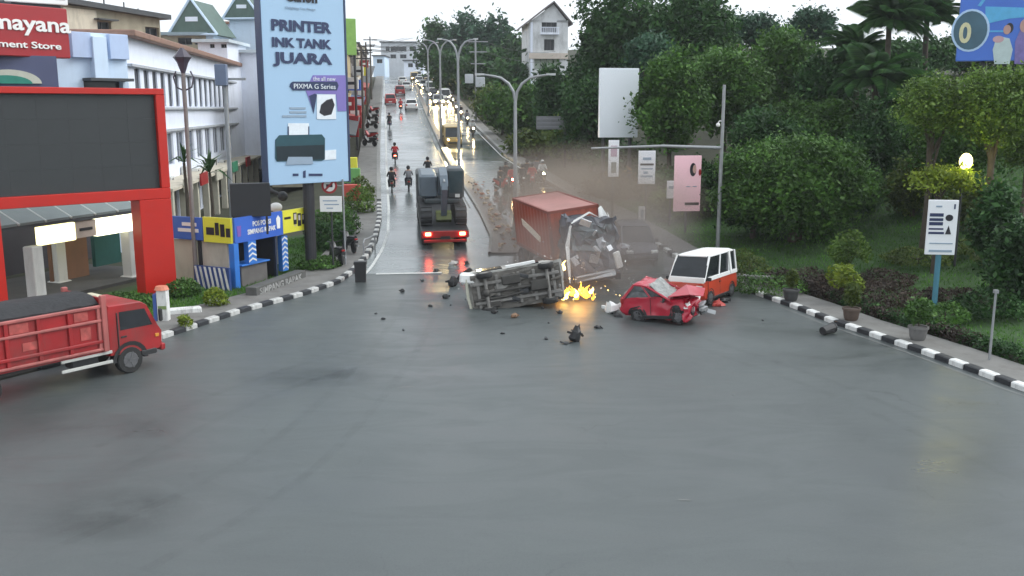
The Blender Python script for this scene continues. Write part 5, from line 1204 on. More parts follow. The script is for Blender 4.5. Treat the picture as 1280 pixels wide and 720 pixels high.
# dark door flung out at the left
q = G(577, 352); th = thing('torn_door', 'torn dark door panel flung up at the left end of the overturned van', 'wreckage', (q.x + .05, q.y, .05), -.3)
m = MB(); m.add([(-.35, 0, .0), (-.1, 0, .35), (.35, 0, .62), (.5, 0, .5), (.1, 0, .25), (-.25, .02, -.05)], [tuple(range(6))]); o = m.build('panel', BLACK, th); o.modifiers.new('solid', 'SOLIDIFY').thickness = .06
# ---- dark car behind the crash, facing the viewer
b = G(797, 330); DGREY = M('slate_paint', (.045, .05, .065), .3, .3, .15, 2, coat=.3)
car('dark_car', 'dark slate car stopped behind the crash, left of the minibus', 'car', DGREY, 4.0, 1.75, 1.62, 'hatch', (b.x, b.y + 1.6, ramp(b.y + 1.6)), 0, None, (False, False), rot=slope_rot(head(.08, -1), b.y + 2))
# ---- flames and sparks
FIRE = M('fire', (1, .6, .15), .5, emit=2.2, ecol=(1, .36, .03), var=.35, scale=6); FIRE2 = M('fire_core', (1, .85, .4), .5, emit=6, ecol=(1, .66, .18))
fb = G(722, 376); th = thing('fire', 'burst of orange flames and sparks under the crushed truck cab', 'fire', (fb.x, fb.y, 0.0))
for fm_ in (FIRE, FIRE2):   # flames are thin: broken up and see-through
    nt = fm_.node_tree; ou = [n for n in nt.nodes if n.type == 'OUTPUT_MATERIAL'][0]; bs = nt.nodes['Principled BSDF']
    tr_ = nt.nodes.new('ShaderNodeBsdfTransparent'); mx_ = nt.nodes.new('ShaderNodeMixShader'); n_ = nt.nodes.new('ShaderNodeTexNoise'); n_.inputs['Scale'].default_value = 9; n_.inputs['Detail'].default_value = 4
    tcf = nt.nodes['Texture Coordinate']; nt.links.new(tcf.outputs['Object'], n_.inputs['Vector']); rr2 = nt.nodes.new('ShaderNodeMapRange'); rr2.inputs[1].default_value = .35; rr2.inputs[2].default_value = .62; rr2.inputs[3].default_value = .08; rr2.inputs[4].default_value = .8
    nt.links.new(n_.outputs[0], rr2.inputs[0]); nt.links.new(rr2.outputs[0], mx_.inputs[0]); nt.links.new(tr_.outputs[0], mx_.inputs[1]); nt.links.new(bs.outputs[0], mx_.inputs[2]); nt.links.new(mx_.outputs[0], ou.inputs['Surface'])
def flame(mb, x, y, z, hgt, r, lean):
    pts = [(x + lean * t * hgt + .06 * math.sin(5 * t + x * 7), y, z + hgt * t) for t in (0, .2, .45, .7, 1)]
    mb.tube(pts, [r * .5, r, r * .75, r * .35, .008], 7)
for k in range(17):
    mb = MB(); x = rnd.choice((-.5, -.45, .5, .1)) + rnd.gauss(0, .22); flame(mb, x, rnd.uniform(-.3, .3), rnd.uniform(.05, .3), rnd.uniform(.2, .5), rnd.uniform(.06, .13), rnd.uniform(-.5, .5)); mb.build('flame', FIRE, th, smooth=60)
for x, z, hg in ((-.45, .15, .3), (-.6, .12, .2), (.55, .35, .28), (-.1, .2, .35), (-.62, 1.3, .4)):
    mb = MB(); flame(mb, x, -.35, z, hg, .09, rnd.uniform(-.4, .4)); mb.build('flame', FIRE2, th, smooth=60)
mb = MB()
for _ in range(26): mb.ball((rnd.gauss(0, .8), rnd.gauss(0, .4), abs(rnd.gauss(.3, .35)) + .03), rnd.uniform(.008, .022), 5, 4)
stuff(mb.build('sparks', FIRE2, th))
fl = bpy.data.lights.new('fire_light', 'POINT'); fo = bpy.data.objects.new('fire_light', fl); col.objects.link(fo); fo.parent = th; fo.location = (0, -.5, .5); fl.energy = 22; fl.color = (1, .5, .12); fl.shadow_soft_size = .4
# ---- scattered debris, each chunk its own thing
def chunk(px, py, s_, mt, label, lift=0.0, flat=.5, name='debris', seed=None):
    b = G(px, py); r_ = random.Random(int(px * 7 + py)); m = MB(); n = 9; pts = []
    rings = []
    for z, q in ((0, .7), (.25, 1), (.65, .85), (1, .4)):
        rings.append([(s_ * q * math.cos(2 * math.pi * k / n) * r_.uniform(.55, 1.2), s_ * q * math.sin(2 * math.pi * k / n) * r_.uniform(.4, 1.0), s_ * flat * 2 * z * r_.uniform(.8, 1.15)) for k in range(n)])
    m.loft(rings)
    for k in range(3):
        a = r_.uniform(0, 6.28); m.box((s_ * .8 * math.cos(a), s_ * .8 * math.sin(a), s_ * flat), (s_ * .9, s_ * .15, s_ * .3), rot=Matrix.Rotation(a, 3, 'Z') @ Matrix.Rotation(r_.uniform(-.6, .6), 3, 'Y'))
    o = m.build(name, mt, None, smooth=25); o.location = (b.x, b.y, lift + b.z); o.rotation_euler = (r_.uniform(-.2, .2), r_.uniform(-.2, .2), r_.uniform(0, 6)); tag(o, label, 'debris')
chunk(503, 365, .13, BLACK, 'small black debris piece lying alone farthest left on the road')
chunk(557, 373, .16, BLACK, 'black debris piece just below the bigger upright black chunk left of the van')
chunk(565, 358, .26, BLACK, 'bigger upright black chunk on the road left of the overturned van', flat=.8)
chunk(528, 352, .10, DARKMETAL, 'tiny grey scrap near the stop line left of the wreck')
chunk(567, 331, .20, M('scrap_pale', (.6, .56, .52), .6), 'pale scrap on the wet road behind the low loader')
chunk(545, 340, .14, BLACK, 'black lump at the end of the white stop line')
chunk(583, 330, .15, DARKMETAL, 'dark scrap between the low loader and the overturned van')
chunk(718, 427, .24, BLACK, 'upright black chunk nearest the viewer below the fire', flat=1.1)
chunk(707, 430, .16, DARKMETAL, 'flat dark scrap just left of the nearest upright black chunk', flat=.2)
chunk(747, 410, .17, BLACK, 'flat black scrap right of the nearest upright chunk', flat=.25)
chunk(765, 391, .38, VWH, 'large crumpled white chunk of bodywork left of the red hatchback', flat=.55)
chunk(772, 396, .2, BLACK, 'black trim under the large white chunk', flat=.25)
chunk(643, 397, .16, M('scrap_brown', (.25, .15, .09), .7), 'small brown scrap below the overturned van')
chunk(617, 392, .14, BLACK, 'black scrap at the lower left corner of the overturned van')
chunk(898, 382, .3, M('scrap_red', (.4, .05, .04), .5), 'torn red bumper piece under the minibus front', flat=.3)
chunk(905, 378, .22, BLACK, 'black torn tyre piece at the minibus wheel', flat=.4)
chunk(700, 392, .12, DARKMETAL, 'small grey scrap under the left end of the flames')
chunk(785, 372, .22, CHROME, 'torn silver metal by the front of the red hatchback', flat=.6)
chunk(618, 272, .2, M('scrap_tan', (.4, .3, .2), .7), 'tan rubble heap on the brick island'); chunk(628, 284, .25, MATS['scrap_tan'], 'larger tan rubble heap on the brick island nearer the container', flat=.4)
chunk(735, 352, .35, DARKMETAL, 'twisted dark metal over the flames', lift=.35, flat=.6)
chunk(779, 330, .4, M('torn_silver2', (.35, .36, .4), .4, .4, .3, 5), 'torn grey bodywork between the truck cab and the dark car', lift=.5, flat=.6)
f0 = None
for k in range(22):
    b = G(max(470, min(960, rnd.gauss(705, 115))), rnd.uniform(352, 425)); s_ = rnd.uniform(.4, 1.15)
    if f0 is None:
        f0 = MB().loft([[(.09, 0, .0), (.02, .06, .0), (-.08, .03, .0), (-.05, -.05, 0)], [(.11, .01, .03), (.03, .07, .06), (-.09, .04, .05), (-.06, -.06, .03)], [(.05, .0, .08), (.02, .03, .09), (-.03, .02, .07), (-.03, -.02, .06)]]).build('fragment', DARKMETAL); o = f0; tag(o, 'small dark fragment strewn on the road around the wrecks', 'debris', 'small fragments around the crash')
    else: o = f0.copy(); col.objects.link(o)
    o.location = (b.x, b.y, b.z); o.rotation_euler = (0, 0, rnd.uniform(0, 6)); o.scale = (s_, s_ * rnd.uniform(.6, 1.2), s_)
mb = MB()
for k in range(150):
    c_ = at(rnd.gauss(715, 60), 330, 38.5 + rnd.uniform(-2, 2)); z = abs(rnd.gauss(.6, .8)) + .05; r_ = rnd.uniform(.012, .04); mb.box((c_.x, c_.y, z), (r_ * 2.2, r_, r_ * .5), mi=rnd.randrange(3), rot=Matrix.Rotation(rnd.uniform(0, 3), 3, Vector((rnd.random(), rnd.random(), 1)).normalized()))
stuff(mb.build('flying_shards', [DARKMETAL, CHROME, VWH]))
mb = MB()
for _ in range(110):
    Y = rnd.uniform(Yi0 + .3, 70); X = rnd.uniform(xM(Y) + .2, xI(Y) + rnd.uniform(-.3, 1.2)); r_ = rnd.uniform(.03, .13); mb.ball((X, Y, ramp(Y) + .16 + r_ * .4), (r_ * rnd.uniform(.8, 1.6), r_, r_ * .7), 6, 4, mi=rnd.randrange(3), jit=.25)
stuff(mb.build('rubble', [MATS['scrap_tan'], M('rubble_brick', (.33, .13, .08), .8, 0, .2, 3), M('rubble_grey', (.28, .26, .24), .8, 0, .2, 3)]))
# ---- motorbike + rider makers
BIKEP = {k: M('bike_' + k, c, .35, 0, .1, 3, coat=.3) for k, c in dict(black=(.02, .02, .022), red=(.4, .02, .02), blue=(.03, .06, .2), white=(.6, .6, .6)).items()}
def motorbike(label, paint, loc, rz, group='motorbikes on the hill road', lit=(False, True), rot=None):
    th = thing('motorbike', label, 'motorbike', loc, rz, group, rot)
    for y in (-.6, .62):
        m = MB(); n = 16; m.loft([[(a * .1, y + q * .29 * math.cos(2 * math.pi * k / n), .29 + q * .29 * math.sin(2 * math.pi * k / n)) for k in range(n)] for a, q in ((-.5, .7), (-.5, .92), (0, 1), (.5, .92), (.5, .7))]); o = m.build('wheel', TYRE, th, smooth=50)
        MB().cyl((-.04, y, .29), (.04, y, .29), .17, n=10).build('rim', RIM, o)
    m = MB(); m.loft([rr(y, hw, z0, z1, .04) for y, hw, z0, z1 in ((-.95, .06, .72, .80), (-.6, .13, .55, .82), (-.1, .14, .38, .72), (.15, .11, .3, .5), (.4, .16, .4, .85), (.52, .14, .6, 1.0), (.62, .08, .72, .98))]); m.build('body', paint, th, smooth=40)
    m = MB(); m.loft([rr(y, hw, z0, z1, .03) for y, hw, z0, z1 in ((-.85, .1, .80, .88), (-.5, .14, .78, .87), (.02, .12, .7, .80))]); m.build('seat', BLACK, th, smooth=40)
    m = MB()
    for sx in (-1, 1): m.tube([(sx * .09, .62, .3), (sx * .08, .5, .75)], .03, 6); m.tube([(sx * .03, .45, .98), (sx * .34, .34, 1.05)], .022, 6)
    m.build('fork', DARKMETAL, th); m = MB().tube([(.14, -.9, .42), (.14, -.3, .34), (.1, .1, .3)], .05, 6); m.build('exhaust', CHROME, th)
    MB().ball((0, .63, .86), (.09, .06, .08), 8, 6).build('headlight', HEAD if lit[0] else LENS, th); MB().box((0, -.96, .76), (.16, .05, .08), bev=.02).build('taillight', TAIL if lit[1] else TAILOFF, th); MB().box((0, -.98, .62), (.2, .02, .12)).build('number_plate', BLACK, th)
    return th
def rider(label, shirt, helmet, loc, rz, group='riders on the hill road', trousers=None, rot=None):
    """one continuous clothed body grown from a skinned skeleton, sitting with arms forward"""
    V = [(0, -.22, .92), (0, -.2, 1.12), (0, -.15, 1.32), (0, -.13, 1.45), (0, -.11, 1.60)]
    Rr = [.16, .15, .17, .075, .105]; E = [(0, 1), (1, 2), (2, 3), (3, 4)]
    for sx in (-1, 1):
        o = len(V); V += [(sx * .2, -.14, 1.39), (sx * .28, .02, 1.16), (sx * .31, .28, 1.08), (sx * .31, .36, 1.06)]; Rr += [.075, .058, .042, .048]; E += [(2, o), (o, o + 1), (o + 1, o + 2), (o + 2, o + 3)]
        o = len(V); V += [(sx * .13, -.16, .88), (sx * .21, .2, .80), (sx * .19, .05, .38), (sx * .2, .18, .33)]; Rr += [.11, .085, .058, .05]; E += [(0, o), (o, o + 1), (o + 1, o + 2), (o + 2, o + 3)]
    me = bpy.data.meshes.new('body'); me.from_pydata(V, E, []); ob = bpy.data.objects.new('body', me); col.objects.link(ob)
    sk = ob.modifiers.new('skin', 'SKIN'); sb_ = ob.modifiers.new('sub', 'SUBSURF'); sb_.levels = 1; sb_.render_levels = 1
    for i, v in enumerate(me.skin_vertices[0].data): v.radius = (Rr[i], Rr[i]); v.use_root = (i == 0)
    dg = bpy.context.evaluated_depsgraph_get(); m2 = bpy.data.meshes.new_from_object(ob.evaluated_get(dg)); bpy.data.objects.remove(ob)
    m2.materials.clear(); m2.materials.append(shirt); m2.materials.append(trousers or M('trousers_dark', (.03, .032, .04), .8)); m2.materials.append(SKIN)
    for p_ in m2.polygons:
        c_ = p_.center; p_.material_index = 1 if c_.z < .93 else (2 if (c_.z > 1.44 or (c_.y > .22 and abs(c_.x) > .26)) else 0); p_.use_smooth = True
    m2.name = 'body'; th = thing('person', label, 'person', loc, rz, group, rot); link('body', m2, th)
    m = MB(); m.ball((0, -.11, 1.64), (.135, .155, .15), 12, 8); m.build('helmet', helmet, th, smooth=60); m = MB().box((0, .03, 1.62), (.2, .05, .1), bev=.03); m.build('visor', GLASS, th)
    return th
CL = {k: M('cloth_' + k, c, .85, 0, .15, 6) for k, c in dict(black=(.02, .02, .022), red=(.4, .03, .035), grey=(.18, .18, .19), blue=(.05, .08, .2), white=(.6, .6, .58), green=(.06, .14, .07)).items()}
b0_ = None
rides = [(494, 204, 'red', 'red', 'black', UP, (False, True), 'in red on the left lane, second nearest going up', 0),
         (490, 240, 'black', 'black', 'black', UP, (False, False), 'in black, nearest to the left edge line', 0),
         (511, 238, 'black', 'grey', 'black', UP, (False, False), 'in grey at the middle of the left lane', 0),
         (535, 225, 'black', 'black', 'black', UP, (False, False), 'in black just ahead of the excavator load', 0),
         (487, 160, 'blue', 'black', 'black', UP, (False, False), 'in dark clothes far up the left lane', 0),
         (501, 139, 'red', 'red', 'red', UP, (False, True), 'far up the hill between the red and white cars', 0),
         (591, 170, 'black', 'white', 'white', DOWN, (True, False), 'with lit headlamp coming down past the median', 0),
         (570, 141, 'black', 'grey', 'black', DOWN, (True, False), 'with lit headlamp farther up the right lane', 0),
         (576, 148, 'red', 'black', 'white', DOWN, (True, False), 'with lit headlamp near the right kerb up the hill', 0),
         (627, 240, 'red', 'black', 'black', DOWN + .5, (False, False), 'leftmost in the halted group behind the container', 1),
         (640, 238, 'red', 'red', 'black', DOWN, (True, False), 'with lit headlamp in the halted group behind the container', 1),
         (653, 236, 'black', 'black', 'black', DOWN, (False, False), 'in black in the middle of the halted group', 1),
         (665, 235, 'red', 'red', 'black', DOWN - .1, (False, False), 'in red right of the middle of the halted group', 1),
         (633, 233, 'black', 'black', 'black', DOWN + .2, (False, False), 'in black at the back left of the halted group', 1),
         (659, 229, 'black', 'black', 'black', DOWN, (False, False), 'in black at the back middle of the halted group', 1),
         (671, 226, 'black', 'grey', 'black', DOWN, (False, False), 'in grey at the back right of the halted group', 1),
         (678, 230, 'black', 'white', 'white', DOWN, (True, False), 'with white helmet at the right end of the halted group', 1)]
bike0 = {}; rid0 = {}
for (px, py, pc, sc_, hc_, rz_, lit, words, grp) in rides:
    b = G(px, py); e = slope_rot(rz_, b.y); gb, gr_ = ('motorbikes halted behind the container', 'riders halted behind the container') if grp else ('motorbikes on the hill road', 'riders on the hill road')
    kb = (pc, lit); lb = 'motorbike ' + words; lr = 'helmeted rider ' + words
    if kb in bike0: dup(bike0[kb], b, e, lb, gb)
    else: bike0[kb] = motorbike(lb, BIKEP[pc], b, 0, gb, lit, e)
    kr = (sc_, hc_)
    if kr in rid0: dup(rid0[kr], b, e, lr, gr_)
    else: rid0[kr] = rider(lr, CL[sc_], CL[hc_], b, 0, gr_, rot=e)
# parked motorbikes on the left verge
for px, py, words in ((421, 333, 'parked beside the white notice board'), (437, 318, 'parked farther along the left verge')):
    b = G(px, py); dup(bike0[('black', (False, False))], (b.x, b.y, b.z + .12), UP + .4, 'black motorbike ' + words, 'motorbikes parked on the verge')
# ---- cars on the hill
CW_ = M('car_white', (.75, .75, .74), .3, 0, .04, 2, coat=.3); CR_ = M('car_red', (.42, .03, .03), .3, 0, .1, 2, coat=.3); CS_ = M('car_silver', (.4, .41, .42), .3, .5, .08, 2); CG_ = M('car_gold', (.45, .32, .12), .35, .3, .1, 2); CB_ = M('car_black', (.02, .02, .025), .25, 0, .1, 2, coat=.4)
def hill_car(px, py, up, paint, kind, H_, label, src=None):
    b = G(px, py); e = slope_rot(UP if up else DOWN, b.y); g = 'cars going up the hill' if up else 'cars coming down with headlights on'
    if src: return dup(src, b, e, label, g)
    return car('car', label, 'car', paint, 4.1, 1.72, H_, kind, b, 0, g, (not up, False), rot=e)
hw = hill_car(514, 137, True, CW_, 'sedan', 1.5, 'white car driving up the hill, nearest going up')
hr = hill_car(488, 130, True, CR_, 'hatch', 1.6, 'red car at the left edge of the hill road')
hg = hill_car(565, 181, False, CG_, 'van', 1.9, 'gold van with lit headlights coming down beside the median')
hsil = hill_car(548, 131, False, CS_, 'hatch', 1.55, 'silver car with lit headlights high on the right lane')
hill_car(541, 122, False, CB_, 'sedan', 1.5, 'black car with lit headlights behind the silver one, high on the right lane')
hv = hill_car(556, 126, False, CW_, 'van', 1.9, 'white van with lit headlights beside the silver car')
hill_car(538, 115, False, None, '', 0, 'second white van with lit headlights, farther up the right lane', hv)
hill_car(530, 110, False, None, '', 0, 'second silver car with lit headlights near the hilltop', hsil)
hill_car(545, 113, False, None, '', 0, 'gold van with lit headlights farther up near the kerb', hg)
hill_car(524, 105, False, None, '', 0, 'silver car with lit headlights at the hilltop', hsil)
hill_car(532, 104, False, None, '', 0, 'white van with lit headlights at the hilltop', hv)
hill_car(518, 101, False, None, '', 0, 'gold van with lit headlights cresting the hilltop', hg)
hill_car(500, 118, True, None, '', 0, 'red car going up ahead of the white one', hr)
hill_car(508, 112, True, None, '', 0, 'white car going up near the hilltop', hw)
hill_car(503, 105, True, None, '', 0, 'white car farthest up the left lane', hw)
for k, (px, py, src, lb) in enumerate(((550, 119, hsil, 'silver car with lit headlights tucked behind the first white van'), (536, 109, hg, 'gold van with lit headlights in the middle of the far queue'), (543, 108, hv, 'white van with lit headlights at the kerb side of the far queue'), (526, 102, hsil, 'silver car with lit headlights near the far end of the queue'), (522, 99, hv, 'white van with lit headlights at the far end of the queue'), (538, 104, hsil, 'silver car with lit headlights at the kerb side near the far end'))): hill_car(px, py, False, None, '', 0, lb, src)
for k, (px, py) in enumerate(((560, 134), (566, 131), (559, 122), (553, 116), (563, 126), (548, 109), (584, 156), (541, 103))):
    b = G(px, py); e = slope_rot(DOWN, b.y); wd = ('first', 'second', 'third', 'fourth', 'fifth', 'sixth', 'seventh', 'eighth')[k] + ' motorbike of the far right lane stream, lamp lit' ; dup(bike0[('black', (True, False))], b, e, wd, 'motorbikes streaming down far up the right lane'); dup(rid0[('grey', 'black')], b, e, wd.replace('motorbike', 'rider').replace(', lamp lit', ''), 'riders streaming down far up the right lane')
# ---- red dump truck at left
b1 = G(163, 466); dv = Vector((.60, .80, 0)).normalized()
rt = Vector((dv.y, -dv.x, 0)); LT = 6.4; TW = 1.95
cen = Vector((b1.x, b1.y, 0)) - rt * (TW / 2 - .1) - dv * (LT / 2 - 1.05)
dt = thing('dump_truck', 'red dump truck with dark covered load driving in at the left', 'truck', cen, head(dv.x, dv.y))
DRED = M('truck_red', (.31, .009, .011), .45, 0, .25, 1.4, dirt=.5, coat=.15); PALE = M('truck_rail_pale', (.36, .10, .09), .5, 0, .3, 2, dirt=.4)
hx = TW / 2; y0, y1 = -LT / 2, LT / 2 - 1.75; zb0, zb1 = .88, 2.15
m = MB(); m.box((hx - .04, (y0 + y1) / 2, (zb0 + zb1) / 2), (.07, y1 - y0, zb1 - zb0)); m.box((-hx + .04, (y0 + y1) / 2, (zb0 + zb1) / 2), (.07, y1 - y0, zb1 - zb0)); m.box((0, y0 + .04, (zb0 + zb1) / 2), (TW - .15, .07, zb1 - zb0)); m.box((0, y1 - .04, (zb0 + zb1 + .2) / 2), (TW - .15, .07, zb1 - zb0 + .2)); m.box((0, (y0 + y1) / 2, zb0 - .03), (TW - .02, y1 - y0, .1)); bed = m.build('bed', DRED, dt)
for sx in (-1, 1):
    for z, mt, t in ((zb1 - .02, PALE, .09), (zb1 - .42, PALE, .08), (zb0 + .25, DRED, .1), (zb0 + .02, PALE, .08)): MB().box((sx * (hx + .03), (y0 + y1) / 2, z), (.09, y1 - y0, t), bev=.02).build('side_rail', mt, bed)
    for k in range(6):
        MB().box((sx * (hx + .02), y0 + .2 + (y1 - y0 - .4) * k / 5, (zb0 + zb1) / 2), (.075, .1 if k else .14, zb1 - zb0 - .02), bev=.015).build('side_post', PALE if k in (5,) else DRED, bed)
    MB().box((sx * (hx + .05), y1 - .06, (zb0 + zb1) / 2 + .12), (.12, .16, zb1 - zb0 + .35), bev=.02).build('front_post', PALE, bed)
FADE = M('faded_lettering', (.37, .07, .06), .6, 0, .5, 5)
for ya, yb2, za, zz in ((-1.2, -.7, 1.78, 2.04), (.55, .95, 1.8, 2.05), (-.9, -.45, 1.28, 1.5), (-2.0, -1.6, 1.2, 1.4), (.7, 1.0, 1.25, 1.6), (-2.6, -2.2, 1.8, 2.0)):
    MB().box((hx + .006, (ya + yb2) / 2, (za + zz) / 2), (.012, yb2 - ya, zz - za), bev=.005).build('faded_mark', FADE, bed)
m = MB(); n = 12; rings = []
for i in range(n + 1):
    y = y0 + .1 + (y1 - y0 - .2) * i / n; rings.append([(-hx + .1, y, zb1 - .2)] + [(-hx + .1 + (TW - .2) * k / 6, y, zb1 + .05 + .24 * math.sin(math.pi * k / 6) ** .4 + .03 * rnd.uniform(-1, 1)) for k in range(7)] + [(hx - .1, y, zb1 - .2)])
m.loft(rings); m.build('covered_load', M('black_tarpaulin', (.014, .014, .016), .65, 0, .3, 3, .4, 8), dt, smooth=50)
yc0, yc1 = LT / 2 - 1.66, LT / 2
prof = [(yc0, .62), (yc1 - .08, .55), (yc1, .72), (yc1 + .02, 1.08), (yc1 - .12, 1.32), (yc1 - .42, 1.95), (yc1 - .6, 2.06), (yc0 + .05, 2.08), (yc0, 2.0)]
m = MB(); rings = [[(x, y, z) for y, z in prof] for x in (-hx + .06, hx - .06)]; m.prism([(y, z) for y, z in prof], -hx + .1, hx - .1, axis='x')
for sx in (-1, 1):
    ins = [(yc0 + (y - yc0) * .985 + .01, 1.3 + (z - 1.3) * .97) for y, z in prof]; a = [(sx * (hx - .1), y, z) for y, z in prof]; c_ = [(sx * (hx - .03), y, z) for y, z in ins]; m.loft([a, c_])
cab = m.build('cab', DRED, dt, smooth=30)
for sx in (-1, 1):
    MB().add([(sx * (hx - .026), yc0 + .35, 1.32), (sx * (hx - .026), yc1 - .28, 1.32), (sx * (hx - .026), yc1 - .5, 1.84), (sx * (hx - .026), yc0 + .35, 1.86)], [(0, 1, 2, 3)]).build('side_window', GLASS, cab)
    MB().box((sx * (hx - .02), yc0 + .28, 1.25), (.03, .03, 1.2)).build('door_seam', BLACK, cab)
    MB().box((sx * (hx + .14), yc1 - .1, 1.6), (.1, .1, .38), bev=.03).build('mirror', BLACK, dt)
    MB().box((sx * (hx - .22), yc1 + .0, .82), (.26, .1, .2), bev=.04).build('headlight', LENS, dt)
    MB().box((sx * (hx - .2), y0 - .02, .78), (.28, .06, .14), bev=.02).build('taillight', TAILOFF, dt)
    for z in (.76, .48): MB().box((sx * (hx - .03), .85, z), (.05, 1.5, .09), bev=.02).build('side_guard', M('guard_pale', (.5, .5, .47), .5, 0, .1, 2, dirt=.2), dt)
MB().add([(-hx + .16, yc1 - .1, 1.34), (hx - .16, yc1 - .1, 1.34), (hx - .2, yc1 - .405, 1.93), (-hx + .2, yc1 - .405, 1.93)], [(0, 1, 2, 3)]).build('windscreen', GLASS, cab)
for sx in (-1, 1):
    m = MB(); n = 10; yy = LT / 2 - 1.05
    for k in range(n):
        a0, a1 = math.pi * k / n, math.pi * (k + 1) / n; P = lambda a, q, x_: (sx * x_, yy + q * math.cos(a), .4 + q * math.sin(a))
        m.add([P(a0, .44, hx - .02), P(a1, .44, hx - .02), P(a1, .56, hx - .005), P(a0, .56, hx - .005), P(a0, .44, hx - .4), P(a1, .44, hx - .4)], [(0, 1, 2, 3), (0, 4, 5, 1)])
    m.build('wheel_arch', BLACK, cab, recalc=False)
    MB().box((sx * (hx - .022), yc0 + .45, 1.12), (.03, .18, .05), bev=.01).build('door_handle', BLACK, cab)
    MB().box((sx * (hx - .02), yc1 - .16, .98), (.04, .12, .1), bev=.02).build('indicator', M('amber_lens', (.6, .25, .03), .3), cab)
    MB().box((sx * (hx - .05), yc1 - .45, .52), (.1, .5, .16), bev=.02).build('step', BLACK, cab)
MB().box((0, yc1 + .03, .58), (TW - .05, .16, .22), bev=.04).build('bumper', DRED, dt)
MB().box((0, yc0 + .2, 2.2), (.7, .25, .2), bev=.05).build('roof_lamp', M('cream_lamp', (.6, .55, .4), .5), dt)
m = MB(); [m.box((sx * .4, -.3, .72), (.13, LT - 1, .2)) for sx in (-1, 1)]; m.box((.55, .9, .62), (.4, .8, .4), bev=.05); m.box((-.55, .9, .62), (.4, .8, .4), bev=.05); m.build('chassis', DARKMETAL, dt)
for y in (LT / 2 - 1.05, -LT / 2 + 1.3):
    for sx in (-1, 1):
        wheel_at(dt, sx * (hx - .14), y, .4, .24)
        if y < 0: wheel_at(dt, sx * (hx - .42), y, .4, .22)
    if y < 0:
        for sx in (-1, 1): MB().box((sx * (hx - .25), y - .55, .55), (.5, .03, .5)).build('mud_flap', BLACK, dt)
# ---- low loader with an excavator on its back
b = G(557, 312); e = slope_rot(UP, b.y + 4); lo_ = thing('low_loader', 'red low loader truck seen from behind with lit tail lamps, carrying an excavator', 'truck', b, 0, None, e)
EXC_ = M('tractor_dark', (.07, .075, .08), .45, .1, .2, 2); LW = 2.45; LR = M('loader_red', (.30, .014, .012), .45, 0, .2, 2, dirt=.3)
MB().box((0, 4.2, .92), (LW, 8.2, .16), bev=.03).build('deck', DARKMETAL, lo_)
m = MB(); m.box((0, .08, .78), (LW, .16, .36), bev=.03); m.box((0, .02, .45), (LW * .9, .12, .14), bev=.02); m.build('rear_beam', LR, lo_)
for sx in (-1, 1):
    MB().box((sx * LW * .36, -.03, .82), (.30, .1, .17), bev=.03).build('taillight', TAIL, lo_); MB().box((sx * LW * .47, -.02, .82), (.12, .1, .17), bev=.02).build('taillight', TAILOFF, lo_)
    MB().box((sx * LW * .36, .9, .42), (.6, .03, .55)).build('mud_flap', BLACK, lo_)
    for y in (1.5, 2.75, 7.6):
        wheel_at(lo_, sx * (LW / 2 - .18), y, .48, .28)
        if y < 4: wheel_at(lo_, sx * (LW / 2 - .48), y, .48, .26)
MB().box((0, -.04, .62), (.5, .03, .16)).build('number_plate', BLACK, lo_)
m = MB(); m.box((0, 9.4, 1.7), (2.3, 1.9, 2.2), bev=.12); m.build('cab', EXC_, lo_, smooth=35); m = MB(); [m.box((sx * .45, 4.6, .82), (.16, 9, .3)) for sx in (-1, 1)]; m.build('chassis', DARKMETAL, lo_)
cs = math.atan(S); ex = thing('excavator', 'dark excavator with folded boom riding on the red low loader', 'excavator', b + Vector((-.131 * 3.2, 3.2, 1.0 + 3.2 * S)), 0, None, slope_rot(DOWN, b.y + 4))
EX = M('excavator_dark', (.05, .06, .065), .45, .1, .2, 2, dirt=.3); EXG = M('excavator_slate', (.12, .15, .18), .45, .1, .15, 2, dirt=.2)
for sx in (-1, 1):
    m = MB(); r_ = .48; n = 10; hl = 1.75
    prof = [(hl + r_ * math.cos(a), r_ + r_ * math.sin(a)) for a in [(-math.pi / 2 + math.pi * k / n) for k in range(n + 1)]] + [(-hl + r_ * math.cos(a), r_ + r_ * math.sin(a)) for a in [(math.pi / 2 + math.pi * k / n) for k in range(n + 1)]]
    m.prism(prof, sx * .62, sx * 1.2, axis='x'); tr = m.build('track', TYRE, ex)
    m = MB(); L_ = 34; per = []
    P_ = prof + [prof[0]]; cum = [0]
    for k in range(len(P_) - 1): cum.append(cum[-1] + math.hypot(P_[k + 1][0] - P_[k][0], P_[k + 1][1] - P_[k][1]))
    for q in range(L_):
        s_ = cum[-1] * q / L_; k = max(i for i in range(len(cum) - 1) if cum[i] <= s_); t = (s_ - cum[k]) / (cum[k + 1] - cum[k]); y = P_[k][0] + (P_[k + 1][0] - P_[k][0]) * t; z = P_[k][1] + (P_[k + 1][1] - P_[k][1]) * t; a = math.atan2(P_[k + 1][1] - P_[k][1], P_[k + 1][0] - P_[k][0])
        m.box((sx * .91, y, z), (.6, .16, .06), rot=Matrix.Rotation(a, 3, 'X'))
    m.build('track_shoes', DARKMETAL, tr)
MB().box((0, 0, 1.12), (1.9, 2.3, .3), bev=.08).build('turntable', EX, ex)
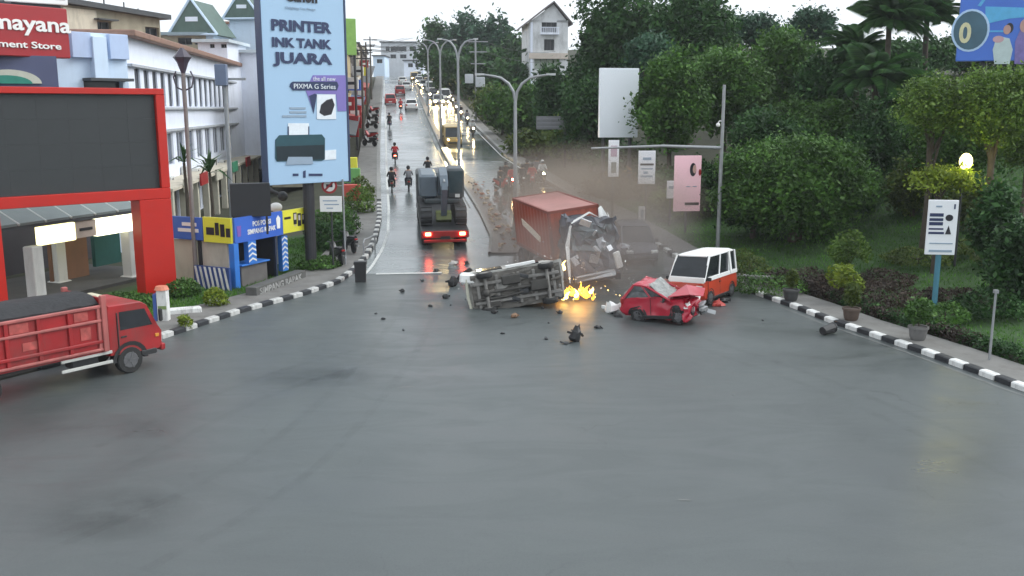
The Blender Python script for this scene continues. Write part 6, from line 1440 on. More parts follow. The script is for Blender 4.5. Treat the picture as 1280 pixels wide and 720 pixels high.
# faces down the hill, towards the viewer: +y is towards the viewer; its right is our left
MB().box((.72, -.35, 1.9), (.92, 2.6, 1.25), bev=.12).build('engine_cover', EXG, ex, smooth=35)
MB().box((0, -1.65, 1.75), (2.35, .7, 1.05), bev=.18).build('counterweight', EX, ex, smooth=35)
cb = MB().box((-.72, .35, 2.05), (.88, 1.5, 1.6), bev=.1).build('cab', EX, ex, smooth=35)
MB().box((-.72, 1.104, 2.15), (.7, .03, 1.15), bev=.01).build('cab_window', M('cab_glass', (.05, .075, .085), .12, 0, .2, 2), cb)
for sx in (-1, 1): MB().box((-.72 + sx * .444, .4, 2.2), (.02, 1.1, .95)).build('cab_window', MATS['cab_glass'], cb)
MB().box((-.8, 1.12, 1.42), (.25, .05, .18)).build('work_lamp', LENS, ex)
bo = MB(); bo.prism([(.3, 1.5), (.75, 1.4), (1.6, 2.6), (2.6, 2.45), (3.0, 2.0), (3.1, 2.25), (2.7, 2.75), (1.4, 3.0)], -.2, .2, axis='x'); bo.build('boom', EXG, ex)
bo = MB(); bo.prism([(3.15, 2.45), (2.9, 2.2), (2.0, .7), (2.2, .55), (3.3, 2.1)], -.15, .15, axis='x'); bo.build('dipper', EXG, ex)
m = MB(); m.cyl((0, 1.0, 1.9), (0, 2.3, 2.3), .07); m.cyl((0, 2.1, 2.75), (0, 3.1, 2.45), .06); m.build('ram', CHROME, ex)
m = MB(); m.prism([(2.1, .7), (1.7, .75), (1.3, .5), (1.4, .2), (1.9, .15), (2.2, .35)], -.4, .4, axis='x'); m.build('bucket', M('bucket_olive', (.11, .13, .04), .5, 0, .2, 2), ex)

# low beams of the nearest oncoming vehicles (their own lamps)
for o in (hg, hv, hsil):
    for sx in (-.55, .55):
        l = bpy.data.lights.new('low_beam', 'SPOT'); lo2 = bpy.data.objects.new('low_beam', l); col.objects.link(lo2); lo2.parent = o
        lo2.location = (sx, 2.25, .75); lo2.rotation_euler = (R(80), 0, 0); l.energy = 1500; l.spot_size = R(70); l.spot_blend = .8; l.color = (1, .76, .36); l.shadow_soft_size = .1
# clutter along the left pavement of the hill: poles, projecting shop signs, parked things
for Y, hh, words in ((98, 9.5, 'nearest'), (124, 9.5, 'middle'), (156, 10, 'farthest')):
    th = thing('utility_pole', words + ' of three wooden utility poles on the left pavement up the hill', 'pole', (xL(Y) - 1.7, Y, ramp(Y)), -.13)
    MB().cyl((0, 0, 0), (0, 0, hh), .15, .1, 8).build('pole', M('pole_wood', (.09, .075, .06), .9, 0, .3, 4), th); MB().box((0, 0, hh - .5), (2.2, .12, .12)).build('cross_arm', DARKMETAL, th); MB().box((0, 0, hh - 1.3), (1.7, .12, .12)).build('cross_arm', DARKMETAL, th)
    m = MB()
    for dx in (-1, -.4, .5, 1): m.tube([(dx, 0, hh - .4), (dx * .9 - .1, 14, hh - .9 + 14 * S * .9), (dx, 27, hh - .4 + 27 * S)], .025, 4)
    m.build('wire', BLACK, th)
sgn = [(86, 4.6, 'sign_red', 'red projecting sign low at the foot of the hill shops'), (101, 5.6, 'letter_white', 'white projecting shop sign above the second red banner'), (112, 4.8, 'banner_blue', 'blue projecting shop sign above the fourth red banner'), (127, 5.8, 'letter_white', 'white projecting shop sign half way up the left shops'), (140, 5.2, 'banner_yellow', 'yellow projecting shop sign on the left shops up the hill'), (160, 5.6, 'sign_red', 'red projecting shop sign far up the left shops'), (182, 5.4, 'letter_white', 'white projecting sign near the top of the left shops')]
for Y, z, mt, lb in sgn:
    th = thing('shop_sign', lb, 'sign', (xL(Y) - 2.9, Y, ramp(Y)), -.1); MB().box((0, 0, z), (1.5, .2, 1.2), bev=.02).build('board', MATS[mt], th); MB().box((0, -.11, z), (1.0, .02, .3)).build('print', INKB if mt != 'sign_red' else LETW, th); MB().box((-.75, .05, z - .3), (.12, .12, 2.2)).build('bracket', DARKMETAL, th)
for k, (Y, p_) in enumerate(((92, 'black'), (97, 'red'), (109, 'black'), (118, 'black'), (129, 'red'))):
    kk = (p_, (False, False)) if (p_, (False, False)) in bike0 else ('black', (False, False)); X = xL(Y) - 1.0
    dup(bike0[kk], (X, Y, ramp(Y) + .14), slope_rot(UP + .9, Y), ['first', 'second', 'third', 'fourth', 'fifth'][k] + ' parked motorbike up the left hill pavement, counting from the corner', 'motorbikes parked up the left pavement')
# ================================================================== VEGETATION AND THE RIGHT SIDE
M('house_white_', (.5, .51, .52), .8, 0, .12, 1.2, dirt=.4)
BARK = M('bark', (.075, .06, .045), .95, 0, .3, 4, .5, 20)
LEAFM = dict(
    dark=leaf_mat('leaves_dark', (.018, .055, .016), (.050, .115, .028)),
    blue=leaf_mat('leaves_bluegreen', (.022, .058, .036), (.055, .12, .062)),
    mid=leaf_mat('leaves_mid', (.034, .086, .016), (.088, .180, .032)),
    olive=leaf_mat('leaves_olive', (.045, .075, .016), (.125, .165, .030)),
    light=leaf_mat('leaves_light', (.055, .110, .018), (.145, .225, .040)),
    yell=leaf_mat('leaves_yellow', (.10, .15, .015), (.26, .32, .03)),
    purple=leaf_mat('leaves_purple', (.032, .022, .018), (.07, .05, .036)),
    rust=leaf_mat('leaves_rust', (.07, .055, .022), (.16, .11, .04)))
def leaf_tris(C, size, rs, droop=.0, elong=1.7):
    n = len(C); nrm = rs.normal(0, 1, (n, 3)); nrm[:, 2] = np.abs(nrm[:, 2]) + .3; nrm /= np.linalg.norm(nrm, axis=1)[:, None]
    t = rs.normal(0, 1, (n, 3)); t[:, 2] -= droop; t -= nrm * (t * nrm).sum(1)[:, None]; t /= np.linalg.norm(t, axis=1)[:, None]; b = np.cross(nrm, t)
    s = size * (rs.uniform(.45, 1.0, n) + (rs.random(n) < .2) * rs.uniform(.2, .8, n))[:, None]; a0 = C - t * s * .5 * elong; a1 = C + t * s * .5 * elong; l = C + b * s * .45 + t * s * .1; r = C - b * s * .45 + t * s * .1
    v = np.empty((n, 6, 3)); v[:, 0] = a0; v[:, 1] = l; v[:, 2] = a1; v[:, 3] = a0; v[:, 4] = a1; v[:, 5] = r
    return v.reshape(-1, 3)
def leaves_obj(name, v, mat, parent):
    # quads kept as one island each (shared verts) so every leaf takes its own tint
    n = len(v) // 6; q = v.reshape(n, 6, 3)[:, [0, 1, 2, 5]].reshape(-1, 3)
    me = bpy.data.meshes.new(name); me.vertices.add(n * 4); me.vertices.foreach_set('co', np.ascontiguousarray(q, dtype=np.float32).ravel())
    me.loops.add(n * 4); me.loops.foreach_set('vertex_index', np.arange(n * 4, dtype=np.int32)); me.polygons.add(n); me.polygons.foreach_set('loop_start', np.arange(0, n * 4, 4, dtype=np.int32))
    me.materials.append(mat); me.update(calc_edges=True)
    return link(name, me, parent)
def tree(px, ytop, ybot, hw, Y, mat, label, n=7000, leaf=.26, blobs=16, seed=1, name='tree', cat='tree', trunk=True, droop=.3, squash=1.0, group=None, base=None, depth=None, fill=.55):
    rs = np.random.default_rng(seed); c = at(px, 135, Y); X = c.x; zg = zt(X, Y) if base is None else base
    zt_ = HC + (135 - ytop) / F * Y; zb = max(zg + .05, HC + (135 - ybot) / F * Y); R_ = hw / F * Y; H_ = (zt_ - zb) / 2; zc = (zt_ + zb) / 2 - zg; D_ = depth or R_ * .9
    th = thing(name, label, cat, (X, Y, zg), rs.uniform(0, .1), group)
    B = []
    for k in range(blobs):
        for _ in range(20):
            p = rs.uniform(-1, 1, 3)
            if (p ** 2).sum() < 1: break
        q = .30 + .22 * rs.random(); p *= (1 - q * .72)
        B.append((np.array([p[0] * R_, p[1] * D_, zc + p[2] * H_]), np.array([R_, D_, H_]) * q * np.array([1, 1, .78])))
    w_ = np.array([b[1].prod() ** .6 for b in B]); w_ /= w_.sum(); cnt = (w_ * n).astype(int)
    P = []
    for (c_, r_), k in zip(B, cnt):
        d = rs.normal(0, 1, (k, 3)); d /= np.linalg.norm(d, axis=1)[:, None]; rad = fill + (1.06 - fill) * rs.random(k) ** .6
        q = c_ + d * r_ * rad[:, None]; q += rs.normal(0, leaf * .5, q.shape)
        # sprays: pull some points into little bunches
        m_ = rs.random(k) < .55; ctr = q[rs.integers(0, max(1, k // 14), k)] if k else q
        q[m_] = ctr[m_] + rs.normal(0, leaf * 1.5, (m_.sum(), 3)); P.append(q)
    P = np.concatenate(P); P = P[P[:, 2] > .02]
    leaves_obj('crown', leaf_tris(P, leaf, rs, droop), LEAFM[mat], th)
    if trunk:
        m = MB(); tr = max(.09, R_ * .07); ht = max(.4, zc + H_ * .1)
        m.tube([(0, 0, -.4), (tr * .3, 0, ht * .35), (-tr * .4, 0, ht * .7), (0, 0, ht)], [tr * 1.35, tr, tr * .85, tr * .5], 8)
        for (c_, r_) in B[:7]:
            s_ = Vector((0, 0, ht * rs.uniform(.45, .85))); e = Vector(c_); m.tube([s_, s_.lerp(e, .5) + Vector((0, 0, .1 * R_)), e], [tr * .5, tr * .32, tr * .1], 6)
        m.build('trunk', BARK, th, smooth=60)
    return th
# far wood on the hill (single trees)
g = 'dark trees on the hill beyond the white house'
for k, (px, a, b, hw, Y, mt, lb) in enumerate(((548, 30, 98, 22, 196, 'dark', 'far dark tree at the left end of the hilltop clump, beside the lamp arms'), (580, 17, 100, 28, 190, 'blue', 'far bluish tree, left of the two tallest in the hilltop clump'), (612, 19, 104, 27, 184, 'blue', 'far bluish tree, right of the two tallest in the hilltop clump'), (640, 40, 106, 24, 178, 'dark', 'far dark tree next to the white gabled house'), (566, 62, 118, 26, 168, 'dark', 'low dark tree below the hilltop clump behind the median lamps'), (604, 66, 122, 30, 160, 'dark', 'low dark tree behind the utility pole'), (646, 82, 130, 26, 142, 'dark', 'dark tree below the white gabled house'))):
    tree(px, a, b, hw, Y, mt, lb, 4200, .62, 14, 20 + k, group=None)
# bushes on the road bank
for k, (px, a, b, hw, Y, mt, lb) in enumerate(((612, 112, 172, 18, 118, 'olive', 'light bush at the right kerb beneath the utility pole'), (628, 104, 192, 22, 104, 'mid', 'leafy bank bush behind the nearest double lamp'), (655, 98, 205, 26, 96, 'mid', 'tall bank bush right of the nearest double lamp'), (688, 84, 215, 30, 90, 'dark', 'dark tree behind the road direction panel'), (668, 172, 226, 28, 86, 'olive', 'olive shrub low on the bank left of the road panel post'), (716, 150, 240, 32, 82, 'olive', 'olive scrub on the bank right of the road panel post'), (704, 96, 170, 26, 100, 'mid', 'hanging leafy tree above the road direction panel'))):
    tree(px, a, b, hw, Y, mt, lb, 6500, .32, 16, 40 + k, droop=1.2)
# big trees
big = [(770, -26, 150, 66, 84, 'dark', 'huge dark tree towering left of centre on the right bank', 17000, .36),
       (858, -10, 120, 62, 80, 'dark', 'second huge dark tree, just left of the green roofed house', 14000, .36),
       (742, 92, 238, 40, 76, 'dark', 'dark tree below and left of the blank white billboard', 9000, .30),
       (838, 62, 200, 44, 61, 'mid', 'mid green tree overlapping the right edge of the blank white billboard', 12000, .25),
       (812, 50, 95, 36, 70, 'blue', 'bluish branch tree above the blank white billboard', 5000, .26),
       (905, 42, 185, 56, 66, 'mid', 'broad mid green tree behind the signal mast', 14000, .27),
       (976, 28, 175, 52, 70, 'mid', 'tall green tree between the signal mast and the palms', 13000, .29),
       (1010, 10, 70, 30, 86, 'blue', 'feathery treetop against the sky left of the palms', 5000, .30),
       (938, 22, 64, 34, 92, 'blue', 'far hedge like trees right of the green roofed house', 5000, .34),
       (1040, 60, 190, 48, 64, 'dark', 'dark tree under the left palm', 10000, .27),
       (1130, 70, 215, 42, 58, 'dark', 'dark tree below the palms', 9000, .25),
       (1214, 34, 130, 50, 88, 'dark', 'far dark tree behind the blue billboard post', 7000, .33),
       (1276, 50, 140, 40, 84, 'blue', 'far bluish tree behind the blue billboard at the right edge', 6000, .33),
       (1130, 50, 140, 56, 82, 'dark', 'dark tree behind the trunks of the tall palms', 8000, .32),
       (962, 128, 225, 60, 57, 'dark', 'dark leaved tree just above the round bushy tree', 9000, .24),
       (1096, 160, 262, 54, 63, 'dark', 'dark undergrowth beneath the palms, right of the round bushy tree', 10000, .22),
       (905, 205, 300, 44, 57, 'dark', 'dark undergrowth left of the round bushy tree behind the mast', 8000, .20),
       (1010, 120, 190, 60, 60, 'mid', 'leafy mid green tree above the right half of the round bushy tree', 11000, .22),
       (790, 180, 262, 46, 68, 'dark', 'dark shrubbery behind the pale banner sign', 9000, .26),
       (862, 196, 285, 40, 58, 'dark', 'dark shrub behind the pink poster', 8000, .22)]
for k, (px, a, b, hw, Y, mt, lb, n, lf) in enumerate(big): tree(px, a, b, hw, Y, mt, lb, int(n * 1.7), lf * .74, 24, 60 + k, droop=.6)
tree(1002, 158, 318, 106, 49, 'mid', 'large round dense green bushy tree behind the minibus', 46000, .15, 38, 91, droop=.3, fill=.62, depth=3.4)
tree(948, 212, 318, 46, 50.5, 'dark', 'dark lower lobe bush left under the round bushy tree', 9000, .18, 18, 92)
tree(1072, 225, 330, 42, 52, 'dark', 'dark shrub right under the round bushy tree', 9000, .18, 18, 93)
tree(1168, 92, 172, 62, 44, 'light', 'feathery light green tree left of the blue billboard emblem', 15000, .11, 34, 94, droop=.8, fill=.25)
tree(1246, 72, 186, 66, 42, 'light', 'feathery light green tree in front of the blue billboard', 17000, .11, 34, 95, droop=.8, fill=.25)
block('park_building', 'low pale grey building glimpsed through the feathery trees above the park lamp', 1150, 1300, 58, 150, 6, MATS['house_white_'], [(1168, 1184, 158, 174), (1200, 1222, 158, 174), (1236, 1256, 158, 174)], MATS['roof_pale'])
tree(1204, 118, 235, 74, 49, 'mid', 'loose mid green tree filling the space behind the park lamp', 15000, .13, 34, 120, droop=.8, fill=.3)
tree(1094, 118, 262, 40, 54, 'dark', 'dark leafy tree covering the trunk of the wide low palm', 11000, .16, 24, 121, droop=.6)
tree(1290, 60, 230, 34, 44, 'light', 'light green tree cut by the right edge of the view', 11000, .12, 20, 96, droop=.8)
tree(1184, 206, 236, 50, 40.6, 'yell', 'spray of leaves coloured yellow for the park lamp glow', 2600, .12, 22, 97, droop=.8, name='leafy_branch', cat='plant', fill=.4, trunk=True)  # the lamp's yellow light is put into the leaf colour
tree(1150, 190, 300, 40, 50, 'olive', 'olive shrub behind the white information sign', 8000, .17, 18, 98)
tree(1224, 226, 350, 34, 46, 'olive', 'olive undergrowth right of the white information sign', 8000, .16, 18, 99)
tree(1262, 215, 400, 30, 37, 'dark', 'dark tree at the right edge behind the thin post', 9000, .15, 18, 100)
tree(1290, 250, 440, 30, 34, 'dark', 'dark bush cut by the right edge, nearest the viewer', 8000, .14, 18, 101)
tree(1110, 232, 300, 46, 56, 'rust', 'brownish shrub at the back of the lawn left of the information sign', 7000, .18, 16, 102)
tree(772, 222, 284, 40, 64, 'rust', 'dusty brown shrub behind the bent panel', 7000, .22, 14, 103)
tree(838, 240, 286, 26, 56, 'light', 'light green low shrub left of the pink poster', 4000, .16, 12, 104)
# palms
def palm(px, ytop, Y, hw, label, seed, nf=18):
    rs = random.Random(seed); c = at(px, 135, Y); zg = zt(c.x, Y); h = HC + (135 - ytop) / F * Y - zg; R_ = hw / F * Y; hc = h - R_ * .85
    th = thing('palm_tree', label, 'palm', (c.x, Y, zg)); m = MB(); m.tube([(0, 0, -.3), (.1, 0, hc * .5), (0, 0, hc)], [.24, .19, .16], 9); m.build('trunk', BARK, th, smooth=60)
    C = []; n = 40; mb = MB(); mb.tube([(R_ * t, 0, R_ * (.75 * t - 1.0 * t * t)) for t in (0, .2, .4, .6, .8, 1)], [.05, .045, .035, .03, .02, .008], 4)
    for k in range(2, n):
        t = k / n
        for s_ in (-1, 1):
            x, z = R_ * t, R_ * (.75 * t - 1.0 * t * t); ll = R_ * .36 * math.sin(math.pi * (.12 + .85 * t)) ** .7; e = (x + ll * .5, s_ * ll * .8, z - ll * .42); w_ = .014 + .006 * R_
            mb.add([(x - w_, 0, z), (x + w_, 0, z), (x + ll * .3 + w_ * .6, s_ * ll * .45, z - ll * .08), e], [(0, 1, 2), (0, 2, 3)])
    f0 = mb.build('frond', LEAFM['dark'] if seed % 2 else LEAFM['blue'], th, recalc=False)
    for k in range(nf):
        o = f0 if k == 0 else f0.copy()
        if k: col.objects.link(o)
        o.location = (0, 0, hc); el = -.35 + 1.85 * ((k * 7) % nf) / nf; o.rotation_euler = (rs.uniform(-.6, .6), -el * .8 - .1, 2.4 * k + rs.uniform(-.2, .2)); q = rs.uniform(.65, 1.15); o.scale = (q, q, q)
palm(1104, -6, 60, 50, 'tall shaggy palm, left of the pair against the sky', 3, 34)
palm(1150, -10, 62, 46, 'tall shaggy palm, right of the pair against the sky', 5, 34)
palm(1068, 34, 63, 50, 'lower palm left of the tall pair', 7, 32)
palm(1092, 54, 57, 62, 'wide low palm in front of the tall pair', 9, 34)
# hedges, shrubs, planters on the right
def shrub(px, py, w_, h_, mat, label, seed, n=1800, leaf=.09, name='shrub', ln=None, stem=False):
    b = G(px, py); b.z = zt(b.x, b.y); rs = np.random.default_rng(seed); th = thing(name, label, 'hedge' if name == 'hedge' else 'plant', b)
    d = rs.normal(0, 1, (n, 3)); d /= np.linalg.norm(d, axis=1)[:, None]; r_ = .6 + .5 * rs.random(n) ** .7
    z0 = h_ * (.75 if stem else .5); P = d * r_[:, None] * np.array([w_ / 2, (ln or w_) / 2, h_ * (.3 if stem else .5)]) + np.array([0, 0, z0]); P += .12 * h_ * np.sin(P[:, [1, 2, 0]] * 4.1 + seed); P = P[P[:, 2] > .02]
    leaves_obj('leaves', leaf_tris(P, leaf, rs, .2), LEAFM[mat], th)
    m = MB(); m.tube([(0, 0, -.1), (.03, 0, h_ * .4), (0, 0, h_ * .7)], [.05, .04, .015], 6)
    for k in range(4): m.tube([(0, 0, h_ * .3), (w_ * .25 * math.cos(k * 1.6), w_ * .25 * math.sin(k * 1.6), h_ * .7)], [.025, .01], 5)
    m.build('stem', BARK, th); return th
shrub(1058, 352, 1.7, 1.9, 'light', 'light green little tree with thin stem on the lawn left of the information sign', 1, 1800, .11, 'small_tree', stem=True)
shrub(1052, 382, 1.2, 1.4, 'yell', 'yellow green variegated shrub above the middle planter', 2, 700, .12, stem=True)
shrub(936, 352, 1.5, 1.3, 'olive', 'round olive shrub just right of the minibus', 3, 1500)
shrub(960, 366, 3.0, .7, 'mid', 'low clipped green hedge right of the minibus', 4, 2600, .08, 'hedge')
shrub(1000, 362, 3.2, .8, 'purple', 'long purple brown hedge farther left on the lawn', 5, 2600, .08, 'hedge')
shrub(1035, 370, 2.0, .9, 'purple', 'round purple bush at the foot of the yellow shrub', 6, 2000, .08)
shrub(1098, 384, 3.0, .9, 'purple', 'wide purple brown hedge in the middle of the lawn', 7, 2600, .08, 'hedge')
shrub(1105, 362, 2.4, .7, 'purple', 'small dark purple hedge behind the wide one', 8, 2000, .08, 'hedge')
shrub(1146, 346, 3.0, .7, 'olive', 'curved yellow green border hedge left of the sign post', 9, 2200, .09, 'hedge')
shrub(1205, 344, 2.8, .7, 'olive', 'yellow green border hedge right of the sign post', 10, 2000, .09, 'hedge')
shrub(1190, 384, 2.4, .55, 'purple', 'low dark border hedge right of the teal post foot', 11, 2000, .08, 'hedge')
shrub(1246, 360, 2.2, .8, 'olive', 'pale flowering border shrub near the right edge', 12, 1800, .09)
shrub(1180, 406, 1.8, .7, 'mid', 'small green shrub in front of the sign post', 13, 1600, .08)
shrub(1240, 400, 2.6, 1.0, 'dark', 'dark bush behind the thin pale post', 14, 2400, .09)
# long dark clipped border hedge along the right pavement: separate runs
for k, (px, py) in enumerate(((985, 377), (1012, 384), (1040, 391), (1068, 399), (1098, 408), (1130, 418), (1162, 428), (1196, 440), (1232, 452))):
    p0 = G(px, py); X = xR(p0.y) + 2.2
    th = thing('border_hedge', ['first', 'second', 'third', 'fourth', 'fifth', 'sixth', 'seventh', 'eighth', 'ninth'][k] + ' clipped border hedge run along the right pavement, counting from the minibus end', 'hedge', (X, p0.y, zt(X, p0.y)), head(xR(p0.y + 1) - xR(p0.y), 1), 'border hedge runs along the right pavement')
    rs = np.random.default_rng(200 + k); P = rs.uniform(-1, 1, (1500, 3)) * np.array([.32, .98, .22]) + np.array([0, 0, .24]); P += rs.normal(0, .03, P.shape)
    leaves_obj('leaves', leaf_tris(P, .08, rs), LEAFM['dark' if k % 3 else 'purple'], th); MB().box((0, 0, .1), (.3, 1.8, .2)).build('stem', BARK, th)
POT = M('pot_concrete', (.16, .155, .15), .8, 0, .2, 4, .2, 20, dirt=.4); SOIL = M('pot_soil', (.03, .024, .018), .95)
def planter(px, py, label, mat, ph, pw, seed, potm=POT):
    b = G(px, py); b.z += .14; b.x += .35; th = thing('planter', label, 'planter', b)
    m = MB(); n = 16; m.loft([[(r_ * math.cos(2 * math.pi * k / n), r_ * math.sin(2 * math.pi * k / n), z) for k in range(n)] for r_, z in ((.2, 0), (.25, .08), (.29, .36), (.33, .38), (.33, .45), (.28, .45), (.27, .4))]); m.build('pot', potm, th, smooth=40)
    rs = np.random.default_rng(seed); n = 900; d = rs.normal(0, 1, (n, 3)); d /= np.linalg.norm(d, axis=1)[:, None]; P = d * (.4 + .6 * rs.random(n)[:, None]) * np.array([pw / 2, pw / 2, ph / 2]) + np.array([0, 0, .5 + ph / 2])
    leaves_obj('leaves', leaf_tris(P, .10, rs, .5), LEAFM[mat], th)
    m = MB(); [m.tube([(0, 0, .45), (.1 * math.cos(k), .1 * math.sin(k), .62 + ph * .6)], [.02, .008], 5) for k in range(6)]; m.build('stem', BARK, th)
planter(1133, 430, 'stone planter with leafy green shrub, nearest on the right pavement', 'mid', .95, 1.0, 31)
planter(1051, 405, 'brown planter with sparse yellowish plant, middle of the right pavement', 'olive', .9, .6, 32, M('pot_brown', (.10, .07, .055), .8, 0, .2, 4))
planter(977, 380, 'dark planter with thin upright plant, right of the minibus', 'olive', .8, .45, 33, M('pot_dark', (.06, .06, .06), .7))
# dark block at the minibus end, bin-like scrap at the kerb
b = G(1034, 418); th = thing('fallen_bin', 'dark toppled litter bin lying at the right kerb edge', 'bin', b, .6)
MB().cyl((-.26, 0, .15), (.26, 0, .2), .14, .17, 12).build('drum', BLACK, th); MB().cyl((.265, 0, .2), (.3, 0, .2), .185, n=12).build('rim', DARKMETAL, th)
b = G(938, 362); th = thing('stone_bench', 'low grey stone block bench on the pavement right of the minibus', 'bench', (b.x + .3, b.y, b.z + .14), -.4)
MB().box((0, 0, .4), (1.3, .42, .12), bev=.02).build('seat', POT, th); [MB().box((x, 0, .17), (.2, .36, .34)).build('leg', POT, th) for x in (-.45, .45)]
# houses in the trees
p = Plan(xy(661, 140), xy(709, 140.6)); z1 = p.uv(690, 28)[1]; zp = p.uv(690, 5)[1]; W = p.W; z0 = zt(p.A.x, 142) - 1.5
hs_ = thing('gabled_house', 'tall white gabled house with dark balconies high among the trees', 'house', p.A, p.ang)
rr_ = [(p.uv(677, 60)[0], p.uv(696, 60)[0], p.uv(680, 40)[1], p.uv(680, 25)[1]), (p.uv(680, 60)[0], p.uv(693, 60)[0], p.uv(680, 63)[1], p.uv(680, 49)[1]), (p.uv(668, 60)[0], p.uv(700, 60)[0], p.uv(680, 86)[1], p.uv(680, 73)[1])]
m = MB(); wall_open(m, W, z0, z1, rr_, .8); m.add([(0, 0, z1), (W, 0, z1), (W * .62, 0, zp)], [(0, 1, 2)]); shell(m, W, 9, z0, z1, top=False); m.build('wall', M('house_white', (.62, .63, .64), .8, 0, .12, 1.2, .1, 15, dirt=.5), hs_)
for q, r in enumerate(rr_): window(hs_, *r, .7, MATS['frame_dark'], 2 if q < 2 else 3, gm=GLASS if q < 2 else M('pale_shutter', (.35, .4, .33), .7))
m = MB()
for (xa, za, xb, zb2) in ((-.7, z1 - .5, W * .62, zp + .15), (W * .62, zp + .15, W + .6, z1 - .35)): m.add([(xa, -.7, za), (xb, -.7, zb2), (xb, 9.3, zb2), (xa, 9.3, za), (xa, -.7, za + .25), (xb, -.7, zb2 + .25), (xb, 9.3, zb2 + .25), (xa, 9.3, za + .25)], [(0, 1, 2, 3), (4, 5, 6, 7), (0, 1, 5, 4), (1, 2, 6, 5), (2, 3, 7, 6), (3, 0, 4, 7)])
m.build('roof', M('house_roof', (.14, .12, .12), .8, 0, .2, 2), hs_)
m = MB(); zc_ = p.uv(680, 43)[1]; m.box(((rr_[0][0] + rr_[0][1]) / 2, -.5, zc_), (2.6, 1.0, .12)); [m.box((rr_[0][0] - .2 + .28 * k, -.95, zc_ + .45), (.1, .08, .9)) for k in range(10)]; m.box(((rr_[0][0] + rr_[0][1]) / 2, -.95, zc_ + .92), (2.6, .1, .08)); m.build('balcony', WALLW, hs_)
m = MB(); m.box((W / 2, -.15, p.uv(680, 70)[1]), (W, .35, .8)); m.build('ledge', M('house_cream', (.55, .48, .42), .8, 0, .1, 1, dirt=.3), hs_); m = MB(); m.box((.35, -.12, (z0 + z1) / 2), (.3, .25, z1 - z0)); m.build('corner_post', WALLW, hs_)
p = Plan(xy(893, 98), xy(922, 98.3)); z1 = p.uv(905, 30)[1]; zp = p.uv(905, 11)[1]
h2 = thing('green_roof_house', 'house with grey green hipped roof showing between treetops', 'house', p.A, p.ang)
m = MB(); W = p.W; wall_open(m, W, 5, z1, [(W * .6, W * .9, z1 - 2.2, z1 - .6)], .2); shell(m, W, 8, 5, z1); m.build('wall', M('house_yellow', (.5, .38, .18), .8, 0, .1, 1, dirt=.3), h2); window(h2, W * .6, W * .9, z1 - 2.2, z1 - .6, .2, WALLW, 1)
m = MB(); m.add([(-.8, -.8, z1), (W + .8, -.8, z1), (W + .8, 8.8, z1), (-.8, 8.8, z1), (.1, 2, zp), (W * .65, 2, zp), (W * .65, 6, zp), (.1, 6, zp)], [(0, 1, 5, 4), (1, 2, 6, 5), (2, 3, 7, 6), (3, 0, 4, 7), (4, 5, 6, 7), (3, 2, 1, 0)]); m.build('roof', M('roof_greygreen', (.13, .20, .18), .6, 0, .12, 1), h2)
# left verge plants
shrub(225, 372, 1.5, .7, 'mid', 'low green verge bush right of the red gate column', 51, 1500, .09)
shrub(268, 386, .9, .75, 'yell', 'yellow green shrub on the verge before the striped barrier', 52, 900, .09)
shrub(232, 412, .5, .5, 'yell', 'small yellow plant beside the guide post', 53, 400, .08)
shrub(158, 384, 2.2, .5, 'mid', 'low green verge bush behind the dump truck cab', 54, 1800, .09)
shrub(412, 312, 2.2, 1.5, 'dark', 'dark green verge shrub under the white notice board', 55, 2600, .11)
shrub(420, 298, 2.4, 1.6, 'mid', 'green verge shrub behind the white notice board', 56, 2600, .12)
shrub(400, 338, 1.8, .6, 'mid', 'low verge shrub right of the billboard post', 57, 1800, .1)
shrub(447, 268, 1.8, 1.6, 'light', 'light green shrub by the stalls on the left pavement', 58, 1500, .12)
shrub(452, 252, 1.6, 1.5, 'olive', 'olive shrub farther along by the stalls on the left pavement', 59, 1300, .12)
def spiky(px, py, Y, label, n=16, s_=1.0):
    c = at(px, py, Y); zg = ramp(Y); h = c.z - zg; th = thing('spiky_plant', label, 'plant', (c.x, Y, zg)); MB().tube([(0, 0, -.2), (.05, 0, h * .6), (0, 0, h)], [.12, .09, .07], 7).build('trunk', BARK, th)
    mb = MB(); L_ = 1.5 * s_; mb.add([(0, -.03, 0), (0, .03, 0), (L_ * .45, .09, .16 * L_), (L_ * .45, -.09, .16 * L_), (L_, 0, -.12 * L_)], [(0, 1, 2, 3), (3, 2, 4)]); f0 = mb.build('leaf', LEAFM['dark'], th, recalc=False)
    for k in range(n):
        o = f0 if k == 0 else f0.copy()
        if k: col.objects.link(o)
        o.location = (0, 0, h); o.rotation_euler = (0, rnd.uniform(-1.2, .3), 2.4 * k)
spiky(262, 216, 47, 'spiky leaved plant before the lower white shophouse storey'); spiky(230, 203, 46.5, 'smaller spiky plant nearer the red gate before the shophouses', 12, .8)
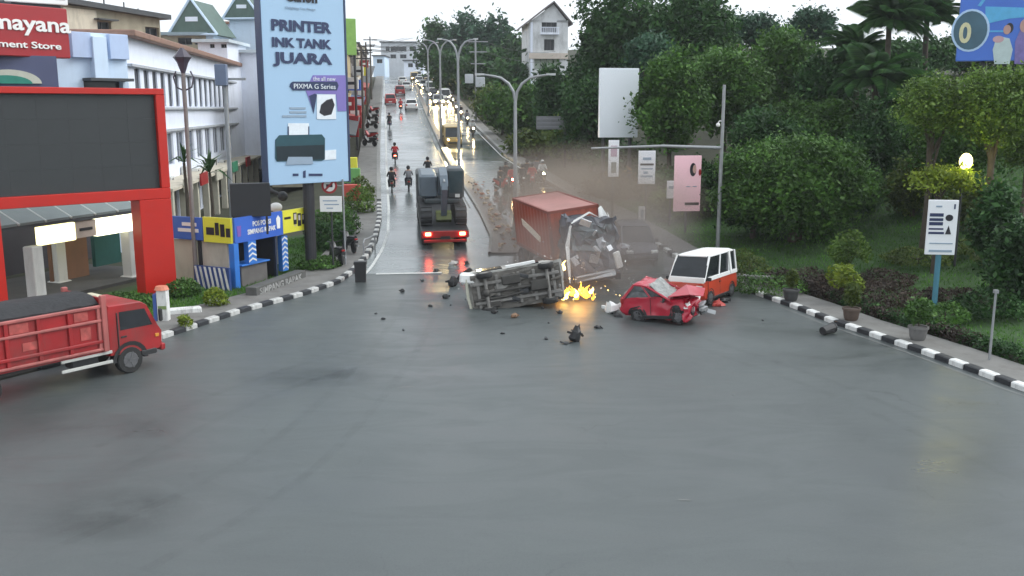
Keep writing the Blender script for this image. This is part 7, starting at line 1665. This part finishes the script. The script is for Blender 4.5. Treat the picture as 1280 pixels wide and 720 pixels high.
# ---- dust thrown up by the crash
def dust(name, c, r, dens, seed, colr, step=None):
    o = MB().ball((0, 0, 0), 1.0, 20, 12).build(name, [], None, smooth=180); o.location = c; o.scale = r; stuff(o)
    m = bpy.data.materials.new(name); m.use_nodes = True; nt = m.node_tree; nt.nodes.clear(); L_ = nt.links
    pv = nt.nodes.new('ShaderNodeVolumePrincipled'); pv.inputs['Color'].default_value = (*colr, 1); pv.inputs['Anisotropy'].default_value = .1
    tc = nt.nodes.new('ShaderNodeTexCoord'); n = nt.nodes.new('ShaderNodeTexNoise'); n.inputs['Scale'].default_value = 1.7; n.inputs['Detail'].default_value = 4; n.noise_dimensions = '4D'; n.inputs['W'].default_value = seed
    L_.new(tc.outputs['Object'], n.inputs['Vector']); ln = nt.nodes.new('ShaderNodeVectorMath'); ln.operation = 'LENGTH'; L_.new(tc.outputs['Object'], ln.inputs[0])
    f1 = nt.nodes.new('ShaderNodeMapRange'); f1.inputs[1].default_value = .25; f1.inputs[2].default_value = 1.0; f1.inputs[3].default_value = 1; f1.inputs[4].default_value = 0; L_.new(ln.outputs['Value'], f1.inputs[0])
    f2 = nt.nodes.new('ShaderNodeMapRange'); f2.inputs[1].default_value = .36; f2.inputs[2].default_value = .66; f2.inputs[3].default_value = .15; f2.inputs[4].default_value = dens; L_.new(n.outputs[0], f2.inputs[0])
    mu = nt.nodes.new('ShaderNodeMath'); mu.operation = 'MULTIPLY'; L_.new(f1.outputs[0], mu.inputs[0]); L_.new(f2.outputs[0], mu.inputs[1]); L_.new(mu.outputs[0], pv.inputs['Density'])
    ou = nt.nodes.new('ShaderNodeOutputMaterial'); L_.new(pv.outputs[0], ou.inputs['Volume']); o.data.materials.append(m); return o
q = at(728, 285, 48); dust('dust_cloud', (q.x, q.y + 1.0, 2.6), (7.0, 5.4, 3.5), .44, 1.0, (.48, .41, .35))
q = at(722, 345, 38.5); dust('dust_cloud', (q.x, q.y, 1.4), (5.2, 2.3, 2.3), .44, 4.0, (.42, .37, .34))
q = at(806, 322, 42); dust('dust_cloud', (q.x, q.y, 1.7), (3.0, 2.4, 2.0), .34, 7.0, (.42, .38, .36))
# thin morning haze up the hill
hz = MB().box((0, 0, 0), (560, 520, 62)).build('haze', [], None); hz.location = (0, 180, 27.5); stuff(hz)
m = bpy.data.materials.new('haze'); m.use_nodes = True; nt = m.node_tree; nt.nodes.clear(); pv = nt.nodes.new('ShaderNodeVolumePrincipled'); pv.inputs['Color'].default_value = (.93, .95, 1, 1); pv.inputs['Density'].default_value = .00028
ou = nt.nodes.new('ShaderNodeOutputMaterial'); nt.links.new(pv.outputs[0], ou.inputs['Volume']); hz.data.materials.append(m)
